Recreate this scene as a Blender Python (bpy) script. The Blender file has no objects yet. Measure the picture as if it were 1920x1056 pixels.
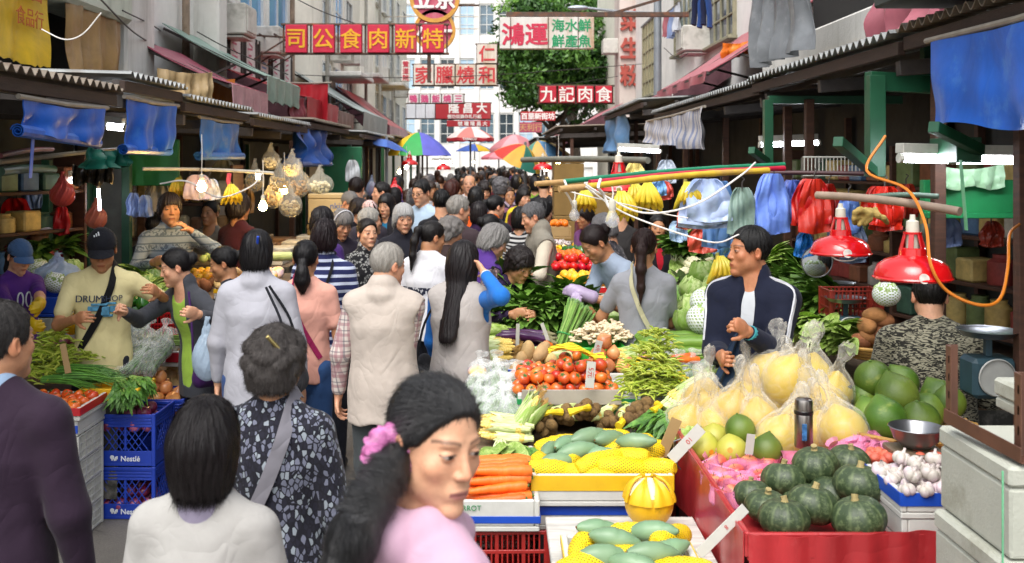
import bpy,math,random
import numpy as np
from mathutils import Vector,Matrix,Euler
R=math.radians
SC=bpy.context.scene
COL=SC.collection
F,U0,V0,H=1900.0,930.0,300.0,2.05
rnd=random.Random(7)
def P(u,v,d):return Vector(((u-U0)*d/F,d,H-(v-V0)*d/F))
def PZ(u,v,z):
 d=(H-z)*F/(v-V0);return Vector(((u-U0)*d/F,d,z))
# colours and materials
def lin(c):return c/12.92 if c<=.04045 else((c+.055)/1.055)**2.4
def hx(s):
 return tuple(lin(int(s[i:i+2],16)/255)for i in(0,2,4))
MATS={}
class NT:
 def __init__(s,m):s.t=m.node_tree;s.n=s.t.nodes;s.l=s.t.links
 def new(s,t,**k):
  n=s.n.new(t)
  for a,b in k.items():setattr(n,a,b)
  return n
 def link(s,a,b):s.l.new(a,b)
 def val(s,node,**k):
  for a,b in k.items():node.inputs[a].default_value=b
  return node
 def mix(s,fac,a,b,mode='MIX'):
  n=s.new('ShaderNodeMix',data_type='RGBA',blend_type=mode)
  for i,x in((0,fac),(6,a),(7,b)):
   if hasattr(x,'is_output'):s.link(x,n.inputs[i])
   elif i==0:n.inputs[0].default_value=x
   else:n.inputs[i].default_value=(*x,1)
  return n.outputs[2]
 def math(s,op,a,b=None,c=None):
  n=s.new('ShaderNodeMath',operation=op)
  for i,x in enumerate((a,b,c)):
   if x is None:continue
   if hasattr(x,'is_output'):s.link(x,n.inputs[i])
   else:n.inputs[i].default_value=x
  return n.outputs[0]
 def coord(s,scale=(1,1,1),rot=(0,0,0),kind='Object'):
  c=s.new('ShaderNodeTexCoord');m=s.new('ShaderNodeMapping')
  m.inputs['Scale'].default_value=scale;m.inputs['Rotation'].default_value=rot
  s.link(c.outputs[kind],m.inputs[0]);return m.outputs[0]
 def noise(s,vec,scale=5,detail=3,rough=.5,dist=0):
  n=s.new('ShaderNodeTexNoise');s.val(n,Scale=scale,Detail=detail,Roughness=rough,Distortion=dist)
  s.link(vec,n.inputs['Vector']);return n.outputs['Fac']
 def ramp(s,fac,stops):
  n=s.new('ShaderNodeValToRGB');e=n.color_ramp.elements
  while len(e)<len(stops):e.new(.5)
  for x,(p,c)in zip(e,stops):x.position=p;x.color=(*c,1)
  s.link(fac,n.inputs[0]);return n.outputs[0]
 def step(s,fac,a,b):
  n=s.new('ShaderNodeMapRange');s.val(n,**{'From Min':a,'From Max':b});s.link(fac,n.inputs[0]);return n.outputs[0]
 def bump(s,h,strength=.3,dist=.01):
  n=s.new('ShaderNodeBump');s.val(n,Strength=strength,Distance=dist);s.link(h,n.inputs['Height']);return n.outputs[0]
def base(name):
 m=bpy.data.materials.new(name);m.use_nodes=True
 t=NT(m);b=t.n['Principled BSDF'];return m,t,b
def mul(c,k):return tuple(min(1,x*k)for x in c)
def M(name,col=None,rough=.6,var=.2,scale=9,bump=.0,bscale=60,metal=0,emit=0,alpha=1,trans=0,dirt=None,dscale=3,dlo=.5,dhi=.75,stretch=(1,1,1),objvar=.0,coat=0,spec=.5,sss=0,sheen=0,huevar=None):
 """plain procedural material: base colour with cloudy variation, optional dirt patches, bump and per-object shift"""
 if name in MATS:return MATS[name]
 m,t,b=base(name);c=hx(col)if isinstance(col,str)else col
 v=t.coord(stretch);f=t.noise(v,scale,4,.6)
 out=t.mix(t.step(f,.3,.7),mul(c,1-var),mul(c,1+var))
 if huevar:out=t.mix(t.step(t.noise(v,scale*.45,2),.4,.65),out,hx(huevar))
 if dirt:
  g=t.noise(t.coord(stretch),dscale,6,.65,.4)
  out=t.mix(t.step(g,dlo,dhi),out,hx(dirt))
 if objvar:
  oi=t.new('ShaderNodeObjectInfo');hs=t.new('ShaderNodeHueSaturation')
  t.link(t.math('MULTIPLY_ADD',oi.outputs['Random'],objvar*2,1-objvar),hs.inputs['Value'])
  t.link(t.math('MULTIPLY_ADD',oi.outputs['Random'],objvar*.12,.5-objvar*.06),hs.inputs['Hue'])
  t.link(out,hs.inputs['Color']);out=hs.outputs[0]
 t.link(out,b.inputs['Base Color'])
 t.val(b,Roughness=rough,Metallic=metal,**{'Specular IOR Level':spec,'Coat Weight':coat,'Transmission Weight':trans,'Alpha':alpha,'Subsurface Weight':sss,'Sheen Weight':sheen})
 if sss:b.inputs['Subsurface Radius'].default_value=(.6,.3,.2);b.inputs['Subsurface Scale'].default_value=.01
 if bump:t.link(t.bump(t.noise(t.coord(stretch),bscale,4,.6),bump),b.inputs['Normal'])
 if emit:b.inputs['Emission Color'].default_value=(*c,1);b.inputs['Emission Strength'].default_value=emit
 MATS[name]=m;return m
def cloth_bump(t,b,folds=.32,weave=.05):
 v=t.coord((1,1,.8));n=t.noise(v,5,1.5,.45,1.4);r=t.math('ABSOLUTE',t.math('SUBTRACT',n,.5));n2=t.noise(v,14,1.5,.45,1.0);r2=t.math('ABSOLUTE',t.math('SUBTRACT',n2,.5))
 h=t.math('ADD',t.math('POWER',r,.8),t.math('MULTIPLY',t.math('POWER',r2,.85),.3));x=t.new('ShaderNodeBump');t.val(x,Strength=folds,Distance=.03);t.link(h,x.inputs['Height'])
 y=t.new('ShaderNodeBump');t.val(y,Strength=weave,Distance=.002);t.link(t.noise(t.coord(),260,3),y.inputs['Height']);t.link(x.outputs[0],y.inputs['Normal']);t.link(y.outputs[0],b.inputs['Normal'])
def fabric(col,rough=.85,var=.1,name=None,folds=.32,objvar=0):
 k=name or 'fabric_'+col
 if k in MATS:return MATS[k]
 m,t,b=base(k);c=hx(col)if isinstance(col,str)else col;out=t.mix(t.step(t.noise(t.coord(),6,4,.6),.3,.7),mul(c,1-var),mul(c,1+var))
 t.link(out,b.inputs['Base Color']);t.val(b,Roughness=rough,**{'Specular IOR Level':.22,'Sheen Weight':.06});cloth_bump(t,b,folds);MATS[k]=m;return m
# mesh building
class MB:
 def __init__(s):s.v=[];s.f=[];s.m=[]
 def add(s,vs,fs,mi=0,T=None):
  o=len(s.v)
  s.v+=[tuple(T@Vector(p))for p in vs]if T is not None else[tuple(p)for p in vs]
  s.f+=[tuple(i+o for i in f)for f in fs];s.m+=[mi]*len(fs);return s
 def box(s,c,z,mi=0,b=.004,T=None):
  hx_,hy,hz=z[0]/2,z[1]/2,z[2]/2;b=min(b,hx_*.45,hy*.45,hz*.45);vs=[];ix={}
  for sx in(-1,1):
   for sy in(-1,1):
    for sz in(-1,1):
     for a in range(3):
      p=[sx*(hx_-(0 if a==0 else b)),sy*(hy-(0 if a==1 else b)),sz*(hz-(0 if a==2 else b))]
      ix[sx,sy,sz,a]=len(vs);vs.append((p[0]+c[0],p[1]+c[1],p[2]+c[2]))
  fs=[]
  for g in(-1,1):
   fs.append([ix[g,a,c_,0]for a,c_ in((-1,-1),(1,-1),(1,1),(-1,1))][::g])
   fs.append([ix[a,g,c_,1]for a,c_ in((-1,-1),(-1,1),(1,1),(1,-1))][::g])
   fs.append([ix[a,c_,g,2]for a,c_ in((-1,-1),(1,-1),(1,1),(-1,1))][::g])
  for a in(-1,1):
   for g in(-1,1):
    fs.append([ix[a,g,-1,0],ix[a,g,1,0],ix[a,g,1,1],ix[a,g,-1,1]][::-a*g])
    fs.append([ix[a,-1,g,0],ix[a,1,g,0],ix[a,1,g,2],ix[a,-1,g,2]][::a*g])
    fs.append([ix[-1,a,g,1],ix[1,a,g,1],ix[1,a,g,2],ix[-1,a,g,2]][::-a*g])
    for h in(-1,1):fs.append([ix[a,g,h,k]for k in range(3)][::a*g*h])
  return s.add(vs,fs,mi,T)
 def bar(s,a,b,w,h=None,mi=0,up=(0,0,1),bev=.003):
  a,b=Vector(a),Vector(b);d=b-a;L=d.length;y=d.normalized();u=Vector(up)
  if abs(y.dot(u))>.98:u=Vector((1,0,0))
  x=y.cross(u).normalized();z=x.cross(y)
  T=Matrix((x,y,z)).transposed().to_4x4();T.translation=(a+b)/2
  return s.box((0,0,0),(w,L,h or w),mi,bev,T)
 def tube(s,path,r,n=8,mi=0,cap=True,flat=1.0):
  path=[Vector(p)for p in path];N=len(path)
  rr=list(r)if hasattr(r,'__len__')else[r]*N
  vs=[];t0=(path[1]-path[0]).normalized()
  x=t0.orthogonal().normalized()
  for i,p in enumerate(path):
   t=(path[min(i+1,N-1)]-path[max(i-1,0)])
   t=t.normalized()if t.length>1e-9 else t0
   x=(x-t*x.dot(t));x=x.normalized()if x.length>1e-6 else t.orthogonal().normalized();y=t.cross(x)
   for k in range(n):
    a=2*math.pi*k/n
    vs.append(p+x*math.cos(a)*rr[i]+y*math.sin(a)*rr[i]*flat)
  fs=[(i*n+k,i*n+(k+1)%n,(i+1)*n+(k+1)%n,(i+1)*n+k)for i in range(N-1)for k in range(n)]
  if cap:fs+=[tuple(range(n))[::-1],tuple(range((N-1)*n,N*n))]
  return s.add(vs,fs,mi)
 def lathe(s,prof,n=20,mi=0,T=None,mod=None,close=False):
  vs=[];N=len(prof)
  for(r,z)in prof:
   for k in range(n):
    a=2*math.pi*k/n;q=r*(mod(a,z)if mod else 1)
    vs.append((q*math.cos(a),q*math.sin(a),z))
  fs=[(i*n+k,i*n+(k+1)%n,(i+1)*n+(k+1)%n,(i+1)*n+k)for i in range(N-1)for k in range(n)]
  return s.add(vs,fs,mi,T)
 def sheet(s,fn,nu,nv,th=.004,mi=0):
  """a sheet with thickness: fn(u, v) -> point, u, v in 0..1"""
  g=[[Vector(fn(i/nu,j/nv))for j in range(nv+1)]for i in range(nu+1)];top=[];bot=[]
  for i in range(nu+1):
   for j in range(nv+1):
    du=g[min(i+1,nu)][j]-g[max(i-1,0)][j];dv=g[i][min(j+1,nv)]-g[i][max(j-1,0)]
    n=du.cross(dv);n=n.normalized()if n.length>1e-12 else Vector((0,0,1))
    top.append(g[i][j]+n*th/2);bot.append(g[i][j]-n*th/2)
  W=nv+1;o=len(top);fs=[]
  for i in range(nu):
   for j in range(nv):
    a,b,c,d=i*W+j,(i+1)*W+j,(i+1)*W+j+1,i*W+j+1
    fs.append((a,b,c,d));fs.append((o+d,o+c,o+b,o+a))
  for i in range(nu):
   a,b=i*W,(i+1)*W;fs.append((a,o+a,o+b,b))
   a,b=i*W+nv,(i+1)*W+nv;fs.append((a,b,o+b,o+a))
  for j in range(nv):
   a,b=j,j+1;fs.append((a,b,o+b,o+a))
   a,b=nu*W+j,nu*W+j+1;fs.append((a,o+a,o+b,b))
  return s.add(top+bot,fs,mi)
 def leaf(s,p,d,n,L,w,mi=0,curl=.2,seg=3):
  p,d,n=Vector(p),Vector(d).normalized(),Vector(n);x=d.cross(n)
  x=x.normalized()if x.length>1e-6 else d.orthogonal().normalized();n=x.cross(d);vs=[]
  for i in range(seg+1):
   t=i/seg;ww=w*(.12+math.sin(math.pi*min(1,t*.92+.08))**.8)*.5;c=p+d*L*t-n*curl*L*t*t
   vs+=[c-x*ww+n*ww*.3,c,c+x*ww+n*ww*.3]
  fs=[]
  for i in range(seg):
   for k in range(2):a=i*3+k;fs.append((a,a+1,a+4,a+3))
  return s.add(vs,fs,mi)
 def mesh(s,name,mats,smooth=35):
  me=bpy.data.meshes.new(name);me.from_pydata(s.v,[],s.f)
  for m in(mats if isinstance(mats,(list,tuple))else[mats]):me.materials.append(m)
  me.polygons.foreach_set('material_index',s.m)
  if smooth:
   me.polygons.foreach_set('use_smooth',[True]*len(s.f));me.set_sharp_from_angle(angle=R(smooth))
  me.update();return me
 def obj(s,name,mats,parent=None,loc=None,rot=None,smooth=35):
  return link(name,s.mesh(name,mats,smooth),parent,loc,rot)
def link(name,data,parent=None,loc=None,rot=None):
 o=bpy.data.objects.new(name,data);COL.objects.link(o)
 if parent is not None:o.parent=parent
 if loc is not None:o.location=loc
 if rot is not None:o.rotation_euler=rot
 return o
def tag(o,label=None,cat=None,group=None,kind=None):
 if label:o['label']=label
 if cat:o['category']=cat
 if group:o['group']=group
 if kind:o['kind']=kind
 return o
def thing(name,label,cat,loc=(0,0,0),rotz=0,group=None):
 o=link(name,None,None,loc,(0,0,rotz));o.empty_display_size=.1
 return tag(o,label,cat,group)
def dup(o,loc=None,rot=None,label=None,group=None,scale=None,parent=None):
 c=o.copy();COL.objects.link(c)
 if parent is not None:c.parent=parent
 if loc is not None:c.location=loc
 if rot is not None:c.rotation_euler=rot
 if scale is not None:c.scale=scale if hasattr(scale,'__len__')else(scale,)*3
 if label:c['label']=label
 if group:c['group']=group
 for ch in list(o.children):dup(ch,parent=c)
 return c
def lerp(a,b,t):return a+(b-a)*t
def vl(a,b,t):return Vector(a).lerp(Vector(b),t)
def sag(a,b,drop,n=14):
 a,b=Vector(a),Vector(b)
 return[a.lerp(b,i/n)-Vector((0,0,drop*4*(i/n)*(1-i/n)))for i in range(n+1)]
def spline(pts,n=6):
 pts=[Vector(p)for p in pts];q=[pts[0]*2-pts[1]]+pts+[pts[-1]*2-pts[-2]];out=[]
 for i in range(1,len(q)-2):
  for k in range(n):
   t=k/n;a,b,c,d=q[i-1:i+3]
   out.append(.5*((2*b)+(c-a)*t+(2*a-5*b+4*c-d)*t*t+(3*b-a-3*c+d)*t**3))
 return out+[pts[-1]]
def text_mesh(s,size,mat,ext=.004,font_bold=0.0,name='lettering'):
 cu=bpy.data.curves.new('t','FONT');cu.body=s;cu.size=size;cu.extrude=ext
 cu.align_x='CENTER';cu.align_y='CENTER'
 o=bpy.data.objects.new('t',cu);COL.objects.link(o);dg=bpy.context.evaluated_depsgraph_get();dg.update()
 me=bpy.data.meshes.new_from_object(o.evaluated_get(dg));me.name=name
 bpy.data.objects.remove(o);bpy.data.curves.remove(cu)
 if len(me.vertices):
  a=np.empty(len(me.vertices)*3,'f4');me.vertices.foreach_get('co',a);a=a.reshape(-1,3)
  c=(a.max(0)+a.min(0))/2;a[:,0]-=c[0];a[:,1]-=c[1];me.vertices.foreach_set('co',a.ravel());me.update()
 if font_bold and len(me.vertices):
  v=[tuple(x.co)for x in me.vertices];f=[tuple(p.vertices)for p in me.polygons];V=[];Fc=[]
  for k,(dx,dy)in enumerate(((0,0),(1,0),(-1,0),(0,1),(0,-1),(.7,.7),(-.7,-.7),(.7,-.7),(-.7,.7))):
   o=len(V);V+=[(x+dx*font_bold,y+dy*font_bold,z-.0004*k)for x,y,z in v];Fc+=[tuple(i+o for i in g)for g in f]
  bpy.data.meshes.remove(me);me=bpy.data.meshes.new(name);me.from_pydata(V,[],Fc)
 me.materials.clear();me.materials.append(mat);return me
# implicit bodies (fields meshed with surface nets)
def axis(lo,hi,h,fine=()):
 out=[lo]
 while out[-1]<hi:
  x=out[-1];st=h
  for a,b,f in fine:
   if a-1e-6<=x<=b:st=min(st,f)
   elif x<a<x+st:st=min(st,max(a-x,f))
  out.append(x+st)
 return np.array(out,'f4')
class Field:
 def __init__(s,xs,ys,zs):s.ax=(xs,ys,zs);s.f=np.full((len(xs),len(ys),len(zs)),1.0,'f4')
 def sub(s,lo,hi):
  sl=[]
  for a,l,h in zip(s.ax,lo,hi):
   i=max(0,int(np.searchsorted(a,l))-1);j=min(len(a),int(np.searchsorted(a,h))+1);sl.append(slice(i,max(j,i)))
  sl=tuple(sl)
  g=(s.ax[0][sl[0]][:,None,None],s.ax[1][sl[1]][None,:,None],s.ax[2][sl[2]][None,None,:])
  return sl,g
 def put(s,fn,lo,hi,k=.0,cut=False,m=.04):
  sl,g=s.sub([a-m-k for a in lo],[a+m+k for a in hi]);a=s.f[sl]
  if a.size==0:return
  d=fn(*g)
  if cut:d=-d;a=-a;a=-a
  s.f[sl]=smax(a,d,k)if cut else smin(a,d,k)
 def rc(s,a,b,ra,rb,k=.02,flat=None,cut=False):
  a=np.array(a,'f4');b=np.array(b,'f4');r=max(ra,rb)
  s.put(lambda x,y,z:d_rc(x,y,z,a,b,ra,rb,flat),np.minimum(a,b)-r,np.maximum(a,b)+r,k,cut)
 def el(s,c,r,k=.02,cut=False,Q=None):
  c=np.array(c,'f4');m=max(r);s.put(lambda x,y,z:d_el(x,y,z,c,r,Q),c-m,c+m,k,cut)
 def nets(s):return nets(s.f,*s.ax)
def smin(a,b,k):
 if k<=0:return np.minimum(a,b)
 h=np.clip(.5+.5*(a-b)/k,0,1);return a+(b-a)*h-k*h*(1-h)
def smax(a,b,k):return-smin(-a,-b,k)
def d_rc(x,y,z,a,b,ra,rb,flat=None):
 ba=b-a;L=float(ba@ba)+1e-9
 t=np.clip(((x-a[0])*ba[0]+(y-a[1])*ba[1]+(z-a[2])*ba[2])/L,0,1)
 qx,qy,qz=x-a[0]-t*ba[0],y-a[1]-t*ba[1],z-a[2]-t*ba[2]
 r=ra+(rb-ra)*t
 if flat is not None:
  n,fk=flat;w=(qx*n[0]+qy*n[1]+qz*n[2])*(1/fk-1)
  qx,qy,qz=qx+w*n[0],qy+w*n[1],qz+w*n[2]
  return(np.sqrt(qx*qx+qy*qy+qz*qz)-r)*(fk*.5+.5)
 return np.sqrt(qx*qx+qy*qy+qz*qz)-r
def d_el(x,y,z,c,r,Q=None):
 x,y,z=x-c[0],y-c[1],z-c[2]
 if Q is not None:x,y,z=(Q[0][0]*x+Q[0][1]*y+Q[0][2]*z,Q[1][0]*x+Q[1][1]*y+Q[1][2]*z,Q[2][0]*x+Q[2][1]*y+Q[2][2]*z)
 x,y,z=x/r[0],y/r[1],z/r[2];k0=np.sqrt(x*x+y*y+z*z)
 k1=np.sqrt((x/r[0])**2+(y/r[1])**2+(z/r[2])**2)+1e-6
 return k0*(k0-1)/k1
_OFF=[(i,j,k)for i in(0,1)for j in(0,1)for k in(0,1)]
def nets(f,xs,ys,zs):
 s=f<0;n=[a-1 for a in f.shape]
 cnt=np.zeros(n,'i1')
 for i,j,k in _OFF:cnt+=s[i:i+n[0],j:j+n[1],k:k+n[2]]
 act=(cnt>0)&(cnt<8);I,J,K=np.nonzero(act)
 idx=np.full(n,-1,'i4');idx[I,J,K]=np.arange(len(I))
 val=np.stack([f[I+i,J+j,K+k]for i,j,k in _OFF],1)
 cx=np.stack([xs[I],xs[I+1]],1);cy=np.stack([ys[J],ys[J+1]],1);cz=np.stack([zs[K],zs[K+1]],1)
 acc=np.zeros((len(I),3));num=np.zeros(len(I));A=np.arange(len(I))
 for p in range(8):
  for q in range(p+1,8):
   a,b=_OFF[p],_OFF[q]
   if sum(abs(u-v)for u,v in zip(a,b))!=1:continue
   va,vb=val[:,p],val[:,q];c=(va<0)!=(vb<0);w=np.where(c,va/(va-vb+1e-12),0)
   for t,(cc,u,v)in enumerate(((cx,a[0],b[0]),(cy,a[1],b[1]),(cz,a[2],b[2]))):
    acc[:,t]+=np.where(c,cc[:,u]+(cc[:,v]-cc[:,u])*w,0)
   num+=c
 V=acc/np.maximum(num,1)[:,None];Q=[]
 def quads(c,cells,fl):
  i,j,k=np.nonzero(c);q=np.stack([idx[i+a,j+b,k+d]for a,b,d in cells],1)
  g=fl[i,j,k];q[g]=q[g][:,::-1];Q.append(q)
 a,b=s[:-1,1:-1,1:-1],s[1:,1:-1,1:-1];quads(a!=b,[(0,0,0),(0,1,0),(0,1,1),(0,0,1)],b)
 a,b=s[1:-1,:-1,1:-1],s[1:-1,1:,1:-1];quads(a!=b,[(0,0,0),(0,0,1),(1,0,1),(1,0,0)],b)
 a,b=s[1:-1,1:-1,:-1],s[1:-1,1:-1,1:];quads(a!=b,[(0,0,0),(1,0,0),(1,1,0),(0,1,0)],b)
 Q=np.concatenate(Q)if Q else np.zeros((0,4),'i4');return V,Q[(Q>=0).all(1)]
def npmesh(name,V,Q,mats,cols=None,attr=None):
 me=bpy.data.meshes.new(name);n,q=len(V),len(Q)
 me.vertices.add(n);me.vertices.foreach_set('co',V.astype('f4').ravel())
 me.loops.add(q*4);me.loops.foreach_set('vertex_index',Q.astype('i4').ravel())
 me.polygons.add(q);me.polygons.foreach_set('loop_start',np.arange(0,q*4,4,dtype='i4'));me.polygons.foreach_set('loop_total',np.full(q,4,'i4'))
 me.polygons.foreach_set('use_smooth',np.ones(q,'?'))
 for m in(mats if isinstance(mats,(list,tuple))else[mats]):me.materials.append(m)
 if cols is not None:
  a=me.color_attributes.new('Col','FLOAT_COLOR','POINT');a.data.foreach_set('color',np.concatenate([cols,np.ones((n,1))],1).astype('f4').ravel())
 if attr is not None:
  a=me.attributes.new('st','FLOAT','POINT');a.data.foreach_set('value',attr.astype('f4'))
 me.update();me.validate();return me
def lap(V,Q,it=1,w=.5):
 n=len(V);e=np.concatenate([Q[:,[0,1]],Q[:,[1,2]],Q[:,[2,3]],Q[:,[3,0]]]);deg=np.bincount(e[:,0],minlength=n).astype('f8')
 for _ in range(it):
  S=np.stack([np.bincount(e[:,0],weights=V[e[:,1],c],minlength=n)for c in range(3)],1);V=V*(1-w)+w*S/np.maximum(deg,1)[:,None]
 return V
# skin, hair and cloth materials
def skin_mat():
 if 'skin' in MATS:return MATS['skin']
 m,t,b=base('skin');a=t.new('ShaderNodeAttribute',attribute_name='Col')
 n=t.noise(t.coord(),60,4,.6);c=t.mix(.3,a.outputs['Color'],t.ramp(n,[(.3,(.5,.34,.28)),(.7,(1,.95,.9))]),'MULTIPLY');c=t.mix(t.math('MULTIPLY',t.step(t.noise(t.coord(),17,3,.6),.5,.7),.3),c,t.mix(1,c,(1,.72,.66),'MULTIPLY'))
 t.link(c,b.inputs['Base Color']);t.val(b,Roughness=.5,**{'Subsurface Weight':.06,'Subsurface Scale':.012,'Specular IOR Level':.4})
 b.inputs['Subsurface Radius'].default_value=(.8,.3,.18);t.link(t.bump(t.noise(t.coord(),300,3),.25,.002),b.inputs['Normal'])
 MATS['skin']=m;return m
def hair_mat(col,rough=.42,grey=None,spec=.32,bmp=.5):
 k='hair_'+col+(grey or '')+str(spec)
 if k in MATS:return MATS[k]
 m,t,b=base(k);a=t.new('ShaderNodeAttribute',attribute_name='st');co=t.coord()
 cx=t.new('ShaderNodeCombineXYZ');t.link(a.outputs['Fac'],cx.inputs[0]);sx=t.new('ShaderNodeSeparateXYZ');t.link(co,sx.inputs[0])
 t.link(t.math('MULTIPLY',sx.outputs[2],5.0),cx.inputs[1]);t.link(t.math('MULTIPLY',sx.outputs[1],5.0),cx.inputs[2])
 n=t.noise(cx.outputs[0],2.2,5,.75);n2=t.noise(cx.outputs[0],9,3,.7)
 c=hx(col);out=t.mix(t.step(n,.3,.7),mul(c,.55),mul(c,1.5))
 if grey:out=t.mix(t.step(n2,.42,.66),out,hx(grey))
 t.link(out,b.inputs['Base Color']);t.val(b,Roughness=rough,**{'Specular IOR Level':spec})
 h=t.math('ADD',t.math('MULTIPLY',n,.6),t.math('MULTIPLY',n2,.4));t.link(t.bump(h,bmp,.005),b.inputs['Normal'])
 MATS[k]=m;return m
def cloth_pat(name,fn,rough=.85,bump=.3):
 if name in MATS:return MATS[name]
 m,t,b=base(name);c=fn(t);n=t.noise(t.coord(),7,4)
 c=t.mix(t.step(n,.3,.7),t.mix(1,c,(.82,.82,.82),'MULTIPLY'),c)
 t.link(c,b.inputs['Base Color']);t.val(b,Roughness=rough,**{'Specular IOR Level':.25,'Sheen Weight':.1})
 cloth_bump(t,b);MATS[name]=m;return m
def pat_stripes(c1,c2,period,duty=.5,ax=2,rot=(0,0,0)):
 def fn(t):
  s=t.new('ShaderNodeSeparateXYZ');t.link(t.coord(rot=rot),s.inputs[0])
  f=t.math('FRACT',t.math('MULTIPLY',s.outputs[ax],1/period));return t.mix(t.math('GREATER_THAN',f,duty),hx(c1),hx(c2))
 return fn
def pat_plaid(c0,c1,c2,period):
 def fn(t):
  s=t.new('ShaderNodeSeparateXYZ');t.link(t.coord(rot=(0,0,.5)),s.inputs[0]);out=hx(c0)
  for ax,c,ph,w in((0,c1,0,.3),(2,c1,0,.3),(0,c2,.5,.12),(2,c2,.5,.12),(1,c1,.2,.2)):
   f=t.math('FRACT',t.math('MULTIPLY_ADD',s.outputs[ax],1/period,ph));g=t.math('MULTIPLY',t.math('LESS_THAN',f,w),.6);out=t.mix(g,out,hx(c))
  return out
 return fn
def pat_cells(c0,c1,c2,scale,stretch=(1,1,1),c3=None):
 def fn(t):
  v=t.new('ShaderNodeTexVoronoi');v.inputs['Scale'].default_value=scale;t.link(t.coord(stretch,(.3,.2,.5)),v.inputs['Vector'])
  s=t.new('ShaderNodeSeparateColor');t.link(v.outputs['Color'],s.inputs[0])
  a=t.mix(t.math('GREATER_THAN',s.outputs[0],.45),hx(c1),hx(c2))
  if c3:a=t.mix(t.math('GREATER_THAN',s.outputs[1],.8),a,hx(c3))
  e=t.new('ShaderNodeTexVoronoi',feature='DISTANCE_TO_EDGE');e.inputs['Scale'].default_value=scale;t.link(t.coord(stretch,(.3,.2,.5)),e.inputs['Vector'])
  return t.mix(t.math('LESS_THAN',e.outputs['Distance'],.1),a,hx(c0))
 return fn
def pat_zebra(c1,c2,scale,stretch=(1,1,3),dist=2.0,lo=.48,hi=.54):
 def fn(t):return t.mix(t.step(t.noise(t.coord(stretch),scale,3,.5,dist),lo,hi),hx(c1),hx(c2))
 return fn
# heads
def head_d(x,y,z,fem=False):
 e=lambda c,r:d_el(x,y,z,c,r);c=lambda a,b,ra,rb:d_rc(x,y,z,np.array(a),np.array(b),ra,rb)
 ax=np.abs(x);d=e((0,.012,.032),(.074,.093,.085))
 d=smin(d,e((0,-.03,-.035),(.059,.057,.082)),.03)
 d=smin(d,c((0,-.036,-.055),(0,-.066,-.1),.044,.021 if fem else.025),.03)
 d=smin(d,d_el(ax,y,z,(.041 if fem else.047,-.008,-.056),(.016,.034,.028)),.03)
 d=smin(d,d_el(ax,y,z,(.04,-.06,-.022),(.022,.018,.02)),.018)
 d=smin(d,d_el(ax,y,z,(.024,-.0735,.026),(.02,.0105,.008)),.014)
 d=smax(d,-d_el(ax,y,z,(.031,-.096,.004),(.02,.015,.012)),.012)
 d=smin(d,d_el(ax,y,z,(.031,-.0745,.004),(.0145,.0125,.0115)),.003)
 d=smin(d,c((0,-.083,.012),(0,-.101,-.028),.0065,.0105),.011)
 d=smin(d,d_el(ax,y,z,(.011,-.093,-.032),(.008,.009,.007)),.007)
 d=smin(d,e((0,-.082,-.066),(.026,.012,.018)),.014)
 d=smin(d,e((0,-.091,-.0615),(.02,.007,.0052)),.005);d=smin(d,e((0,-.09,-.072),(.017,.0075,.006)),.005)
 d=smax(d,-c((-.021,-.099,-.0668),(.021,-.099,-.0668),.0022,.0022),.003)
 d=smin(d,e((0,-.08,-.102),(.02,.013,.013)),.015)
 d=smin(d,d_el(ax,y,z,(.077,.014,-.008),(.011,.019,.031),((.9,.42,0),(-.42,.9,.0),(0,0,1))),.007)
 return smax(d,-d_el(ax,y,z,(.087,.006,-.004),(.006,.009,.016)),.006)
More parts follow.
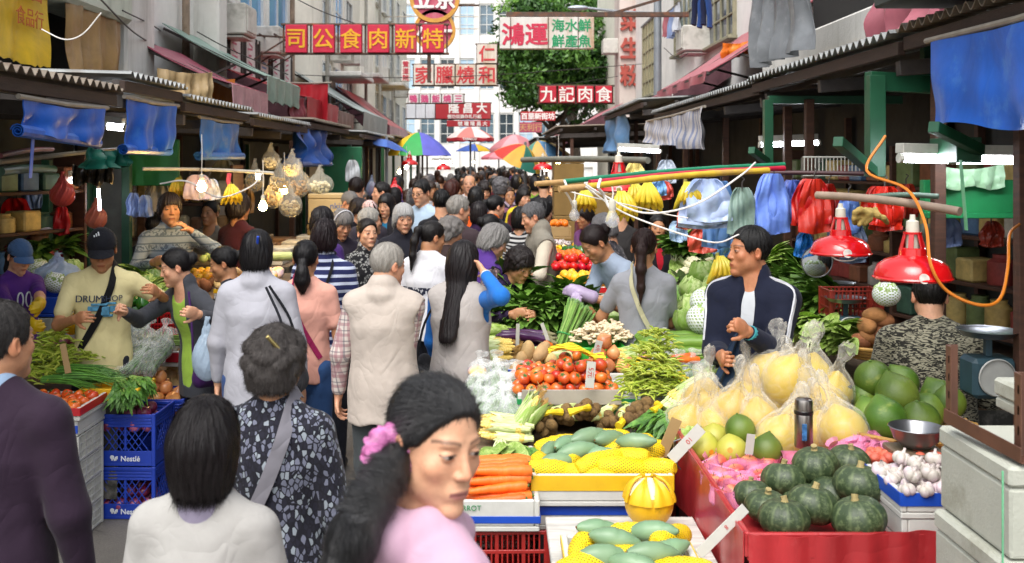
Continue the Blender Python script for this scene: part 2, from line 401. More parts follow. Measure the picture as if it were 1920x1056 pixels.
def face_cols(L,skin,brow,age=0,lip=(.42,.16,.13)):
 """colour of each body vertex from its place on the head (lips, brows, eyes, painted crease shade); L = head-local coordinates"""
 n=len(L);c=np.tile(np.array(skin),(n,1));x,y,z=L.T;ax=np.abs(x);front=y<-.05
 def blend(m,col):c[:]=c*(1-m[:,None])+np.array(col)*m[:,None]
 g=lambda cx,cy,cz,r:np.exp(-(((ax-cx)**2+(y-cy)**2+(z-cz)**2)/r**2))
 red=np.array(skin)*(1.06,.8,.74);blend(.7*g(.042,-.06,-.03,.022),red);blend(.8*g(0,-.105,-.028,.014),red);blend(.8*g(.08,.014,-.008,.03),red)
 blend(.6*g(.031,-.085,-.008,.012),np.array(skin)*(.72,.62,.6))
 bz=.0255+.006*(1-((ax-.034)/.024)**2);b=front&(ax>.011)&(ax<.056);blend(b*np.clip(1.25-np.abs(z-bz)/.0042,0,1)*.8,brow)
 w=np.clip(1-((ax-.031)/.0155)**2,0,1);op=.0034*w;ez=z-.0045
 e=front&(y<-.065)&(w>.02);blend(e*np.clip((op-np.abs(ez))/.0012+.5,0,1),(.4,.35,.32))
 blend(e*(np.sqrt((ax-.031)**2+ez**2)<.0066)*(np.abs(ez)<op+.0006),(.015,.008,.006))
 blend(e*np.clip(1.2-np.abs(ez-op-.0006)/.0014,0,1),(.03,.018,.014));blend(e*.5*np.clip(1-np.abs(ez+op)/.0012,0,1),(.12,.06,.05))
 m=front&(ax<.0235);lz=np.clip(1-(ax/.0235)**2,0,1);blend(m*np.clip((.0055+.004*lz-np.abs(z+.067))/.003,0,1)*.85,lip)
 blend(m*(ax<.0225)*np.clip(1.2-np.abs(z+.0668)/.0014,0,1)*.8,(.1,.03,.025))
 blend(front*.7*np.exp(-(((ax-.0075)**2+(z+.0385)**2)/.0032**2)),(.1,.04,.03))  # nostril darkness painted on, the nose has no holes
 if age:blend(front*age*.5*np.clip(np.sin(z*420)-.55,0,1)*(z>.035),np.array(skin)*.6);blend(front*age*.6*np.exp(-((ax-.026-(-.045-z)*.35)/.003)**2)*((z<-.03)&(z>-.075)),np.array(skin)*.55)  # age wrinkles drawn as darker lines, crease shade put into the colour
 return c
HZ={'short':([-.12,-.085,-.07,-.055,-.045,-.03,.0,.02,.04,.07,.12],[.074,.07,.064,.05,.012,-.006,.016,.014,-.045,-.075,-.08]),'balding':([-.12,-.05,-.03,.0,.03,.05,.08,.12],[.14,.075,.02,.016,.0,-.045,-.07,-.075]),'tied':([-.12,-.085,-.075,-.06,-.045,-.03,-.0,.02,.05,.12],[.104,.094,.082,.056,.03,.008,.004,.002,-.065,-.075]),'bob':([-.12,-.088,-.07,-.055,-.045,.0,.06,.12],[.052,.045,.03,-.03,-.085,-.1,-.125,-.13]),'crop':([-.12,-.088,-.065,-.05,-.03,.0,.02,.05,.12],[.048,.042,.03,.0,-.03,-.035,-.05,-.085,-.09]),'long':([-.12,-.085,-.065,-.05,-.035,.0,.12],[.064,.056,.03,-.05,-.2,-.4,-.5])}
def hair_field(style,Hf,hs,fine,rs,tail=None,puff=1.0,strands=0,sw=1.0):
 """Hf maps head-local points (unit head) to body space (3x3, origin). Returns a field in body space for the hair."""
 Rm,o=Hf;lz={'long':-.54,'bob':-.17}.get(style,-.15)
 lo,hi=[9]*3,[-9]*3
 for cx in(-.13,.13):
  for cy in(-.14,.16):
   for cz in(lz,.16):
    w=o+Rm@np.array((cx,cy,cz))*hs
    lo=np.minimum(lo,w);hi=np.maximum(hi,w)
 for a,r in(tail or[]):lo=np.minimum(lo,np.array(a)-r-.02);hi=np.maximum(hi,np.array(a)+r+.02)
 fd=Field(*(axis(l,h,fine)for l,h in zip(lo,hi)));x,y,z=(a for a in np.meshgrid(*fd.ax,indexing='ij',sparse=True))
 dx,dy,dz=x-o[0],y-o[1],z-o[2];T=Rm.T/hs
 X,Y,Z=(T[i,0]*dx+T[i,1]*dy+T[i,2]*dz for i in range(3));e=lambda c,r:d_el(X,Y,Z,c,r)
 t={'balding':.0035,'short':.008,'crop':.013,'tied':.008}.get(style,.015)*puff
 hz=HZ['tied' if style in('bun','ponytail')else 'crop' if style=='curly' else style]
 if style in('bun','ponytail'):t=.008*puff
 d=e((0,.012,.032),(.075+t*.8,.094+t,.086+t*1.2))
 if style in('bob','long','crop','curly'):
  q=.05 if style!='crop' else.035
  d=smin(d,e((0,.035,-.04),(.076+t,.07+t*.8,.09)),.04)
 if style in('bob',):d=smin(d,d_rc(X,Y,Z,np.array((0,.04,.0)),np.array((0,.035,-.1)),.09,.085),.03)
 if style=='long':
  d=smin(d,d_rc(X,Y,Z,np.array((0,.03,.0)),np.array((0,.1,-.46)),.088,.06,((0,1,0),.6)),.04)
  d=smin(d,d_rc(np.abs(X),Y,Z,np.array((.07,-.01,-.04)),np.array((.082,.02,-.34)),.026,.02),.03)
 zl=np.interp(Y.astype('f4'),hz[0],hz[1])*np.ones_like(d)
 if style=='balding':zl=np.maximum(zl,np.where(np.abs(X)<.07,np.interp(Y,[-.1,.02,.05],[.12,.095,-.01]),-.2))
 a=np.arctan2(X,Y-.03+.0*Z);wob=(1+.8*(sw>1.2)*(style in('crop','curly','short','bob')))*(.55 if style in('tied','bun')else 1)*(.0013*np.sin(17*a+3*np.sin(3*a+1)+2*np.sin(23*Z))+.0011*np.sin(29*a+4*np.sin(2*a)+1.5*np.sin(41*Z+2))+.0008*np.sin(61*a+5*np.sin(3*a+2)))
 d=smax(d+wob,(zl-Z+(.0 if style in('tied','bun','ponytail')else.004)*np.sin(47*a+2*np.sin(13*a)))*.75,.007)
 if style=='curly':
  fd.f=d.astype('f4')
  for i in range(150):
   th=rs.uniform(0,2*math.pi);ph=math.acos(rs.uniform(-.85,1));p=np.array((math.sin(ph)*math.cos(th)*.085,.018+math.sin(ph)*math.sin(th)*.1,.022+math.cos(ph)*.095))
   if p[2]<np.interp(p[1],hz[0],hz[1])+.012:continue
   fd.el(o+Rm@p*hs,(rs.uniform(.013,.024)*hs*puff,)*3,.008)
  d=fd.f
 fd.f=d.astype('f4')
 if style=='bun':fd.el(o+Rm@np.array((0,.115,.03))*hs,(.045*hs,.035*hs,.042*hs),.012)
 if tail:
  for(p,r),(q,r2)in zip(tail[:-1],tail[1:]):fd.rc(p,q,r,r2,.02)
  fd.f+=((.0006 if fine<.004 else.0016)*np.sin(260*x+30*z)*np.sin(170*y+11)).astype('f4')*(np.abs(fd.f)<.03)
 V,Q=fd.nets()
 if strands and len(V):
  r=np.random.default_rng(5);a_=V[Q[:,2]]-V[Q[:,0]];b_=V[Q[:,3]]-V[Q[:,1]];N=np.cross(a_,b_);N/=np.linalg.norm(N,axis=1)[:,None]+1e-9
  pick=r.integers(0,len(Q),strands);p=V[Q[pick]].mean(1);n=N[pick];g=np.tile(np.array((0,0,-1.)),(strands,1))+(r.normal(0,.9 if style=='curly' else.06 if style in('tied','bun')else.14,(strands,3)))
  zl_=((p-o)@Rm[:,2]/hs)[:,None];yl_=((p-o)@Rm[:,1]/hs)[:,None];back=Rm@np.array((0,1.,0))
  g=np.where((style in('tied','bun'))&(zl_>-.09)&(yl_<.085),g*.45+back*1.3+(Rm@np.array((0,0,-.25))),g+np.clip((zl_-(.0 if style=='short' else.06))*30,0,1)*back*(1.9 if style=='short' else.75));g-=n*(g*n).sum(1)[:,None];g/=np.linalg.norm(g,axis=1)[:,None]+1e-9
  s_=np.cross(n,g);L=(r.uniform(.02,.05,strands)*{'curly':.6,'short':.55}.get(style,1))[:,None];wd=.0007*max(1,sw);lf=(.5+.5*sw)*r.uniform(.0,.006 if style=='curly' else.003 if style=='short' else.0014,strands)[:,None];rows=[]
  for t in(0,.35,.7,1):
   c=p+g*L*t+n*(lf*(t**1.5)*(1.5 if style=='curly' else.9)+.0006-(L*t)**2/.21);ww=wd*(1-.75*t);rows+=[c-s_*ww,c+s_*ww]
  A=np.stack(rows,1).reshape(-1,3);b0=len(V)+8*np.arange(strands)
  Q=np.concatenate([Q]+[np.stack([b0+2*k,b0+2*k+1,b0+2*k+3,b0+2*k+2],1)for k in range(3)]);V=np.concatenate([V,A])
 W=(V-o)@Rm/hs;st=np.arctan2(W[:,0],W[:,1]-.01)*26
 if style in('tied','bun'):st=np.where(W[:,2]>-.1,np.arctan2(W[:,0],W[:,2]+.07)*30,W[:,0]*400)
 return V,Q,st
# people
def rotz(a):c,s=math.cos(a),math.sin(a);return np.array(((c,-s,0),(s,c,0),(0,0,1)))
def rotx(a):c,s=math.cos(a),math.sin(a);return np.array(((1,0,0),(0,c,-s),(0,s,c)))
def roty(a):c,s=math.cos(a),math.sin(a);return np.array(((c,0,s),(0,1,0),(-s,0,c)))
unit=lambda v:v/(np.linalg.norm(v)+1e-9)
SKINS={'f':hx('d2a283'),'m':hx('c08e6c'),'old':hx('c9987a'),'tan':hx('b48460'),'pale':hx('dcb298')}
PEOPLE={}
def finger_set(fd,w,f,n,s,curl,hs,k=.004,point=False):
 """palm, four unequal bent fingers and a thumb leaving the side of the palm"""
 fd.rc(w,w+f*.05*hs,.026*hs,.034*hs,.015,(n,.55));fd.rc(w+f*.045*hs,w+f*.08*hs,.037*hs,.036*hs,.01,(n,.42))
 for i,(so,L,r)in enumerate(((.029,.068,.0088),(.010,.077,.0092),(-.009,.071,.0088),(-.027,.055,.0078))):
  c=8 if(point and i==0)else curl+i*5
  p=w+(f*(.088-.004*abs(i-1))+s*so)*hs;dr=unit(f+s*so*2.2);a=R(c);nn=unit(n-dr*(n@dr))
  for q,fr in enumerate((.45,.32,.25)):
   dr,nn=unit(dr*math.cos(a)+nn*math.sin(a)),unit(nn*math.cos(a)-dr*math.sin(a));p2=p+dr*L*fr*hs
   fd.rc(p,p2,r*hs*(1-.08*q),r*hs*(.94-.1*q),k);p=p2;a=R(c*.9)
 p=w+(f*.022+s*.024)*hs;dr=unit(f*.7+s*.75+n*.25);p2=p+dr*.042*hs;fd.rc(p,p2,.0145*hs,.0105*hs,.012)
 dr=unit(dr+f*.5+n*(.2+curl/150));fd.rc(p2,p2+dr*.032*hs,.0105*hs,.0085*hs,k)
def person(label,u,v,d,face=0,lean=0,look=(0,0,0),hair='short',hc='14110f',grey=None,skin='f',top='808080',sl='long',hem=.06,neck='round',bot='20242c',aL=None,aR=None,w=1.0,q=1.0,group=None,fem=True,tmat=None,fit=.012,inner=None,vest=None,tail=None,puff=1.0,brow=None,age=0,cat='person',curl=(28,28),point=(0,0),wrinkle=1.0,hipw=1.0,bust=.0,pr=None,fine=None,headscale=1.0,ear=0,hmat=None,fold=0,zfix=None,collar=None,facec=None,belly=0,name='person',eo=.6):
 """one person: an Empty at the feet > body (one continuous skin mesh), top, trousers, hair. (u, v, d) is where the crown of the head is seen.
    face: heading in degrees, 0 towards the camera, 90 to picture right, 180 away; aL / aR: hand targets in body space, or ('w', world point)"""
 rs=random.Random(label);ph=R(face);LN=R(lean)
 up=lambda a:np.array((0,-math.sin(a),math.cos(a)))
 pel=np.array((0,.0+.12*math.sin(LN),.92));waist=pel+up(LN*.6)*.15;chest=waist+up(LN)*.19;nb=chest+up(LN*1.12)*.175
 fw=np.array((0,-math.cos(LN),-math.sin(LN)))
 Rh=rotz(R(look[0]))@rotx(R(look[1])+LN*.45)@roty(R(look[2]));hs=(1.0 if fem else 1.03)*headscale
 hc0=nb+up(LN*.8)*.065+Rh@np.array((0,-.018,.098))*hs;top_l=hc0+Rh@np.array((0,.01,.125))*hs
 if zfix is None:W=P(u,v,d);sc=W.z/top_l[2];g0=0.0
 else:W=P(u,v,d);sc=zfix;g0=W.z-top_l[2]*sc
 rz=rotz(ph);off=rz@(top_l*sc);loc=Vector((W.x-off[0],W.y-off[1],g0))
 toL=lambda p:rz.T@(np.array(p)-np.array(loc))/sc
 shw=.152*w*(1 if fem else 1.13);S={};HND={}
 for sd,tg in((1,aL),(-1,aR)):
  sh=nb+np.array((sd*shw,.0,0))-up(LN)*.068
  if tg is None:tg=sh+np.array((sd*.085,-.06,-.525))
  elif tg[0]=='w':tg=toL(tg[1])
  elif tg[0]=='s':tg=sh+np.array((sd*tg[1],tg[2],tg[3]))
  tg=np.array(tg,'f8');v_=tg-sh;L=np.linalg.norm(v_);l1,l2=.285,.25
  if L>.53:tg=sh+v_/L*.53;L=.53;v_=tg-sh
  a=(l1*l1-l2*l2+L*L)/(2*L);h=math.sqrt(max(l1*l1-a*a,1e-5));dirn=v_/L
  hint=np.array((sd*eo,.55,-.55));hint=unit(hint-dirn*(hint@dirn));elb=sh+dirn*a+hint*h
  S[sd]=(sh,elb,tg)
 hip={sd:pel+np.array((sd*.088*hipw,.01,-.04))for sd in(1,-1)}
 knee={sd:np.array((sd*.1,pel[1]*.6-.015,.48))for sd in(1,-1)};ank={sd:np.array((sd*.105,.03,.085))for sd in(1,-1)}
 fine=fine or.0058*max(1,d/7)/q;coarse=max(.011,fine*1.7)
 if d>8:coarse=fine*1.6
 Y=np.array((0,1.,0))
 def torso(fd,i,waisted=True):
  k=.05;fl=(fw,.66);hw=hipw
  fd.rc(pel+np.array((0,0,-.03)),waist,.158*hw+i,.132*w+i,k,(np.array((0,1,0)),.7));fd.rc(waist,chest,.132*w+i+belly*.5,.15*w+i,k,fl)
  fd.rc(chest,nb-up(LN)*.05,.15*w+i,.075+i,k,(fw,.64))
  fd.rc(S[1][0]+np.array((-.015,0,-.005)),S[-1][0]+np.array((.015,0,-.005)),.052+i,.052+i,.05)
  for sd in(1,-1):fd.rc(S[sd][0]+np.array((-sd*.03,0,.02)),nb+up(LN)*.03,.028+i*.8,.042+i*.6,.04)
  if bust:
   for sd in(1,-1):fd.el(chest+fw*(.085+i*.5)+np.array((sd*.065,0,.0))-up(LN)*.02,(.06,.05+bust,.06),.035)
  if belly:fd.el(waist+fw*.07-up(LN)*.03,(.12+i,.07+belly,.11),.05)
 def arms(fd,i,to=2.0,k=.03,r=(.043,.035,.026)):
  for sd in(1,-1):
   sh,el,ha=S[sd];t1=min(to,1.0);fd.rc(sh,sh+(el-sh)*t1,r[0]*w+i,(r[0]+(r[1]-r[0])*t1)+i,k)
   if to>1:t2=to-1;fd.rc(el,el+(ha-el)*t2,r[1]*.98+i*.95,r[1]+(r[2]-r[1])*t2+i*.62,k)
 pts=[x for t in S.values()for x in t]+[top_l,hc0,ank[1],ank[-1]]
 lo=np.min(pts,0)-.2;hi=np.max(pts,0)+.2;lo[2]=-.01;hi[2]=max(hi[2]-.16,top_l[2]+.02)
 fx=[(hc0[0]-.1,hc0[0]+.1,fine)];fy=[(hc0[1]-.13,hc0[1]+.13,fine)];fz=[(hc0[2]-.14,hc0[2]+.14,fine)]
 hf=max(.0045,fine)if d<8 else fine
 if d<9:
  for sd in(1,-1):
   ha=S[sd][2];fd_=unit(ha-S[sd][1]);c=ha+fd_*.08
   fx.append((c[0]-.1,c[0]+.1,hf));fy.append((c[1]-.1,c[1]+.1,hf));fz.append((c[2]-.1,c[2]+.1,hf))
 fd=Field(axis(lo[0],hi[0],coarse,fx),axis(lo[1],hi[1],coarse,fy),axis(lo[2],hi[2],coarse*1.3,fz))
 torso(fd,0);arms(fd,0)
 for sd in(1,-1):
  fd.rc(hip[sd],knee[sd],.088*hipw,.056,.04);fd.rc(knee[sd],ank[sd],.054,.036,.03);fd.rc(ank[sd]+np.array((0,.01,-.03)),ank[sd]+np.array((0,-.13,-.055)),.036,.03,.02)
  sh,el,ha=S[sd];f=unit(ha-el);ref=np.array((-sd*1.,0,0))if abs(f[0])<.8 else np.array((0,-.5,-.8));n=unit(ref-f*(ref@f));s=np.cross(f,n)*sd
  if s[1]>0 and abs(f[2])>.7:s=s
  i=0 if sd==1 else 1;HND[sd]=(ha,f,n,s,curl[i])
  finger_set(fd,ha,f,n,s,curl[i],1.0,.004 if hf<.006 else.002,point[i])
 fd.rc(nb-up(LN)*.03,hc0+Rh@np.array((0,.03,-.07))*hs,.060 if not fem else.055,.05 if fem else.056,.03)
 wo=[hc0+Rh@np.array((a,b,c))*hs for a in(-.1,.1)for b in(-.13,.12)for c in(-.135,.13)]
 T=Rh.T/hs
 def hd(x,y,z):
  dx,dy,dz=x-hc0[0],y-hc0[1],z-hc0[2];return head_d(*(T[i,0]*dx+T[i,1]*dy+T[i,2]*dz for i in range(3)),fem)*hs
 fd.put(hd,np.min(wo,0),np.max(wo,0),.022)
 V,Q=fd.nets();Lc=(V-hc0)@Rh/hs;sk=np.array(SKINS[skin]if skin in SKINS else hx(skin));col=np.tile(sk,(len(V),1));hm=(np.abs(Lc)<.14).all(1)
 lipc=np.array(sk)*(.72,.42,.42);col[hm]=face_cols(Lc[hm],sk,brow or(np.array(hx(hc))*.8+sk*.15 if not grey else np.array((.16,.14,.13))),age,facec or lipc)
 root=thing(name,label,cat,loc,ph,group);root.scale=(sc,)*3
 link('body',npmesh('body',V,Q,skin_mat(),col),root)
 info=dict(root=root,S=S,pel=pel,waist=waist,chest=chest,nb=nb,hc=hc0,Rh=Rh,hs=hs,loc=loc,sc=sc,rz=rz,toL=toL,w=w,fw=fw,up=up,LN=LN,shw=shw,fine=fine,HND=HND,fit=fit)
 def wr(fd,amp,sd_):
  x,y,z=(a for a in np.meshgrid(*fd.ax,indexing='ij',sparse=True));r=random.Random(sd_);n=0
  for f_,a in((11,.9),(22,.55),(40,.35)):
   k1=[r.uniform(-1,1)*f_ for _ in range(3)];k2=[r.uniform(-1,1)*f_*.6 for _ in range(3)];k3=r.uniform(0,6)
   n=n+.55*a*(1-1.7*np.abs(np.sin(.5*(k1[0]*x+k1[1]*y+k1[2]*z)+k3+1.8*np.sin(k2[0]*x+k2[1]*y+k2[2]*z))))
  th=np.arctan2(x,y-pel[1]+.02);lw=np.clip((nb[2]-.1-z)/.4,0,1);p_=[r.uniform(0,6)for _ in range(4)]
  n=n+lw*(.8*np.sin(5*th+p_[0]+3*np.sin(2.2*z+p_[1]))+.6*np.sin(11*th+p_[2]+2*np.sin(5*z+p_[3])+4*z))+.5*(1-lw)*np.sin(26*z+9*np.abs(x)+p_[1]+2*np.sin(7*x+p_[0]))
  fd.f+=(amp*n*(np.abs(fd.f)<.08)).astype('f4')
 def garment(nm,mat,i,slv,hm_,neck_,fold_=1.0,cuff=None,part=True,closed=True):
  to={'none':0,'cap':.3,'short':.68,'half':1.05,'34':1.4,'long':1.84}[slv]if isinstance(slv,str)else slv
  ex=[S[sd][2]for sd in(1,-1)]if to>1 else[S[sd][1]for sd in(1,-1)]if to>.3 else[]
  p2=[x for sd in(1,-1)for x in(S[sd][0],)]+[pel,nb]+ex;lo=np.min(p2,0)-.24;hi=np.max(p2,0)+.24
  lo[2]=max(lo[2],min([pel[2]-hm_-.06]+[e[2]-.1 for e in ex]));cg=max(.0085,fine*1.25)if d<8 else fine*1.5
  hi[2]=min(hi[2],max([nb[2]+.14]+[e[2]+.12 for e in ex]))
  fd=Field(axis(lo[0],hi[0],cg),axis(lo[1],hi[1],cg),axis(lo[2],hi[2],cg));torso(fd,i)
  x,y,z=(a for a in np.meshgrid(*fd.ax,indexing='ij',sparse=True));u_=up(LN*.5)
  fd.rc(pel,pel-np.array((0,0,hm_+.08)),.158*hipw+i,.166*hipw+i*1.4,.04,(np.array((0,1,0)),.74))
  if neck_=='collar':
   fd.rc(nb+up(LN)*.0+fw*-.012,nb+up(LN)*.045-fw*.006,.066+i,.064+i*.6,.012,(fw,.95));fd.el(nb+up(LN)*.12+fw*.01,(.052,.054,.06),.006,True)
  elif neck_=='hood':
   fd.el(nb-fw*.085+up(LN)*.0,(.105,.062,.072),.03);fd.rc(nb+np.array((.075,.02,.02)),nb+fw*.075-up(LN)*.03,.035,.03,.02);fd.rc(nb+np.array((-.075,.02,.02)),nb+fw*.075-up(LN)*.03,.035,.03,.02)
   fd.el(nb+up(LN)*.085-fw*.01,(.075,.08,.07),.012,True)
  elif neck_ in('v','open','wide'):
   fd.rc(nb+np.array((0,0,.0))-fw*.012,nb+up(LN)*.04-fw*.012,.066+i,.064+i,.012,(fw,.95))
   wd,dp,w2={'v':(.05,.15,.012),'open':(.062,.34,.012),'wide':(.085,.6,.06)}[neck_]
   fd.rc(nb+fw*.1+up(LN)*.06,nb+fw*(.14+belly)-up(LN)*dp,wd,w2,.01,None,True);fd.el(nb+up(LN)*.08+fw*.012,(.052,.056,.06),.006,True)
  elif neck_=='scoop':fd.el(nb+fw*.09+up(LN)*.02,(.085,.09,.085),.01,True);fd.el(nb+up(LN)*.08,(.075,.075,.06),.008,True)
  else:fd.el(nb+up(LN)*.075+fw*.025,(.066,.072,.058),.008,True)
  hz=(x-pel[0])*u_[0]+(y-pel[1])*u_[1]+(z-pel[2])*u_[2]
  fd.f=smax(fd.f,(-hm_-hz+.006*np.sin(30*x+1)).astype('f4'),.006)
  if to>0:arms(fd,i*(1.15 if to>1 else 1.35),to,.025)
  if slv=='none':
   for sd in(1,-1):fd.el(S[sd][0]+np.array((sd*.05,0,-.05)),(.06,.075,.09),.008,True)
  amp=.0029*wrinkle*fold_;wr(fd,amp,label+nm)
  if cuff:
   for sd in(1,-1):a_=S[sd][1]+(S[sd][2]-S[sd][1])*.86;fd.rc(a_,S[sd][2]-(S[sd][2]-S[sd][1])*.02,.034+i,.034+i,.006)
  V,Q=fd.nets();V=lap(V,Q,1,.4);link(nm,npmesh(nm,V,Q,mat),root)
 tm=tmat or fabric(top)
 if inner:garment('shirt',inner[0]if not isinstance(inner[0],str)else fabric(inner[0]),.006,inner[1],hem-.02,inner[2]if len(inner)>2 else 'round',.4)
 garment('top' if not vest else 'shirt',tm,fit,sl,hem,neck,1.0 if not vest else.35,cuff=fold)
 if vest:garment('vest',vest[0]if not isinstance(vest[0],str)else fabric(vest[0]),fit+.02,'none',vest[1],vest[2]if len(vest)>2 else 'collar',.9)
 fd=Field(axis(-.3,.3,coarse),axis(pel[1]-.25,pel[1]+.25,coarse),axis(.03,1.02,coarse*1.3))
 fd.rc(pel+np.array((0,0,-.04)),pel+np.array((0,0,.05)),.15*hipw+.006,.135+.004,.04,(Y,.72))
 for sd in(1,-1):fd.rc(hip[sd],knee[sd],.09*hipw+.012,.066+.008,.03);fd.rc(knee[sd],ank[sd]+np.array((0,0,-.01)),.07,.055,.03)
 wr(fd,.003,label+'b');V,Q=fd.nets();link('trousers',npmesh('trousers',V,Q,bot if not isinstance(bot,str)else fabric(bot)),root)
 if d<7:
  fd=Field(axis(-.2,.2,.011),axis(-.2,.14,.011),axis(-.005,.13,.011))
  for sd in(1,-1):fd.rc(ank[sd]+np.array((0,.015,-.04)),ank[sd]+np.array((0,-.135,-.05)),.044,.038,.02)
  fd.f=np.maximum(fd.f,-(fd.ax[2][None,None,:]-.002));V,Q=fd.nets();link('shoes',npmesh('shoes',V,Q,M('shoe_black','1c1a1a',.5)),root)
 if hair and hair!='none':
  tl=None
  if tail:
   tl=[(hc0+Rh@np.array(p)*hs,r*hs)for p,r in tail]if not callable(tail)else tail(info)
  V,Q,st=hair_field(hair,(Rh,hc0),hs,max(fine*.85,.003),rs,tl,puff,14000 if d<4 else 5000 if d<7 else 2200 if d<13 else 900,1 if d<5 else d/5)
  if len(V):link('hair',npmesh('hair',V,Q,hmat or hair_mat(hc,.42 if not grey else.6,grey),None,st),root)
 PEOPLE[label]=info
 return info
TAIL=[((0,.1,.02),.024),((0,.135,-.02),.03),((0,.135,-.12),.028),((0,.12,-.24),.02),((0,.115,-.3),.008)]
def pcap(I,col,brim_col=None,name='cap',logo=None):
 """a baseball cap worn on the head"""
 mb=MB();Rh,o,hs=I['Rh'],I['hc'],I['hs'];T=Matrix([list(r)for r in Rh]).to_4x4();T=Matrix.Translation(o)@T@Matrix.Scale(hs,4)
 mb.lathe([(.001,.135)]+[(.092*math.sin(a),.04+.095*math.cos(a))for a in[i*.2 for i in range(1,8)]]+[(.091,.03),(.086,.028)],28,0,T@Matrix.Translation((0,.012,0))@Matrix.Diagonal((.93,1.13,1,1)))
 def br(a,b):
  x=(a-.5)*2;y0=-.078*math.sqrt(max(0,1-(x*.82)**2))+.012;L=.082*math.sqrt(max(0,1-x*x*.9))
  return T@Vector((x*.074,y0-.012-L*b,.04-.018*b-.022*x*x-.008*b*b))
 mb.sheet(br,16,5,.004,1);o_=mb.obj(name,[fabric(col),fabric(brim_col or col)],I['root'],smooth=50)
 return o_
def strap(I,pts,wdt,mat,name='strap',th=.004,local=True):
 """a flat band along points given in body space"""
 mb=MB();path=spline(pts,6);N=len(path)
 c=Vector(I['chest'])if I else Vector();vs=[]
 for i,p in enumerate(path):
  t=(path[min(i+1,N-1)]-path[max(i-1,0)]).normalized();out=(p-c);out.z*=.2;out=(out-t*out.dot(t)).normalized();x=t.cross(out)
  vs+=[p-x*wdt/2,p+x*wdt/2,p+x*wdt/2+out*th,p-x*wdt/2+out*th]
 fs=[(i*4+k,i*4+(k+1)%4,i*4+4+(k+1)%4,i*4+4+k)for i in range(N-1)for k in range(4)]+[(3,2,1,0),tuple(range(N*4-4,N*4))]
 mb.add(vs,fs);return mb.obj(name,mat,I['root']if I else None,smooth=40)
def toworld(I,p):return Vector(I['rz']@(np.array(p)*I['sc']))+I['loc']
def glove(I,sd,col):
 ha,f,n,s,c=I['HND'][sd];fd=Field(*(axis(ha[i]+f[i]*.08-.15,ha[i]+f[i]*.08+.15,.0055)for i in range(3)));finger_set(fd,ha,f,n,s,c,1.0,.006);fd.rc(ha-f*.06,ha+f*.03,.04,.036,.02);fd.f-=.005
 V,Q=fd.nets();return link('glove',npmesh('glove',V,Q,M('rubber_'+col,col,.4,.12,12)),I['root'])
def skin_pt(I,x,t,back=1,off=.004):
 """a point on the clothed torso: x across, t 0 at the pelvis .. 1 at the neck base"""
 p=I['pel']+(I['nb']-I['pel'])*t;hw=np.interp(t,(0,.3,.62,.85,1),(.158,.133,.15,.125,.075))*(I['w']if t>.2 else 1)+I['fit']+.012;k=np.interp(t,(0,.3,.7,1),(.7,.68,.66,.8));y=k*math.sqrt(max(hw*hw-x*x,1e-4))+off
 return p+np.array((x,0,0))-I['fw']*y*back if back else p
def body_strap(I,side,wdt,mat,front=False,name='strap'):
 """bag strap from one shoulder across the back (or chest) to the opposite hip"""
 b=-1 if front else 1;sh=I['nb']+np.array((side*.075,0,.035+I['fit']));pts=[sh-I['fw']*-.06*b*-1 if False else sh+I['fw']*.05*b,sh+np.array((0,0,.006))]
 for x,t in((.07,.88),(.045,.72),(.0,.5),(-.06,.28),(-.12,.08)):pts.append(skin_pt(I,x*side,t,b,.008))
 return strap(I,pts,wdt,mat,name)
def shoulder_bag(label,I,side,col,z=.95,w_=.3,h=.26,y=.05,tote=True):
 """a bag hanging at the side from a shoulder strap: a thing of its own"""
 p=toworld(I,(side*.25,y,z));t=thing('shoulder_bag',label,'bag',p,R(0));t.rotation_euler=(0,0,I['root'].rotation_euler.z);sc=I['sc'];fd=Field(axis(-.2,.2,.009),axis(-.2,.2,.009),axis(-.3,.1,.009));fd.el((0,0,-h*.5),(.06,w_*.48,h*.5),.03);fd.rc((0,-w_*.3,-h*.75),(0,w_*.3,-h*.75),.06,.06,.04);x,y_,zz=np.meshgrid(*fd.ax,indexing='ij',sparse=True);fd.f+=(.004*np.sin(40*y_+20*zz)*np.sin(35*zz+3)).astype('f4');V,Q=fd.nets();link('bag_body',npmesh('bag_body',V,Q,fabric(col)),t);mb=MB();shp=I['S'][side][0]+np.array((-side*.05,0,.06));d_=(shp-np.array((side*.25,y,z)))
 for e in(-.1,.1):mb.tube(spline([(0,e,-.02),Vector((d_[0]*.3,e*.8,d_[2]*.5)),Vector((d_[0],e*.3,d_[2]))],5),.008,6)
 mb.obj('strap',fabric(col),t);t.scale=(sc,)*3;return t
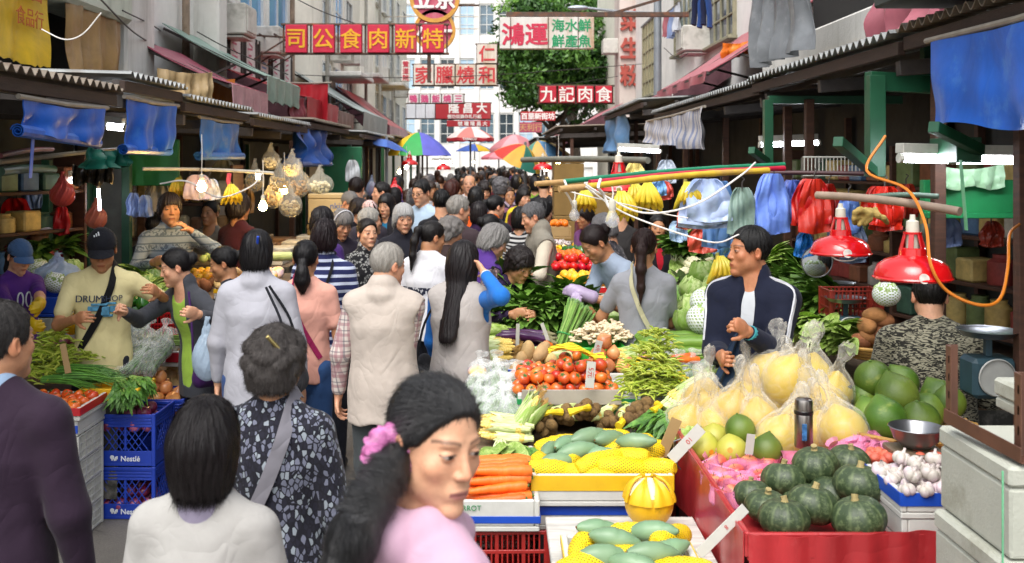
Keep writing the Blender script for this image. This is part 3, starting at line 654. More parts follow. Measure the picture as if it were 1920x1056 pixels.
# produce: every kind is a list of (part name, mesh) variants, shared by its copies
def bagmat(name='clear_bag',col='f2f2f0',a=.3,rough=.18):
 if name in MATS:return MATS[name]
 m,t,b=base(name);n=t.noise(t.coord(),12,2,.5,1.2);r=t.math('ABSOLUTE',t.math('SUBTRACT',n,.5))
 t.val(b,Roughness=.26,**{'Base Color':(*hx(col),1),'Specular IOR Level':.4});lw=t.new('ShaderNodeLayerWeight');lw.inputs[0].default_value=.35;t.link(t.math('ADD',t.math('MULTIPLY_ADD',t.step(r,.05,.0),.1,a-.1),t.math('MULTIPLY',lw.outputs['Facing'],.32)),b.inputs['Alpha'])
 t.link(t.bump(t.math('POWER',r,.6),.5,.02),b.inputs['Normal']);MATS[name]=m;return m
def netmat(name,col,scale=60):
 """knitted foam or mesh sleeve: strands with holes between"""
 if name in MATS:return MATS[name]
 m,t,b=base(name);v=t.coord((1,1,1));s=t.new('ShaderNodeSeparateXYZ');t.link(v,s.inputs[0])
 a=t.math('MULTIPLY',t.math('ARCTAN2',s.outputs[0],s.outputs[1]),scale*.055);z=t.math('MULTIPLY',s.outputs[2],scale)
 w1=t.math('ABSOLUTE',t.math('SUBTRACT',t.math('FRACT',t.math('ADD',a,z)),.5));w2=t.math('ABSOLUTE',t.math('SUBTRACT',t.math('FRACT',t.math('SUBTRACT',a,z)),.5))
 al=t.math('GREATER_THAN',t.math('MAXIMUM',w1,w2),.3);t.link(al,b.inputs['Alpha']);t.val(b,Roughness=.6,**{'Base Color':(*hx(col),1)});MATS[name]=m;return m
def vein(name,c1,c2,scale=10,rough=.5,bump=.4,stretch=(1,1,1),objvar=.15,sss=.0):
 """leafy skin: light veins over a darker blade"""
 if name in MATS:return MATS[name]
 m,t,b=base(name);v=t.coord(stretch);n=t.noise(v,scale,4,.6,1.5);r=t.math('ABSOLUTE',t.math('SUBTRACT',n,.5));c=t.mix(t.step(r,.0,.1),hx(c2),hx(c1))
 c=t.mix(t.step(t.noise(v,scale*.5,3),.35,.7),c,mul(hx(c1),.7));oi=t.new('ShaderNodeObjectInfo');h=t.new('ShaderNodeHueSaturation');t.link(t.math('MULTIPLY_ADD',oi.outputs['Random'],objvar*2,1-objvar),h.inputs['Value']);t.link(c,h.inputs['Color'])
 t.link(h.outputs[0],b.inputs['Base Color']);t.val(b,Roughness=rough,**{'Subsurface Weight':sss});t.link(t.bump(r,bump,.02),b.inputs['Normal']);MATS[name]=m;return m
def radial(name,c1,c2,n=10,rough=.35,speck=None,wid=.14,objvar=.1):
 """skin with stripes running from stem to base"""
 if name in MATS:return MATS[name]
 m,t,b=base(name);s=t.new('ShaderNodeSeparateXYZ');co=t.coord();t.link(co,s.inputs[0]);nz=t.noise(co,25,4,.65)
 a=t.math('MULTIPLY',t.math('ARCTAN2',s.outputs[0],s.outputs[1]),n/6.28318);f=t.math('ABSOLUTE',t.math('SUBTRACT',t.math('FRACT',t.math('ADD',a,t.math('MULTIPLY',nz,.16))),.5))
 c=t.mix(t.math('MULTIPLY',t.step(f,wid,.0),t.step(nz,.3,.6)),hx(c1),hx(c2));c=t.mix(t.math('MULTIPLY',t.step(t.noise(co,48,6,.75),.5,.62),.7),c,hx(speck or c2))
 oi=t.new('ShaderNodeObjectInfo');h=t.new('ShaderNodeHueSaturation');t.link(t.math('MULTIPLY_ADD',oi.outputs['Random'],objvar*2,1-objvar),h.inputs['Value']);t.link(c,h.inputs['Color'])
 t.link(h.outputs[0],b.inputs['Base Color']);t.val(b,Roughness=rough);t.link(t.bump(nz,.15,.01),b.inputs['Normal']);MATS[name]=m;return m
def ball(r,sq=1.0,n=20,m=12,dimple=.0,mod=None,pt=0):
 pr=[]
 for i in range(m+1):
  a=math.pi*i/m;rr=math.sin(a)*r;z=math.cos(a)*r*sq
  z-=dimple*r*math.exp(-(math.sin(a)/.35)**2)*(1 if i<m/2 else-.5)
  if pt and i<m/2:z+=pt*r*math.exp(-(math.sin(a)/.3)**2)
  pr.append((max(rr,.0004),z))
 return pr[::-1]
def lump(mb,r,sq=1,seed=0,amp=.06,mi=0,T=None,n=16,m=10,**k):
 q=random.Random(seed);ph=[q.uniform(0,6)for _ in range(4)]
 return mb.lathe(ball(r,sq,n,m,**k),n,mi,T,lambda a,z:1+amp*(math.sin(2*a+ph[0]+20*z)+.6*math.sin(3*a+ph[1]-31*z)))
KINDS={}
def kind(f):KINDS[f.__name__]=f;return f
PROTO={}
def variants(k):
 if k not in PROTO:PROTO[k]=KINDS[k]()
 return PROTO[k]
MSTEM=lambda:M('stem_green','4f6b2c',.7)
def long_body(mb,L,r0,bend,n=12,mi=0,prof=None,seg=12,seed=0,end=.0):
 q=random.Random(seed);pts=[];rr=[]
 for i in range(seg+1):
  t=i/seg;x=(t-.5)*L;pts.append((x,bend*(1-(2*t-1)**2)*L*.3,q.uniform(-.002,.002)));rr.append(r0*(prof(t)if prof else math.sin(math.pi*min(.97,max(.03,t)))**.35))
 mb.tube(pts,rr,n,mi);return pts
@kind
def tomato():
 out=[]
 for i in range(3):
  mb=MB();mb.lathe(ball(.034,.84,dimple=.16),20,0,None,lambda a,z:1+.025*math.sin(5*a+i))
  for k in range(5):a=k*1.257;mb.leaf((0,0,.0255),(math.cos(a),math.sin(a),.15),(0,0,1),.016,.007,1)
  mb.tube([(0,0,.025),(.002,0,.034)],.002,5,1);out.append([('tomato',mb.mesh('tomato',[M('tomato_skin','cc4a1a',.25,.25,7,coat=.25,objvar=.25,huevar='dc7a2c'),MSTEM()]))])
 return out
@kind
def red_tomato():
 mb=MB();mb.lathe(ball(.036,.88,dimple=.14),16,0);mb.tube([(0,0,.026),(.002,0,.037)],.003,5,1)
 return[[('red_tomato',mb.mesh('red_tomato',[M('red_tomato_skin','c81f14',.22,.2,6,objvar=.15),MSTEM()]))]]
def citrus(nm,col,r,hv=None,sq=.95,pt=0,bump=.15):
 mb=MB();lump(mb,r,sq,3,.012,pt=pt);mb.tube([(0,0,r*sq-.003),(0,0,r*sq+.002)],.003,6,1);return[[(nm,mb.mesh(nm,[M(nm+'_skin',col,.38,.12,5,bump,300,objvar=.14,huevar=hv),MSTEM()]))]]
@kind
def orange():return citrus('orange','e67412',.037)
@kind
def lemon():return citrus('lemon','e8b020',.034,'e89a1c',1.02)
@kind
def green_apple():return citrus('green_apple','b5c860',.037,'d0d890',.92)
@kind
def red_onion():
 mb=MB();mb.lathe(ball(.04,.86,pt=.3),16,0,None,lambda a,z:1+.02*math.sin(9*a));return[[('red_onion',mb.mesh('red_onion',M('red_onion_skin','6e1c3e',.3,.45,14,stretch=(1,1,.25),objvar=.2,huevar='a85a7c')))]]
@kind
def onion():
 mb=MB();mb.lathe(ball(.044,.88,pt=.32),16,0,None,lambda a,z:1+.02*math.sin(9*a));return[[('onion',mb.mesh('onion',M('onion_skin','c47a48',.3,.3,14,stretch=(1,1,.25),objvar=.15,huevar='dda06a')))]]
@kind
def potato():
 out=[]
 for i in range(3):mb=MB();lump(mb,.04,1.45+.2*i,i,.05);out.append([('potato',mb.mesh('potato',M('potato_skin','c0a06c',.75,.2,14,.2,objvar=.15,dirt='8a6a42',dlo=.55,dhi=.75)))])
 return out
@kind
def brown_yam():
 mb=MB();lump(mb,.045,1.5,4,.06);return[[('brown_yam',mb.mesh('brown_yam',M('yam_skin','8a5a34',.85,.3,20,.4,objvar=.15)))]]
def pepper(nm,col):
 mb=MB();mb.lathe([(.004,-.04),(.022,-.044),(.034,-.03),(.04,.0),(.043,.025),(.036,.042),(.014,.036),(.003,.034)],24,0,None,lambda a,z:1+.09*math.cos(4*a))
 mb.tube([(0,0,.033),(.004,0,.05),(.012,0,.06)],[.007,.005,.006],7,1);return[[(nm,mb.mesh(nm,[M(nm+'_skin',col,.15,.15,6,coat=.5,objvar=.1),MSTEM()]))]]
@kind
def green_pepper():return pepper('green_pepper','2f6a22')
@kind
def yellow_pepper():return pepper('yellow_pepper','e8b414')
@kind
def carrot():
 out=[]
 for i in range(2):
  mb=MB();long_body(mb,.24,.021,.05-.1*i,12,0,lambda t:(.25+.75*t**.6)*(1 if t<.95 else.75),14,i);mb.tube([(.118,0,0),(.128,0,.002)],.006,6,1);out.append([('carrot',mb.mesh('carrot',[M('carrot_skin','e8691c',.45,.12,30,.25,90,stretch=(1.5,.3,.3),objvar=.08),MSTEM()]))])
 return out
def corn_mesh(husk,nm,green):
 out=[]
 for i in range(3):
  q=random.Random(i+10);mb=MB();long_body(mb,.2,.024,.0,14,0,lambda t:min(1,(.12+1.6*(1-t))**.6)*(1 if t>.05 else.8),14)
  for k in range(9):
   a=k*.7+q.uniform(-.2,.2);L=q.uniform(.16,.26)*husk;o=Vector((-.1,math.cos(a)*.012,math.sin(a)*.012));n=Vector((-.1,math.cos(a),math.sin(a)))
   vs=[];W=q.uniform(.034,.05)
   for s in range(8):
    t=s/7;rad=.0265*(1 if t<.75 else 1+.7*(t-.75))*min(1,.55+1.5*t);w=W*(.5+math.sin(math.pi*min(1,t*.8+.1))*.6)*(1-t**5)
    for u_ in(-1,-.4,.4,1):aa=a+u_*w/.055;vs.append((-.115+L*t,math.cos(aa)*rad,math.sin(aa)*rad))
   mb.add(vs,[(s*4+c,s*4+c+1,s*4+c+5,s*4+c+4)for s in range(7)for c in range(3)],1)
  mb.tube([(-.11,0,0),(-.14,0,0)],[.014,.011],8,1)
  for k in range(10):mb.tube([(.1,0,0),(.125,q.uniform(-.012,.012),q.uniform(-.01,.012)),(.145,q.uniform(-.02,.02),q.uniform(-.02,.015))],.0012,4,2,False)
  out.append([(nm,mb.mesh(nm,[corn_mat(),vein(nm+'_husk',green,'e4e8b8',30,.6,.25,(.15,1,1)),M('corn_silk','b08a4a',.8)]))])
 return out
def corn_mat():
 if 'corn_kernel' in MATS:return MATS['corn_kernel']
 m,t,b=base('corn_kernel');v=t.new('ShaderNodeTexVoronoi');v.inputs['Scale'].default_value=130;t.link(t.coord((.8,1,1)),v.inputs['Vector']);t.link(t.mix(t.step(v.outputs['Distance'],.2,.8),hx('f2dc84'),hx('d0a83c')),b.inputs['Base Color'])
 t.link(t.bump(v.outputs['Distance'],-.6,.008),b.inputs['Normal']);t.val(b,Roughness=.35);MATS['corn_kernel']=m;return m
@kind
def corn():return corn_mesh(.72,'corn','b8c878')
@kind
def green_corn():return corn_mesh(1.0,'green_corn','8fae4a')
@kind
def eggplant():
 out=[]
 for i in range(2):
  mb=MB();p=long_body(mb,.32,.024,.18+.16*i,14,0,lambda t:(.75+.25*math.sin(math.pi*(1-t)))*min(1,(t*9)**.5+.1)*min(1,((1-t)*6)**.5+.3),16,i);e=Vector(p[-1])
  mb.tube([e-Vector((.03,-.012,0)),e,e+Vector((.03,-.012,.004))],[.0225,.014,.006],10,1);out.append([('eggplant',mb.mesh('eggplant',[M('eggplant_skin','3c1540',.2,.3,10,coat=.3,objvar=.15),M('calyx','6d6848',.7)]))])
 return out
@kind
def bitter_melon():
 mb=MB();long_body(mb,.26,.03,.1,16,0,lambda t:math.sin(math.pi*min(.97,max(.03,t)))**.6,16);return[[('bitter_melon',mb.mesh('bitter_melon',vein('bitter_skin','88a838','c4d488',45,.4,.8,(.3,1,1))))]]
@kind
def gourd():
 mb=MB();long_body(mb,.42,.029,.06,14,0,lambda t:min(1,(t*14)**.5+.2)*min(1,((1-t)*14)**.5+.2),18);mb.tube([(.2,.0,0),(.24,.002,.005)],[.012,.007],8,1);return[[('gourd',mb.mesh('gourd',[M('gourd_skin','567a26',.4,.25,8,.15,40,stretch=(.3,1,1),objvar=.12,huevar='7c9a3c'),MSTEM()]))]]
@kind
def pale_melon():
 mb=MB();long_body(mb,.3,.033,.04,14,0,lambda t:min(1,(t*10)**.5+.15)*min(1,((1-t)*10)**.5+.15),16);return[[('pale_melon',mb.mesh('pale_melon',vein('pale_skin','b4cc84','dde6b8',30,.4,.2,(.2,1,1))))]]
@kind
def mango():
 out=[]
 for i in range(2):
  mb=MB();long_body(mb,.19,.043,.12,18,0,lambda t:math.sin(math.pi*min(.985,max(.015,t)))**.55*(1.0-.2*t),16,i);mb.tube([(-.093,0,0),(-.1,0,.003)],.004,6,1)
  out.append([('mango',mb.mesh('mango',[M('mango_skin','6a8a68',.42,.14,7,objvar=.12,huevar='8aa680',bump=.05),M('mango_stem','7a5a34',.8)]))])
 return out
@kind
def sleeved_mango():
 out=[]
 for i in range(2):
  mb=MB();long_body(mb,.18,.042,.1,18,0,lambda t:math.sin(math.pi*min(.98,max(.02,t)))**.55*(1.0-.2*t),14,i);b2=MB();long_body(b2,.235,.0475,.08,26,0,lambda t:.42+.58*math.sin(math.pi*t)**.5,20,i+3)
  out.append([('sleeved_mango',mb.mesh('sleeved_mango',M('mango_yellowish','8c9a48',.42,.2,7))),('net_sleeve',b2.mesh('net_sleeve',netx('yellow_net','f2cc10')))])
 return out
def netx(name,col,scale=58):
 if name in MATS:return MATS[name]
 m,t,b=base(name);s=t.new('ShaderNodeSeparateXYZ');t.link(t.coord(),s.inputs[0]);a=t.math('MULTIPLY',t.math('ARCTAN2',s.outputs[1],s.outputs[2]),3.2);z=t.math('MULTIPLY',s.outputs[0],scale)
 w=[t.math('ABSOLUTE',t.math('SUBTRACT',t.math('FRACT',t.math(o,a,z)),.5))for o in('ADD','SUBTRACT')];t.link(t.math('MAXIMUM',t.math('GREATER_THAN',t.math('MAXIMUM',*w),.26),.25),b.inputs['Alpha'])
 t.val(b,Roughness=.55,**{'Base Color':(*hx(col),1)});t.link(t.bump(t.math('MAXIMUM',*w),.6,.006),b.inputs['Normal']);MATS[name]=m;return m
@kind
def pumpkin():
 out=[]
 for i in range(3):
  mb=MB();mb.lathe(ball(.09,.74+.04*i,60,16,dimple=.17),60,0,None,lambda a,z:1-.035*abs(math.sin(5*a))**6+.015*math.sin(2*a+i));st=MB();h=.09*(.74+.04*i)*.83
  st.tube([(0,0,h-.008),(.001,0,h+.006),(.005,.002,h+.018)],[.017,.011,.012],9);out.append([('pumpkin',mb.mesh('pumpkin',radial('pumpkin_skin','303f26','5a6844',10,.48,'66734e',.16))),('stem',st.mesh('stem',M('pumpkin_stem','9a8a5c',.85,.25,60,.4)))])
 return out
@kind
def apple():
 mb=MB();mb.lathe(ball(.036,.9,dimple=.25),18,0);mb.tube([(0,0,.022),(.002,0,.04)],.0013,5,1);nt=MB();nt.lathe([(.02,-.036),(.034,-.028),(.041,-.01),(.042,.008),(.044,.02),(.05,.03)],36,0,None,lambda a,z:1+.03*math.sin(9*a)*(z>0))
 return[[('apple',mb.mesh('apple',[M('apple_skin','cc4a48',.28,.3,12,stretch=(1,1,.3),objvar=.15,huevar='e0a070',coat=.2),MSTEM()])),('foam_net',nt.mesh('foam_net',netmat('pink_foam','e58fb8',95)))]]
@kind
def pink_netted_apple():
 mb=MB();lump(mb,.034,.9);nt=MB();nt.lathe([(.012,-.042),(.033,-.03),(.04,-.008),(.04,.014),(.03,.03),(.017,.042),(.026,.055)],36,0,None,lambda a,z:1+.04*math.sin(7*a)*(z>.03))
 return[[('netted_apple',mb.mesh('netted_apple',M('apple_pink','c86a80',.4))),('foam_net',nt.mesh('foam_net',netmat('pink_foam','e58fb8',95)))]]
@kind
def pomelo():
 out=[]
 for i in range(2):
  mb=MB();mb.lathe(ball(.082,1.0,26,16,pt=.16*(i+.4)),26,0,None,lambda a,z:1+.015*math.sin(2*a+i));mb.tube([(0,0,.083),(.002,0,.092+.01*i)],.006,7,1)
  out.append([('pomelo',mb.mesh('pomelo',[M('pomelo_skin','46661c',.4,.28,7,.25,200,objvar=.2,huevar='6f8430',dirt='8a9440',dlo=.58,dhi=.74,dscale=12),MSTEM()]))])
 return out
@kind
def yellow_pomelo():
 mb=MB();mb.lathe(ball(.072,.95,26,14,pt=.12),26,0,None,lambda a,z:1+.015*math.sin(2*a));st=MB();st.lathe([(.0005,.0),(.012,.0),(.0125,-.0008)],14,0);T=Matrix.Translation((0,-.0712,.012))@Matrix.Rotation(R(80),4,'X')
 b2=MB();b2.add([T@Vector(v)for v in st.v],st.f);return[[('yellow_pomelo',mb.mesh('yellow_pomelo',M('yellow_pomelo_skin','a8a83c',.36,.18,5,.2,260,objvar=.1,huevar='b8b24c'))),('sticker',b2.mesh('sticker',M('sticker_orange','c88820',.4)))]]
@kind
def bagged_pomelo():
 out=[]
 for i in range(3):
  q=random.Random(i);mb=MB();mb.lathe(ball(.09,1.02,26,14,pt=.2),26,0,None,lambda a,z:1+.02*math.sin(2*a+i));fd=Field(axis(-.13,.13,.006),axis(-.13,.13,.006),axis(-.11,.25,.006))
  fd.el((0,0,.0),(.098,.098,.098),.02);fd.rc((0,0,.06),(0,.004,.13),.055,.016,.05);fd.rc((0,.004,.125),(0,.006,.15),.014,.013,.01);fd.rc((0,.006,.15),(.02-.02*i,.012,.2),.012,.038,.012,((.3,.95,0),.5))
  x,y,z=np.meshgrid(*fd.ax,indexing='ij',sparse=True);a=np.arctan2(x,y);fd.f+=(.006*np.clip((z-.02)*12,0,1)*np.sin(9*a+i+14*z)+.0025*np.sin(60*x+3*i+40*z)*np.sin(50*y)).astype('f4')
  V,Q=fd.nets();out.append([('bagged_pomelo',mb.mesh('bagged_pomelo',M('bag_pomelo_skin','c4a21c',.42,.14,5,.15,260,objvar=.1,huevar='b8a028'))),('plastic_bag',npmesh('plastic_bag',V,Q,bagmat('pomelo_bag','e8e4d8',.2)))])
 return out
@kind
def garlic():
 mb=MB()
 for k in range(5):a=k*1.257;lump(mb,.017,1.15,k,.03,0,Matrix.Translation((math.cos(a)*.013,math.sin(a)*.013,0)),10,8)
 mb.lathe([(.017,-.002),(.012,.014),(.005,.024),(.004,.034)],10,0);return[[('garlic',mb.mesh('garlic',M('garlic_skin','bdb6ac',.5,.1,30,.1,objvar=.06,huevar='d4c0c8')))]]
def cabbage_mesh(seed,c1,c2,nm):
 q=random.Random(seed);mb=MB();lump(mb,.085,.86,seed,.025,0,None,24,14)
 for k in range(7):
  a=k*.9+q.uniform(-.2,.2);el=q.uniform(-.1,.5);sz=q.uniform(.75,1.05)
  def fn(u,v,a=a,el=el,sz=sz):
   aa=a+(u-.5)*1.7*sz;e=-1.25+v*(1.9+el);r=.088+.004*math.sin(aa*9+v*6)+.012*max(0,v-.8)*5*(1+.5*math.sin(u*20));return(math.cos(aa)*math.cos(e)*r,math.sin(aa)*math.cos(e)*r,math.sin(e)*r*.88)
  mb.sheet(fn,8,8,.0016,0)
 return(nm,mb.mesh(nm,vein('cabbage_'+c1,c1,c2,11,.5,.35,(1,1,.6))))
@kind
def cabbage():return[[cabbage_mesh(i,'86ac44','d2e09c','cabbage')]for i in range(2)]
@kind
def netted_cabbage():
 nt=MB();nt.lathe(ball(.096,.88,40,16),40);return[[cabbage_mesh(5,'9abc64','dce8b4','netted_cabbage'),('foam_net',nt.mesh('foam_net',netmat('white_foam','e4eae6',48)))]]
@kind
def cauliflower():
 fd=Field(axis(-.11,.11,.005),axis(-.11,.11,.005),axis(-.07,.1,.005));q=random.Random(3);fd.el((0,0,0),(.07,.07,.055),.01)
 for k in range(70):a=q.uniform(0,6.28);e=q.uniform(.0,1.5);r=.018*q.uniform(.7,1.1);fd.el((math.cos(a)*math.cos(e)*.075,math.sin(a)*math.cos(e)*.075,math.sin(e)*.068),(r,r,r),.004)
 x,y,z=np.meshgrid(*fd.ax,indexing='ij',sparse=True);fd.f+=(.0016*np.sin(420*x)*np.sin(400*y+1)*np.sin(410*z)).astype('f4');V,Q=fd.nets();lf=MB()
 for k in range(8):a=k*.785;lf.leaf((math.cos(a)*.045,math.sin(a)*.045,-.05),(math.cos(a)*.6,math.sin(a)*.6,.7),(-math.cos(a),-math.sin(a),.6),.13,.07,0,.1,5)
 return[[('cauliflower',npmesh('cauliflower',V,Q,M('cauli','dcd6b0',.7,.08,20))),('leaves',lf.mesh('leaves',vein('cauli_leaf','7d9a58','c8d4a0',12)))]]
def leafy(nm,seed,n,L,w,c1,c2,spread=.5,stem=.4,stc='a8c070',flow=False,curl=.6,yel=None,hgt=1.0):
 q=random.Random(seed);mb=MB()
 for k in range(n):
  a=q.uniform(-spread,spread);b=q.uniform(-.05,.45)*hgt;o=Vector((q.uniform(-.02,.02),q.uniform(-.035,.035),q.uniform(0,.03)));dr=Vector((math.cos(a),math.sin(a),b));l=L*q.uniform(.7,1.1);e=o+dr*l*stem
  if stem:mb.tube([o,vl(o,e,.5)+Vector((0,0,.008)),e],[.005,.004,.0025],5,1,False)
  for s in range(3 if stem>.3 else 1):mb.leaf(e+Vector((q.uniform(-.02,.02),q.uniform(-.03,.03),0)),dr+Vector((q.uniform(-.3,.3),q.uniform(-.7,.7),q.uniform(-.3,.4))),(q.uniform(-.4,.4),q.uniform(-.4,.4),1),l*(1-stem*.7)*q.uniform(.5,1),w*q.uniform(.7,1.2),2 if yel and q.random()<.3 else 0,curl*q.uniform(.3,1.3),5)
 return(nm,mb.mesh(nm,[vein('leaf_'+c1,c1,c2,24,.45,.3),M('leafstem_'+stc,stc,.5,.15),M('leaf_yellow',yel or 'c8a820',.6)]))
@kind
def leafy_greens():return[[leafy('leafy_greens',i,44,.32,.07,'55802a','7ea048',.75,.4,'8aa85c')]for i in range(3)]
@kind
def light_greens():return[[leafy('light_greens',i+5,22,.28,.075,'7fa03a','b8cc78',.4,.45,'d8e0b0')]for i in range(2)]
@kind
def herb_bunch():return[[leafy('herb_bunch',i+9,80,.3,.045,'3a6a1c','6c9a3c',.6,.55,'8ab058',curl=.9)]for i in range(2)]
@kind
def pea_pods():
 out=[]
 for i in range(3):
  q=random.Random(i);mb=MB()
  for k in range(60):
   p=Vector((q.gauss(0,.045),q.gauss(0,.045),0));p.z=.05*math.exp(-(p.x**2+p.y**2)/.004)+q.uniform(-.012,.012);a=q.uniform(0,6.28);dr=Vector((math.cos(a),math.sin(a),q.uniform(-.4,.3)))
   mb.tube([p,p+dr*.03+Vector((0,0,.006)),p+dr*.062],[.0025,.0065,.002],6,q.randrange(2))
  out.append([('pea_pods',mb.mesh('pea_pods',[M('pea_a','8fa32c',.5,.2),M('pea_b','aab444',.5,.2)]))])
 return out
def sticks(nm,seed,n,L,r,cols,spread=.03,bend=.03,tip=None,flatz=.5,taper=.5):
 q=random.Random(seed);mb=MB()
 for k in range(n):
  a=q.uniform(0,6.28);rr=spread*math.sqrt(q.random());y,z=math.cos(a)*rr,math.sin(a)*rr*flatz;e=1.35;l=L*q.uniform(.85,1.08);b=q.uniform(-bend,bend)
  mb.tube([(-l/2,y,z),(-l/6,y*.8+b*.5,z*.9+.004),(l/6,y+b,z),(l/2,y*e+b*1.5,z*e+q.uniform(-.01,.012))],[r,r,r*.95,r*taper],6,q.randrange(len(cols)))
  if tip:mb.leaf((l/2-.01,y*e+b*1.5,z*e),(1,y*3,.1),(0,0,1),.03,.012,len(cols))
 band=MB();band.tube([Vector((-.02*0-L*.12,math.cos(t*.524)*spread*1.06,math.sin(t*.524)*(spread*flatz+r)*1.12))for t in range(13)],.003,6);ms=[M(nm+'_'+c,c,.5,.2,20,objvar=.1)for c in cols]+([M(nm+'_tip',tip,.6)]if tip else[])
 return[(nm,mb.mesh(nm,ms)),('tie',band.mesh('tie',M('tie_green','3aa05a',.4)))]
@kind
def asparagus():return[sticks('asparagus',1,38,.3,.0055,['6f9440','5c8436','86a356'],.045,.012,'587a3c',.8,1.0)]
@kind
def long_beans():return[sticks('long_beans',i,34,.42,.0042,['6c8c34','587c2a','88a04a'],.04,.02,None,.6)for i in range(2)]
@kind
def spring_onions():
 q=random.Random(2);mb=MB()
 for k in range(90):
  y=q.uniform(-.09,.09);z=q.uniform(0,.05);l=q.uniform(.34,.48);yy=y*q.uniform(.9,1.7)
  mb.tube([(-.24,y,z),(-.1,y*.9,z+.012),(.04,yy,z+q.uniform(0,.03)),(-.24+l,yy*1.2,z+q.uniform(-.02,.03))],[.0035,.004,.0035,.0012],5,q.randrange(2))
 return[[('spring_onions',mb.mesh('spring_onions',[M('sponion_a','3f7322',.45,.25,20,objvar=.1),M('sponion_b','5c8f34',.45,.25,20)]))]]
@kind
def mushroom_heap():
 q=random.Random(4);mb=MB()
 for k in range(90):
  p=Vector((q.gauss(0,.06),q.gauss(0,.05),0));p.z=.07*math.exp(-(p.length_squared)/.006)+q.uniform(0,.015);a=q.uniform(0,6.28);dr=Vector((math.cos(a),math.sin(a),q.uniform(-.2,.5)));mb.tube([p,p+dr*.025,p+dr*.055],[.009,.0075,.006],7,0);lump(mb,q.uniform(.011,.016),.6,k,.05,0,Matrix.Translation(p+dr*.056),9,6)
 return[[('mushroom_heap',mb.mesh('mushroom_heap',M('mushroom','d6c4a4',.7,.15,14,objvar=0)))]]
@kind
def netted_taro():
 out=[]
 for i in range(2):
  q=random.Random(i+4);mb=MB();nt=MB()
  for k in range(16):a=q.uniform(0,6.28);r=q.uniform(0,.065);lump(mb,q.uniform(.024,.032),1.1,k,.08,0,Matrix.Translation((math.cos(a)*r,math.sin(a)*r,q.uniform(0,.07)*(1-r*8)))@Matrix.Rotation(q.uniform(0,3),4,'X'),11,8)
  nt.sheet(lambda u,v:((.1-.1*v)*math.cos(6.283*u)*(1+.1*math.sin(18.8*u))+.06*max(0,v-.8),(.1-.1*v)*math.sin(6.283*u),-.02+.02*math.sin(u*25)+.0+.13*v**2*(v<.99)+.05*max(0,v-.8)),24,8,.001);tw=MB();tw.tube([(-.03,-.06,.06),(-.09,-.09,.07),(-.15,-.06,.05)],[.02,.012,.022],8)
  out.append([('netted_taro',mb.mesh('netted_taro',M('taro_skin','6f5630',.9,.35,40,.6,90,objvar=.1))),('net_knot',tw.mesh('net_knot',M('net_knot_yellow','e2c21c',.5,.2,30,.5,80)))])
 return out
@kind
def banana_bunch():
 q=random.Random(1);mb=MB()
 for row in range(2):
  for k in range(5):
   a=(k-2)*.42+.1*row;o=Vector((math.sin(a)*.025,-.012*row,0));pts=[o+Vector((math.sin(a)*t*.09,-.055*math.sin(t*2.6)-.03*row,-.15*t+.03*row))for t in(0,.12,.25,.5,.75,.92,1)];mb.tube(pts,[.007,.01,.0185,.021,.02,.011,.006],9,0)
 mb.tube([(0,.0,-.01),(0,.0,.05)],[.018,.012],8,1);return[[('banana_bunch',mb.mesh('banana_bunch',[M('banana_skin','d6b022',.45,.15,14,objvar=.1,huevar='b8b030',dirt='7a5a1c',dlo=.66,dhi=.7),M('banana_stalk','8a8438',.7)]))]]
@kind
def ginger_bunch():
 fd=Field(axis(-.15,.15,.008),axis(-.12,.12,.008),axis(-.26,.14,.008));q=random.Random(8);pts=[Vector((0,0,.06))]
 for k in range(26):
  p=q.choice(pts);dr=Vector((q.gauss(0,1),q.gauss(0,.7),q.gauss(-.3,.8))).normalized();e=p+dr*q.uniform(.035,.06);e.x=max(-.12,min(.12,e.x));e.y=max(-.09,min(.09,e.y));e.z=max(-.22,min(.11,e.z));fd.rc(p,e,.019,.015,.01);pts.append(e)
 V,Q=fd.nets();return[[('ginger_bunch',npmesh('ginger_bunch',V,Q,M('ginger_skin','a08848',.8,.25,30,.4,60,stretch=(1,1,3))))]]
@kind
def bagged_cucumbers():
 out=[]
 for i in range(2):
  q=random.Random(i);mb=MB()
  for k in range(9):y=(k%5-2)*.026+q.uniform(-.005,.005);z=(k//5)*.026;mb.tube([(-.09,y,z),(-.03,y+.003,z+.004),(.03,y,z+.003),(.09,y*.9,z)],[.006,.013,.0125,.005],9,0)
  fd=Field(axis(-.15,.2,.007),axis(-.1,.1,.007),axis(-.03,.1,.007));fd.rc((-.07,-.03,.012),(.07,-.03,.012),.042,.04,.03);fd.rc((-.07,.03,.012),(.07,.03,.012),.042,.04,.03);fd.rc((.08,0,.03),(.15,0,.06),.03,.012,.03);fd.el((.17,0,.07),(.022,.05,.02),.02)
  x,y,z=np.meshgrid(*fd.ax,indexing='ij',sparse=True);fd.f+=(.0035*np.sin(70*x+50*y+i)+.003*np.sin(90*y+40*z)).astype('f4');V,Q=fd.nets()
  out.append([('bagged_cucumbers',mb.mesh('bagged_cucumbers',M('cucumber_skin','5a7a44',.4,.25,14,.2,objvar=.15))),('plastic_bag',npmesh('plastic_bag',V,Q,bagmat('veg_bag','eef2f0',.24)))])
 return out
@kind
def net_of_onions():
 mb=MB();q=random.Random(2)
 for k in range(14):a=q.uniform(0,6.28);r=q.uniform(0,.08);lump(mb,.028,.9,k,.02,0,Matrix.Translation((math.cos(a)*r,math.sin(a)*r,q.uniform(0,.05))),12,8)
 return[[('net_of_onions',mb.mesh('net_of_onions',M('net_onion','c8604c',.5,.2,40,.4,objvar=.1)))]]
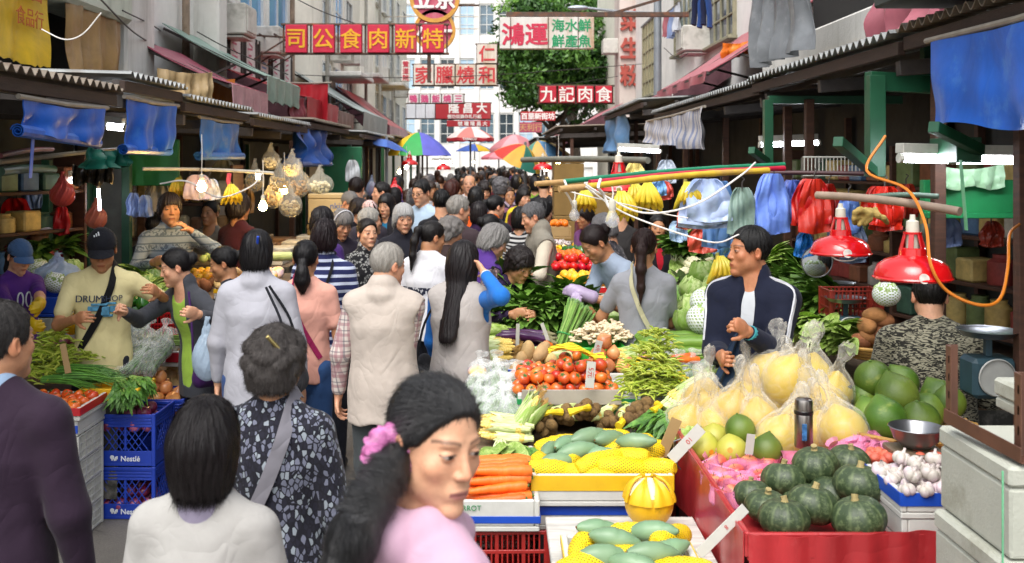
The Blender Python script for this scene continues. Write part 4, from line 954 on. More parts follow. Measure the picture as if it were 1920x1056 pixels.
@kind
def dragon_pack():
 mb=MB();lump(mb,.05,.7,2,.05);return[[('fruit_pack',mb.mesh('fruit_pack',M('pack','d8b8c0',.3,.3,20,objvar=.2,huevar='e8c040')))]]
def put(k,label,cat,loc,rot=(0,0,0),sc=1.0,group=None,var=None):
 vs=variants(k);v=vs[(var if var is not None else rnd.randrange(len(vs)))%len(vs)]
 o=link(v[0][0],v[0][1],None,loc,rot);o.scale=(sc,)*3;tag(o,label,cat,group or label)
 for n,me in v[1:]:link(n,me,o)
 return o
def heap(k,label,cat,c,size,n,r,group=None,tilt=.9,yaw=0,sc=(.9,1.1),base_z=None,sq=.86,free=True):
 """fruit piled on a rectangle: rows of a hexagonal packing, each layer smaller than the one below"""
 cx,cy,cz=c;left=n;lay=0;sx,sy=size;cs,sn=math.cos(yaw),math.sin(yaw)
 while left>0 and lay<7:
  ax,ay=sx/2-r*.9*lay-r*.6,sy/2-r*.9*lay-r*.6
  if ax<0 and ay<0:break
  pts=[];j=0;y=-max(ay,0)
  while y<=max(ay,0)+1e-6:
   x=-max(ax,0)+(r if j%2 else 0)
   while x<=max(ax,0)+1e-6:pts.append((x,y));x+=2*r
   y+=r*1.74;j+=1
  if not pts:pts=[(0,0)]
  rnd.shuffle(pts)
  if lay==0 and len(pts)>left:pts=pts[:left]
  for x,y in pts[:left]:
   x+=rnd.uniform(-.2,.2)*r;y+=rnd.uniform(-.2,.2)*r
   rot=(rnd.uniform(-tilt,tilt),rnd.uniform(-tilt,tilt),rnd.uniform(0,6.28))
   put(k,label,cat,(cx+x*cs-y*sn,cy+x*sn+y*cs,cz+r*sq+lay*r*1.5+rnd.uniform(-.1,.1)*r),rot,rnd.uniform(*sc),group)
  left-=len(pts);lay+=1
def rows(k,label,cat,c,n,dx,yaw=0,layers=1,dz=.04,jit=.15,sc=(.92,1.08),tilt=(0,0),group=None,across=(0,1)):
 for l in range(layers):
  m=n-l
  for i in range(m):
   t=(i-(m-1)/2)*dx;x=c[0]+across[0]*t;y=c[1]+across[1]*t
   put(k,label,cat,(x+rnd.uniform(-.1,.1)*dx,y+rnd.uniform(-.1,.1)*dx,c[2]+l*dz+rnd.uniform(0,.004)),(rnd.uniform(-.6,.6),tilt[1]+rnd.uniform(-jit,jit)*.4,yaw+rnd.uniform(-jit,jit)),rnd.uniform(*sc),group)
# trays, boxes, crates
FOAM=lambda:M('styrofoam','c6c6c0',.75,.05,20,.12,160,dirt='b8b4a8',dlo=.62,dhi=.8)
def tray(label,c,size,tape=None,tape_side='all',name='foam_tray',mat=None,wall=.022,yaw=0,lid=False,text=None,group=None,tape_h=(.55,.95),rim=None):
 """open box: floor and four walls; c is the centre of the bottom"""
 w,d,h=size;t=thing(name,label,'tray' if not lid else 'box',c,yaw,group);mb=MB();m=mat or FOAM()
 mb.box((0,0,.011),(w-.002,d-.002,.022),0,.004)
 if lid:mb.box((0,0,h/2-.03),(w,d,h-.062),0,.008);l2=MB();l2.box((0,0,h-.03),(w+.008,d+.008,.056),0,.009);l2.obj('lid',m,t)
 else:
  for s in(-1,1):mb.box((s*(w-wall)/2,0,h/2+.011),(wall,d,h-.022),0,.005);mb.box((0,s*(d-wall)/2,h/2+.0112),(w-2*wall-.001,wall,h-.0222),0,.005)
 mb.obj('box_body',m,t)
 if tape:
  tm=M('tape_'+tape,tape,.35,.1,12,objvar=.05);tb=MB();a,b=tape_h
  tb.box((0,-d/2-.002,h*(a+b)/2),(w+.004,.004,h*(b-a)),0,.001)
  if tape_side=='all':tb.box((-w/2-.002,0,h*(a+b)/2),(.004,d-.002,h*(b-a)),0,.001);tb.box((w/2+.002,0,h*(a+b)/2),(.004,d-.002,h*(b-a)),0,.001)
  tb.obj('tape',tm,t)
 if text:o=link('lettering',text_mesh(text[0],text[1],M('ink_'+text[2],text[2],.6),.0008),t,(text[3],-d/2-.0045,text[4]),(R(90),0,0))
 return t
def crate(label,c,size,col,yaw=0,kind_='lattice',logo=None,group=None,name='crate'):
 """plastic crate: posts, bands, lattice or slotted sides"""
 w,d,h=size;t=thing(name,label,'crate',c,yaw,group);m=M('crate_'+col,col,.4,.12,10,.05,60,dirt='4a4640',dlo=.66,dhi=.85,dscale=9);mb=MB();q=.016
 mb.box((0,0,.01),(w,d,.016),0,.003)
 for sx in(-1,1):
  for sy in(-1,1):mb.box((sx*(w/2-q/2),sy*(d/2-q/2),h/2),(q*1.4,q*1.4,h),0,.003)
 def side(L,T):
  z0,z1=.022,h
  if kind_=='lattice':
   lo,hi=h*.3,h*.74;mb.box((0,0,h*.15),(L-q,.008,h*.29),0,.002,T)
   mb.box((0,0,h*.99-.01),(L+.008,.014,.02),0,.003,T)
   for zz in(h*.76,h*.82,h*.88):mb.box((0,0,zz),(L+.004,.011,.009),0,.002,T)
   mb.box((0,.001,h*.86),(L-q,.006,h*.2),0,.002,T)
   n=max(4,int(L/.036));sp=L/n
   for k in range(-6,n+1):
    for s in(1,-1):
     x0,x1=-L/2+k*sp,-L/2+(k+6)*sp*1.0;x1=x0+(hi-lo)*.75
     a0,a1=(lo,hi);p,e=Vector((x0,0,a0)),Vector((x1,0,a1))
     if s<0:p.x,e.x=-p.x,-e.x
     if min(p.x,e.x)<-L/2 or max(p.x,e.x)>L/2:continue
     mb.bar(T@p,T@e,.006,.005,0,(0,0,1),.001)
   mb.box((0,0,(lo+hi)/2),(.014,.009,hi-lo),0,.002,T)
  else:
   for zz in(h*.06,h*.36,h*.66,h*.96):mb.box((0,0,zz),(L-.004,.009,h*.06),0,.002,T)
   n=max(5,int(L/.022))
   for k in range(1,n):mb.box((-L/2+L*k/n,0,h*.5),(.007 if k%5 else.016,.007,h*.9),0,.001,T)
 side(w,Matrix.Translation((0,-d/2+.005,0)));side(w,Matrix.Translation((0,d/2-.005,0)))
 side(d,Matrix.Translation((-w/2+.005,0,0))@Matrix.Rotation(R(90),4,'Z'));side(d,Matrix.Translation((w/2-.005,0,0))@Matrix.Rotation(R(90),4,'Z'));mb.obj('crate_body',m,t)
 if logo:
  wm=M('white_print','d8dce0',.5);link('lettering',text_mesh(logo,.042,wm,.0008,.0008),t,(.03,-d/2-.0006,h*.15),(R(90),0,0));e=MB()
  for k in range(5):e.box((-.075+.007*k,-d/2-.0008,h*.15+.006*math.sin(k*2.1)),(.009,.0012,.022-.004*(k%3)),0,.0003)
  e.lathe([(.001,0),(.012,0),(.012,.001)],12,0,Matrix.Translation((-.075,-d/2-.0003,h*.15+.008))@Matrix.Rotation(R(90),4,'X'));e.obj('emblem',wm,t)
 return t
def price_tag(label,p,w,h,rot=(0,0,0),text='',col='b4b4ac',ink='b02828',ts=None):
 """a hand-written price card leaning in the produce"""
 t=thing('price_card',label,'price tag',p);t.rotation_euler=rot;mb=MB();mb.box((0,0,h/2),(w,.004,h),0,.001);mb.obj('card',M('card_'+col,col,.7,.06,20,dirt='a8a296',dlo=.6,dhi=.8,dscale=14),t)
 if text:link('lettering',text_mesh(text,ts or w*.6,M('ink_'+ink,ink,.6),.0006),t,(0,-.0028,h*.58),(R(90),0,0)if h<w*2 else(R(90),R(90),0))
 return t
# world, sun, camera
w=bpy.data.worlds.new("World");SC.world=w;w.use_nodes=True
t=NT(w);bg=t.n['Background'];sky=t.new('ShaderNodeTexSky',sky_type='NISHITA',sun_disc=False,sun_elevation=R(58),sun_rotation=R(200),air_density=1.2,dust_density=4.0,ozone_density=1.0)
hs_=t.new('ShaderNodeHueSaturation');hs_.inputs['Saturation'].default_value=.3;t.link(sky.outputs[0],hs_.inputs['Color']);t.link(hs_.outputs[0],bg.inputs[0]);bg.inputs[1].default_value=.15
sun=bpy.data.objects.new('sun_light',bpy.data.lights.new('sun_light','SUN'));COL.objects.link(sun);sun.data.energy=.9;sun.data.angle=R(40);sun.data.color=(1,.97,.92)
sun.rotation_euler=(R(32),0,R(-20))
cam=bpy.data.cameras.new('camera');co_=bpy.data.objects.new('camera',cam);COL.objects.link(co_);co_.location=(0,0,H);co_.rotation_euler=(R(90),0,0)
cam.sensor_width=36;cam.lens=F/1920*36;cam.shift_x=(960-U0)/1920;cam.shift_y=-(528-V0)/1920;cam.clip_end=800;cam.clip_start=.05
cam.dof.use_dof=True;cam.dof.focus_distance=5.2;cam.dof.aperture_fstop=5.0;SC.camera=co_
SC.view_settings.view_transform='Standard';SC.view_settings.look='None';SC.view_settings.exposure=1.02;SC.view_settings.gamma=1
SC.cycles.use_denoising=True;SC.cycles.max_bounces=6;SC.cycles.transparent_max_bounces=12;SC.cycles.caustics_reflective=False;SC.cycles.caustics_refractive=False
SC.cycles.sample_clamp_indirect=4
# setting
def ground_mat():
 m,t,b=base('wet_asphalt');v=t.coord();n=t.noise(v,.9,6,.65);g=t.noise(v,90,3,.7);p=t.noise(v,.5,4,.6,1)
 c=t.mix(t.step(n,.3,.7),hx('5c5852'),hx('8a857c'));c=t.mix(t.math('MULTIPLY',t.step(g,.35,.65),.5),c,hx('4a4642'));c=t.mix(t.step(t.noise(v,3.2,6,.7,2),.6,.68),c,hx('3c3833'))
 t.link(c,b.inputs['Base Color']);t.link(t.math('MULTIPLY_ADD',t.step(p,.4,.6),.5,.28),b.inputs['Roughness']);t.link(t.bump(g,.5,.006),b.inputs['Normal']);return m
mb=MB();mb.add([(-150,-30,0),(150,-30,0),(150,260,0),(-150,260,0)],[(0,1,2,3)]);tag(mb.obj('ground',ground_mat(),smooth=0),kind='structure')
def plaster(name,col,stain,lo=.5,hi=.75,rough=.85):
 if name in MATS:return MATS[name]
 m,t,b=base(name);a=t.noise(t.coord((1.2,1.2,.16)),1.9,6,.7);f=t.noise(t.coord(),2.2,6,.65);g=t.noise(t.coord((3,3,.3)),2.5,5,.75)
 c=t.mix(t.step(f,.3,.7),mul(hx(col),.88),mul(hx(col),1.05));c=t.mix(t.step(a,lo,hi),c,hx(stain));c=t.mix(t.math('MULTIPLY',t.step(g,.6,.74),.4),c,mul(hx(stain),.65))
 t.link(c,b.inputs['Base Color']);t.val(b,Roughness=rough);t.link(t.bump(t.noise(t.coord(),14,6,.7),.25,.02),b.inputs['Normal']);MATS[name]=m;return m
GLASS=lambda:M('window_glass','5c7280',.08,.35,1.4,spec=.9)
BLUEG=lambda:M('blue_glass','6fa4d4',.15,.2,.8,spec=.8)
DARKG=lambda:M('dark_glass','39434a',.12,.4,1.1,spec=.8)
WFR=lambda:M('window_frame_white','d4d4d0',.5,.06,8)
def win(b,c,w_,h,ax,nx=2,nz=2,fm=None,gm=None,bar=.05,sill=True,name='window'):
 """a window on a wall: frame with mullions and a sill; its pane is a sub-part. ax: 'x+', 'x-' or 'y-' is the way it faces"""
 A={'x+':Matrix.Rotation(R(90),4,'Z'),'x-':Matrix.Rotation(R(-90),4,'Z'),'y-':Matrix.Identity(4)}[ax];T=Matrix.Translation(c)@A;mb=MB()
 for s in(-1,1):mb.box((s*(w_-bar)/2,-.03,0),(bar,.07,h),0,.004,T);mb.box((0,-.029,s*(h-bar)/2),(w_-2*bar,.07,bar),0,.004,T)
 for i in range(1,nx):mb.box((-w_/2+w_*i/nx,-.025,0),(bar*.7,.05,h-2*bar),0,.003,T)
 for i in range(1,nz):mb.box((0,-.022,-h/2+h*i/nz),(w_-2*bar,.045,bar*.7),0,.003,T)
 if sill:mb.box((0,-.07,-h/2-.03),(w_+.1,.16,.05),0,.004,T)
 f=mb.obj(name,fm or WFR(),b);g=MB();g.box((0,-.012,0),(w_-bar,.012,h-bar),0,.001,T);g.obj('pane',gm or GLASS(),f);return f
def wire(name,label,pts,r,col,cat='cable',n=6,sm=6,group=None,rough=.5):
 mb=MB();mb.tube(spline(pts,sm),r,n);return tag(mb.obj(name,M('wire_'+col,col,rough,.1)),label,cat,group)
bB=thing('office_block','white concrete office block with rows of windows closing the far end of the street','building',(0,0,0));YB=66
mb=MB();mb.box((2,YB+8,15),(60,16,30),0,.02);mb.obj('wall',plaster('white_concrete','e8e6e2','d0ccc4',.55,.8),bB)
fs,sp,lg=MB(),MB(),0
for i in range(-7,8):
 x=i*1.28-.6;sp.box((x-.64,YB-.12,15),(.3,.24,30),0,.02)
for k in range(8):sp.box((0,YB-.06,2.3+3.55*k),(20,.118,1.5),0,.02)
sp.obj('concrete_grid',plaster('white_concrete','e8e6e2','d0ccc4',.55,.8),bB)
for k in range(5):
 for i in range(-4,5):win(bB,(i*1.28-.6,YB-.02,4.08+3.55*k),.96,1.98,'y-',2,3,WFR(),[GLASS(),DARKG(),M('blue_panel','a9c4d8',.4,.1,2)][(i*7+k*3)%3],.06,False)
XL=-4.2
b1=thing('tenement','stained concrete tenement lining the left of the lane, balconies and tarps on it','building',(0,0,0))
gp=plaster('grey_plaster','d6d4ce','8c897e',.54,.84);wp=plaster('white_plaster','e8e7e2','b4b0a6',.58,.84)
mb=MB();mb.box((XL-3,13.6,4.7),(6,14.2,3.8),0,.03);mb.obj('wall',wp,b1)
mb=MB();mb.box((XL-3.1,13.6,1.4),(6,14.0,2.8),0,.03);mb.obj('shopfront',M('shaded_shopfront','2c2f2a',.6,.3,3),b1)  # flat dark front, the gloom of the shop interior is put into its colour
mb=MB();mb.box((XL+.1,9.25,3.72),(.9,1.9,.62),0,.04);mb.box((XL+.14,9.25,4.06),(.86,1.8,.08),0,.02);mb.obj('balcony',plaster('balcony_plaster','c2c6b6','84887a',.5,.75),b1)
mb=MB();mb.box((XL+.14,10.72,3.4),(.62,.86,6.8),0,.03);mb.box((XL+.1,14.3,3.4),(.5,.45,6.8),0,.03);mb.obj('column',gp,b1)
mb=MB();mb.box((XL+.02,9.0,3.05),(.1,2.6,.8),0,.01);mb.obj('opening_shade_panel',M('deep_dark','161412',.8),b1)  # near-black slab on the wall, shade of an opening put into its colour
for y,z,gm in((17.2,4.75,BLUEG()),(19.3,4.75,BLUEG()),(15.2,5.2,GLASS())):win(b1,(XL,y,z),1.7,1.35,'x+',2,1,WFR(),gm)
for k in range(6):
 y=14.75+k*.98;bt=thing('shop_board','white vertical signboard with faded pink strokes, number %d of six along the left facade'%(k+1)if False else['white vertical signboard with faded pink strokes nearest the concrete column','white vertical signboard with a torn green edge, second from the column','white vertical signboard with pink strokes, third from the column','white vertical signboard with blue and yellow stripes, fourth from the column','white vertical signboard, fifth from the column above the green awning','white vertical signboard at the street corner end of the row'][k],'sign',(XL+.12,y,3.62),0,'signboards along the left facade')
 mb=MB();mb.box((0,0,0),(.05,.72,.86),0,.006);mb.obj('board',plaster('board_white','d8d6d2','9c9890',.5,.8),bt);fr=MB()
 for s in(-1,1):fr.box((.012,s*.375,0),(.09,.035,.92),0,.004)
 fr.obj('frame',M('dark_steel','3a3431',.6,.3,12),bt)
 st=MB();q=random.Random(k)
 for j in range(7):z=.34-j*.1;st.bar((.027,-.12+q.uniform(-.05,.05),z),(.027,.1+q.uniform(-.05,.08),z+q.uniform(-.05,.05)),.035,.003,0,(1,0,0),.001)
 st.obj('brush_strokes',M(['pink_ink','pink_ink','pink_ink','blue_ink','pink_ink','pink_ink'][k],['b8647a','b8647a','b8647a','6f8fb8','b8647a','b8647a'][k],.7,.3),bt)
b2=thing('corner_tenement','cream tenement with a rounded corner and air conditioners, left beyond the red and gold sign','building',(0,0,0));cp=plaster('cream_plaster','e6e2d4','b8b2a2',.58,.86)
mb=MB();mb.box((XL-3.2,36,5.5),(6,28,11),0,.05);mb.lathe([(1.5,0),(1.5,11)],32,0,Matrix.Translation((XL-1.2,22.6,0)));mb.lathe([(1.1,0),(1.1,11)],32,0,Matrix.Translation((XL-.9,33.6,0)));mb.obj('wall',cp,b2)
for i,y in enumerate((26,28,30,37,39.5,42,45,48)):
 for z in(3.9,6.1,8.4):win(b2,(XL-.2,y,z),1.3,1.3,'x+',2,2,WFR(),[GLASS(),BLUEG(),DARKG()][(i+int(z))%3])
for i,(y,z)in enumerate(((27,4.9),(29,5.0),(36.2,5.1),(38.2,4.9),(41,5.2),(44,5.0))):
 mb=MB();mb.box((XL+.1,y,z),(.55,.7,.48),0,.02)
 for k in range(8):mb.box((XL+.385,y,z-.19+.054*k),(.02,.6,.02),0,.003)
 tag(mb.obj('air_conditioner',M('ac_white','c4c2ba',.5,.1,6,dirt='7c786c'),None),'off-white air conditioner box on the cream tenement wall','air conditioner','air conditioners on the cream tenement')
mb=MB()
for y in(24.5,31.8,35.6,40):mb.tube([(XL+.12,y,2.5),(XL+.12,y,10.9)],.05,8)
mb.obj('drainpipe',M('pipe_grey','9a978e',.6),b2)
for k,y in enumerate((26.5,30.5,38)):
 mb=MB();mb.box((XL+.35,y,4.2+.3*k),(1.0,2.6,.12),0,.02)
 for j in range(9):mb.box((XL+.82,y-1.2+.3*j,4.6+.3*k),(.02,.02,.8),0,.003)
 mb.box((XL+.82,y,5.0+.3*k),(.03,2.5,.03),0,.004);mb.obj('balcony',gp,b2)
XR=3.85
b3=thing('white_tenement','weathered white tenement lining the right of the lane','building',(0,0,0));rp=plaster('right_plaster','e6e4df','aeaaa0',.6,.86)
mb=MB();mb.box((XR+3,17,5.0),(6,22,4.4),0,.03);mb.obj('wall',rp,b3);mb=MB();mb.box((XR+3.1,15,1.4),(6,26,2.8),0,.03);mb.obj('shopfront',M('shaded_shopfront','2c2f2a',.6,.3,3),b3)  # dark ground floor, interior gloom painted in as colour
mb=MB();mb.box((XR-.2,9,3.2),(1.0,6.0,.3),0,.02);mb.obj('balcony',gp,b3);mb=MB();mb.box((XR-.02,9.4,4.6),(.1,5.4,2.4),0,.02);mb.obj('opening_shade_panel',M('deep_dark','161412',.8),b3)  # black slab stands for the shaded interior by the balcony, painted darkness
yg=M('yellow_glass','b8b088',.3,.2,3)
for y,z,g in((25.3,4.6,yg),(20.6,5.2,GLASS()),(17.2,5.0,DARKG())):win(b3,(XR,y,z),2.0,1.9,'x-',4,5,M('old_frame','8c8870',.6),g,.045)
b4=thing('column_sign_building','narrow plastered building end carrying raised red characters, right of the tree','building',(0,0,0));pk=plaster('pink_plaster','cfc2ba','a07c76',.5,.78)
mb=MB();mb.box((3.72,28.6,5.5),(.62,1.2,11),0,.03);mb.obj('wall',pk,b4);mb=MB();mb.box((7.0,36,4.5),(5.6,12,9),0,.03);mb.obj('side_wall',cp,b4)
rdm=M('raised_red','a84c40',.7,.2,8)
for i,(c,v)in enumerate((('菜',38),('生',90),('粉',141))):
 p=P(1183,v,27.96);link('raised_character',text_mesh(c,.62,rdm,.04,.016),b4,p,(R(90),0,0))
win(b4,(4.2,33,5.6),1.2,1.3,'x-',2,1);mb=MB();q=P(1146,88,28.5);mb.box(q,(.5,.5,.42),0,.02);tag(mb.obj('air_conditioner',M('ac_white','c4c2ba',.5,.1,6,dirt='7c786c')),'white air conditioner cage sticking out beside the raised characters','air conditioner')
# trees
def tree(label,x,y,z0,h,rad,n,group=None,seed=1,cz=.62,cols=('38601f','274a1a','527c2c')):
 q=random.Random(seed);t=thing('street_tree',label,'tree',(x,y,z0),0,group);mb=MB();tips=[]
 mb.tube([(0,0,0),(.1,0,h*.2),(-.1,.1,h*.45)],[.3,.24,.18],10)
 for k in range(11):
  a=k*2.4;e=q.uniform(.1,1.1);L=rad*q.uniform(.55,.95);p0=Vector((0,0,h*q.uniform(.25,.5)));p2=p0+Vector((math.cos(a)*math.cos(e)*L,math.sin(a)*math.cos(e)*L,math.sin(e)*L*1.1));p1=vl(p0,p2,.5)+Vector((0,0,.3));mb.tube([p0,p1,p2],[.11,.07,.02],7);tips+=[p1,p2]
 mb.obj('trunk',M('bark','4a4036',.9,.3,10,.6,30),t)
 C=[]
 for k in range(n):
  b=q.choice(tips);a=q.uniform(0,6.28);e=math.asin(q.uniform(-.8,1));r=q.uniform(.3,1)**.4
  c=Vector((math.cos(a)*math.cos(e)*rad*r,math.sin(a)*math.cos(e)*rad*r,h*cz+math.sin(e)*rad*.95*r));C.append(c.lerp(b,q.uniform(0,.35)))
 rg=np.random.default_rng(seed);m=95;L=rg.normal(0,1,(n,m,3));L/=np.linalg.norm(L,axis=2)[...,None];sz=rg.uniform(.38,.85,n)[:,None,None];L=L*(rg.uniform(.2,1,(n,m,1))**.5)*sz*np.array((1,1,.6));ctr=np.array([tuple(c)for c in C])[:,None,:]+L;ctr=ctr.reshape(-1,3)
 K=len(ctr);d1=rg.normal(0,1,(K,3));d1[:,2]-=.4;d1/=np.linalg.norm(d1,axis=1)[:,None];d2=np.cross(d1,rg.normal(0,1,(K,3)));d2/=np.linalg.norm(d2,axis=1)[:,None]+1e-9;l=rg.uniform(.07,.15,K)[:,None];wd=l*.42
 V=np.stack([ctr-d1*l,ctr+d2*wd,ctr+d1*l,ctr-d2*wd],1).reshape(-1,3);Q=np.arange(K*4).reshape(-1,4);col=np.repeat(np.array([hx(c)for c in cols])[rg.integers(0,3,n)],m*4,0)
 m_,t_,b_=base('foliage%d'%seed);a_=t_.new('ShaderNodeAttribute',attribute_name='Col');t_.link(a_.outputs['Color'],b_.inputs['Base Color']);t_.val(b_,Roughness=.5,**{'Transmission Weight':.0});link('crown',npmesh('crown',V,Q,m_,col),t)
tree('broad green street tree filling the gap behind the white and green sign',2.35,40,0,7.6,2.75,330,seed=3,cz=.8)
tree('taller green tree crown showing above the white and green sign',3.6,47,0,11.5,3.6,330,seed=5,cz=.82,cols=('527c2c','3f6a20','6a9438'))
# signs over the lane
FRM=lambda:M('rusty_frame','4a3a30',.7,.35,14,.2,60,dirt='7a4a2c',dlo=.5,dhi=.7,dscale=8)
def panel_sign(label,u0,v0,u1,v1,d,panels,col,ink,group=None,gap=.12,ts=.78,frame=True,stain=None,bold=.007,parts=None,th=.12):
 """a box sign hung across the lane, facing down it: separate panels each with its own lettering"""
 a,b=P(u0,v0,d),P(u1,v1,d);W,Hh=b.x-a.x,a.z-b.z;t=thing('street_sign',label,'sign',((a.x+b.x)/2,d,(a.z+b.z)/2),0,group);n=len(panels);pw=W/n
 pm=plaster('sign_'+col+(stain or ''),col,stain or '84584c',.5 if stain else.6,.72 if stain else.8,.5);im=M('paint_'+ink,ink,.6,.12,20)
 for i,s in enumerate(panels):
  x=-W/2+pw*(i+.5);mb=MB();mb.box((x,0,0),(pw*(1-gap),th,Hh*.95),0,.006);p=mb.obj('panel',pm,t)
  if s:link('lettering',text_mesh(s,min(Hh,pw)*ts,im,.004,bold),p,(x,-th/2-.004,0),(R(90),0,0))
 if frame:
  mb=MB()
  for z in(-Hh/2,Hh/2):mb.box((0,0,z),(W+.06,.04,.03),0,.004)
  for i in range(n+1):mb.box((-W/2+pw*i,.03,0),(.02,.03,Hh),0,.004)
  mb.obj('frame',FRM(),t)
 return t
def line_text(t,s,size,mat,x,z,y=-.064,bold=.006):link('lettering',text_mesh(s,size,mat,.003,bold),t,(x,y,z),(R(90),0,0))
s1=panel_sign('row of six red square panels with gold characters hung above the lane',531,46,838,101,14,list('司公食肉新特'),'c0173c','d8a017',gap=.22,bold=.004)
mb=MB();a=P(531,52,14);b=P(490,35,14);mb.bar(P(531,51,14),P(478,30,14),.04);mb.bar(P(531,98,14),P(478,100,14),.04);mb.bar(P(490,28,14),P(490,100,14),.04);mb.bar(P(525,28,14),P(525,100,14),.04);mb.bar(P(490,28,14),P(525,28,14),.03);mb.bar(P(490,28,14),P(525,75,14),.025)
for u in(478,):mb.bar(P(u,30,14),(XL,14.4,P(u,30,14).z+.05),.04);mb.bar(P(u,100,14),(XL,14.4,P(u,100,14).z),.04)
mb.bar(P(470,8,14.3),P(662,44,14),.03);mb.bar(P(525,28,14.3),P(700,46,14),.03);mb.bar((XL,14.6,4.3),P(668,44,14),.03);mb.obj('bracket',FRM(),s1)
s2=panel_sign('white rust-streaked board with red characters left and green characters right, in front of the tree',937,32,1113,94,15,[''],'d4d2cc','c02a48',gap=.0,stain='a88a68',frame=False,th=.16)
rd=M('paint_c02a48','c02a48',.6,.12,20);gr=M('paint_green','1f8f5c',.6,.12,20);W=176*15/1900
line_text(s2,'鴻運',.345,rd,-.325,-.02,-.084,.009);line_text(s2,'海水鮮',.195,gr,.36,.11,-.084,.004);line_text(s2,'鮮產魚',.195,gr,.36,-.12,-.084,.004)
mb=MB()
for x in(-W/2+.16,.02,.46):mb.box((x,-.083,0),(.012,.008,.46),0,.002)
mb.bar((-.6,0,.28),(2.1,0,.28),.07);mb.bar((-.5,0,.24),(-.5,0,.3),.03);mb.bar((.5,0,.24),(.5,0,.3),.03);mb.bar((.95,0,.29),(2.4,.2,.75),.04);mb.obj('beam',FRM(),s2)
s3=panel_sign('rusty white panels with burnt red characters, lower of the left-hand white signs',775,121,932,161,20,list('家臘燒和'),'d8d0c4','c23c40',gap=.06,stain='b08a5c',ts=.86)
s3b=panel_sign('single rusty white square panel with one red character standing on a larger sign',894,83,932,120,20,['仁'],'d8d0c4','c23c40',gap=.02,stain='b08a5c',ts=.86)
mb=MB();mb.bar(P(690,116,20),P(940,117,20),.04);mb.bar(P(690,161,20),P(940,162,20),.04);mb.bar(P(760,60,20.1),P(760,165,20.1),.04);mb.bar(P(690,116,20),(XL,20,3.98),.05);mb.bar(P(690,161,20),(XL,20,3.5),.05);mb.obj('bracket',M('rust_white','c4bcae',.7,.1,8,dirt='8a5a34',dlo=.52,dhi=.7,dscale=6),s3)
panel_sign('red row of four square panels with white characters beside the tree',1010,161,1149,194,17,list('九記肉食'),'b81c34','e4e0dc',gap=.11,ts=.92,bold=.004)
panel_sign('row of five small white panels with pink characters in the middle distance',765,177,870,194,24,['鴨','鵝','飯','燒','三'],'d8d4d2','c24a78',gap=.1,ts=.9,bold=.006)
panel_sign('blank white low board left of the red shop sign',762,195,816,223,25.2,['','',''],'d4d6dc','444466',gap=.05)
s7=panel_sign('wide red board with three large white characters over a line of small ones',817,193,920,224,25,[''],'a8242e','e4e0dc',gap=0,th=.1);wh=M('paint_e4e0dc','e4e0dc',.6,.12,20)
line_text(s7,'隆 昌 大',.27,wh,.12,.075,-.055,.008);line_text(s7,'德功目錦作札行紙',.105,wh,.03,-.135,-.055,.002)
s7b=panel_sign('narrow red strip sign with small white characters under the wide red board',838,226,919,238,25,[''],'a8242e','e4e0dc',gap=0,th=.1,frame=False);line_text(s7b,'號 瓏 隆 昌 大',.12,wh,.1,0,-.055,.003)
s8=panel_sign('red and white shop sign half hidden behind the tree',976,209,1041,227,30,[''],'b01c22','e4e0dc',gap=0,th=.1,frame=False);line_text(s8,'百里新街坊',.2,wh,0,.0,-.055,.008)
s9=panel_sign('faded pink shop sign low behind the tree',974,229,1016,249,31,[''],'b8586c','c8a46c',gap=0,th=.1,frame=False);line_text(s9,'天利行',.24,M('paint_tan','c8a070',.7),0,0,-.055,.004)
sv=panel_sign('small vertical white sign with red characters left of the rusty panels',753,113,769,154,21,[''],'d4cfc6','b83848',gap=0,th=.08,frame=False)
for i,c in enumerate('贊道院'):line_text(sv,c,.13,M('paint_b83848','b83848',.6),0,.14-.14*i,-.045,.003)
sd=thing('round_sign','pair of overlapping red discs with gold rims hanging above the lane','sign',(P(815,20,17).x,17,P(815,20,17).z))
for i,(u,v,r,s)in enumerate(((815,-4,47,'立京'),(815,57,39,'小一'))):
 p=P(u,v,17)-Vector(sd.location);rr=r*17/1900;T=Matrix.Translation((p.x,.02*i,p.z))@Matrix.Rotation(R(90),4,'X');mb=MB();mb.lathe([(.001,.03),(rr*.84,.03),(rr*.84,-.05),(.001,-.05)],40,0,T);mb.obj('disc',plaster('disc_red','b85468','c88890',.5,.75),sd)
 mb=MB();mb.lathe([(rr*.84,.05),(rr,.05),(rr,-.06),(rr*.84,-.06)],40,0,T);mb.obj('rim',M('gold_rim','c8923c',.6,.2,8),sd);link('lettering',text_mesh(s,rr*.85,wh,.012,.012),sd,(p.x,-.05,p.z-.02),(R(90),0,0))
mb=MB();mb.bar((-.1,.1,-1.2),(-.1,.1,3),.06);mb.bar((-2.9,.1,.4),(.4,.1,.4),.05);mb.bar((.2,.08,.1),(.75,.08,.1),.03);mb.obj('bracket',FRM(),sd)
mb=MB();x=P(1233,0,21).x;mb.tube([(x,21,0),(x,21,3),(x,21,9)],[.1,.085,.07],14);tag(mb.obj('lamppost',M('galvanised','8c9298',.45,.1,6,metal=.4)),'grey steel lamppost in front of the white tenement','lamppost')
t=thing('street_lamp','silver street lamp head on a thin arm above the white and green sign','street lamp',P(1090,15,19));mb=MB();fd=Field(axis(-.3,.3,.012),axis(-.14,.14,.012),axis(-.1,.1,.012));fd.el((-.06,0,0),(.2,.085,.05),.01);V,Q=fd.nets();link('lamp_head',npmesh('lamp_head',V,Q,M('lamp_silver','b4bcc4',.3,.05,4,metal=.6)),t)
mb.tube([(.1,0,0),(.6,0,-.06),(1.4,0,-.1),(1.42,2.0,-.1)],.025,8);mb.obj('arm',M('galvanised','8c9298',.45),t)
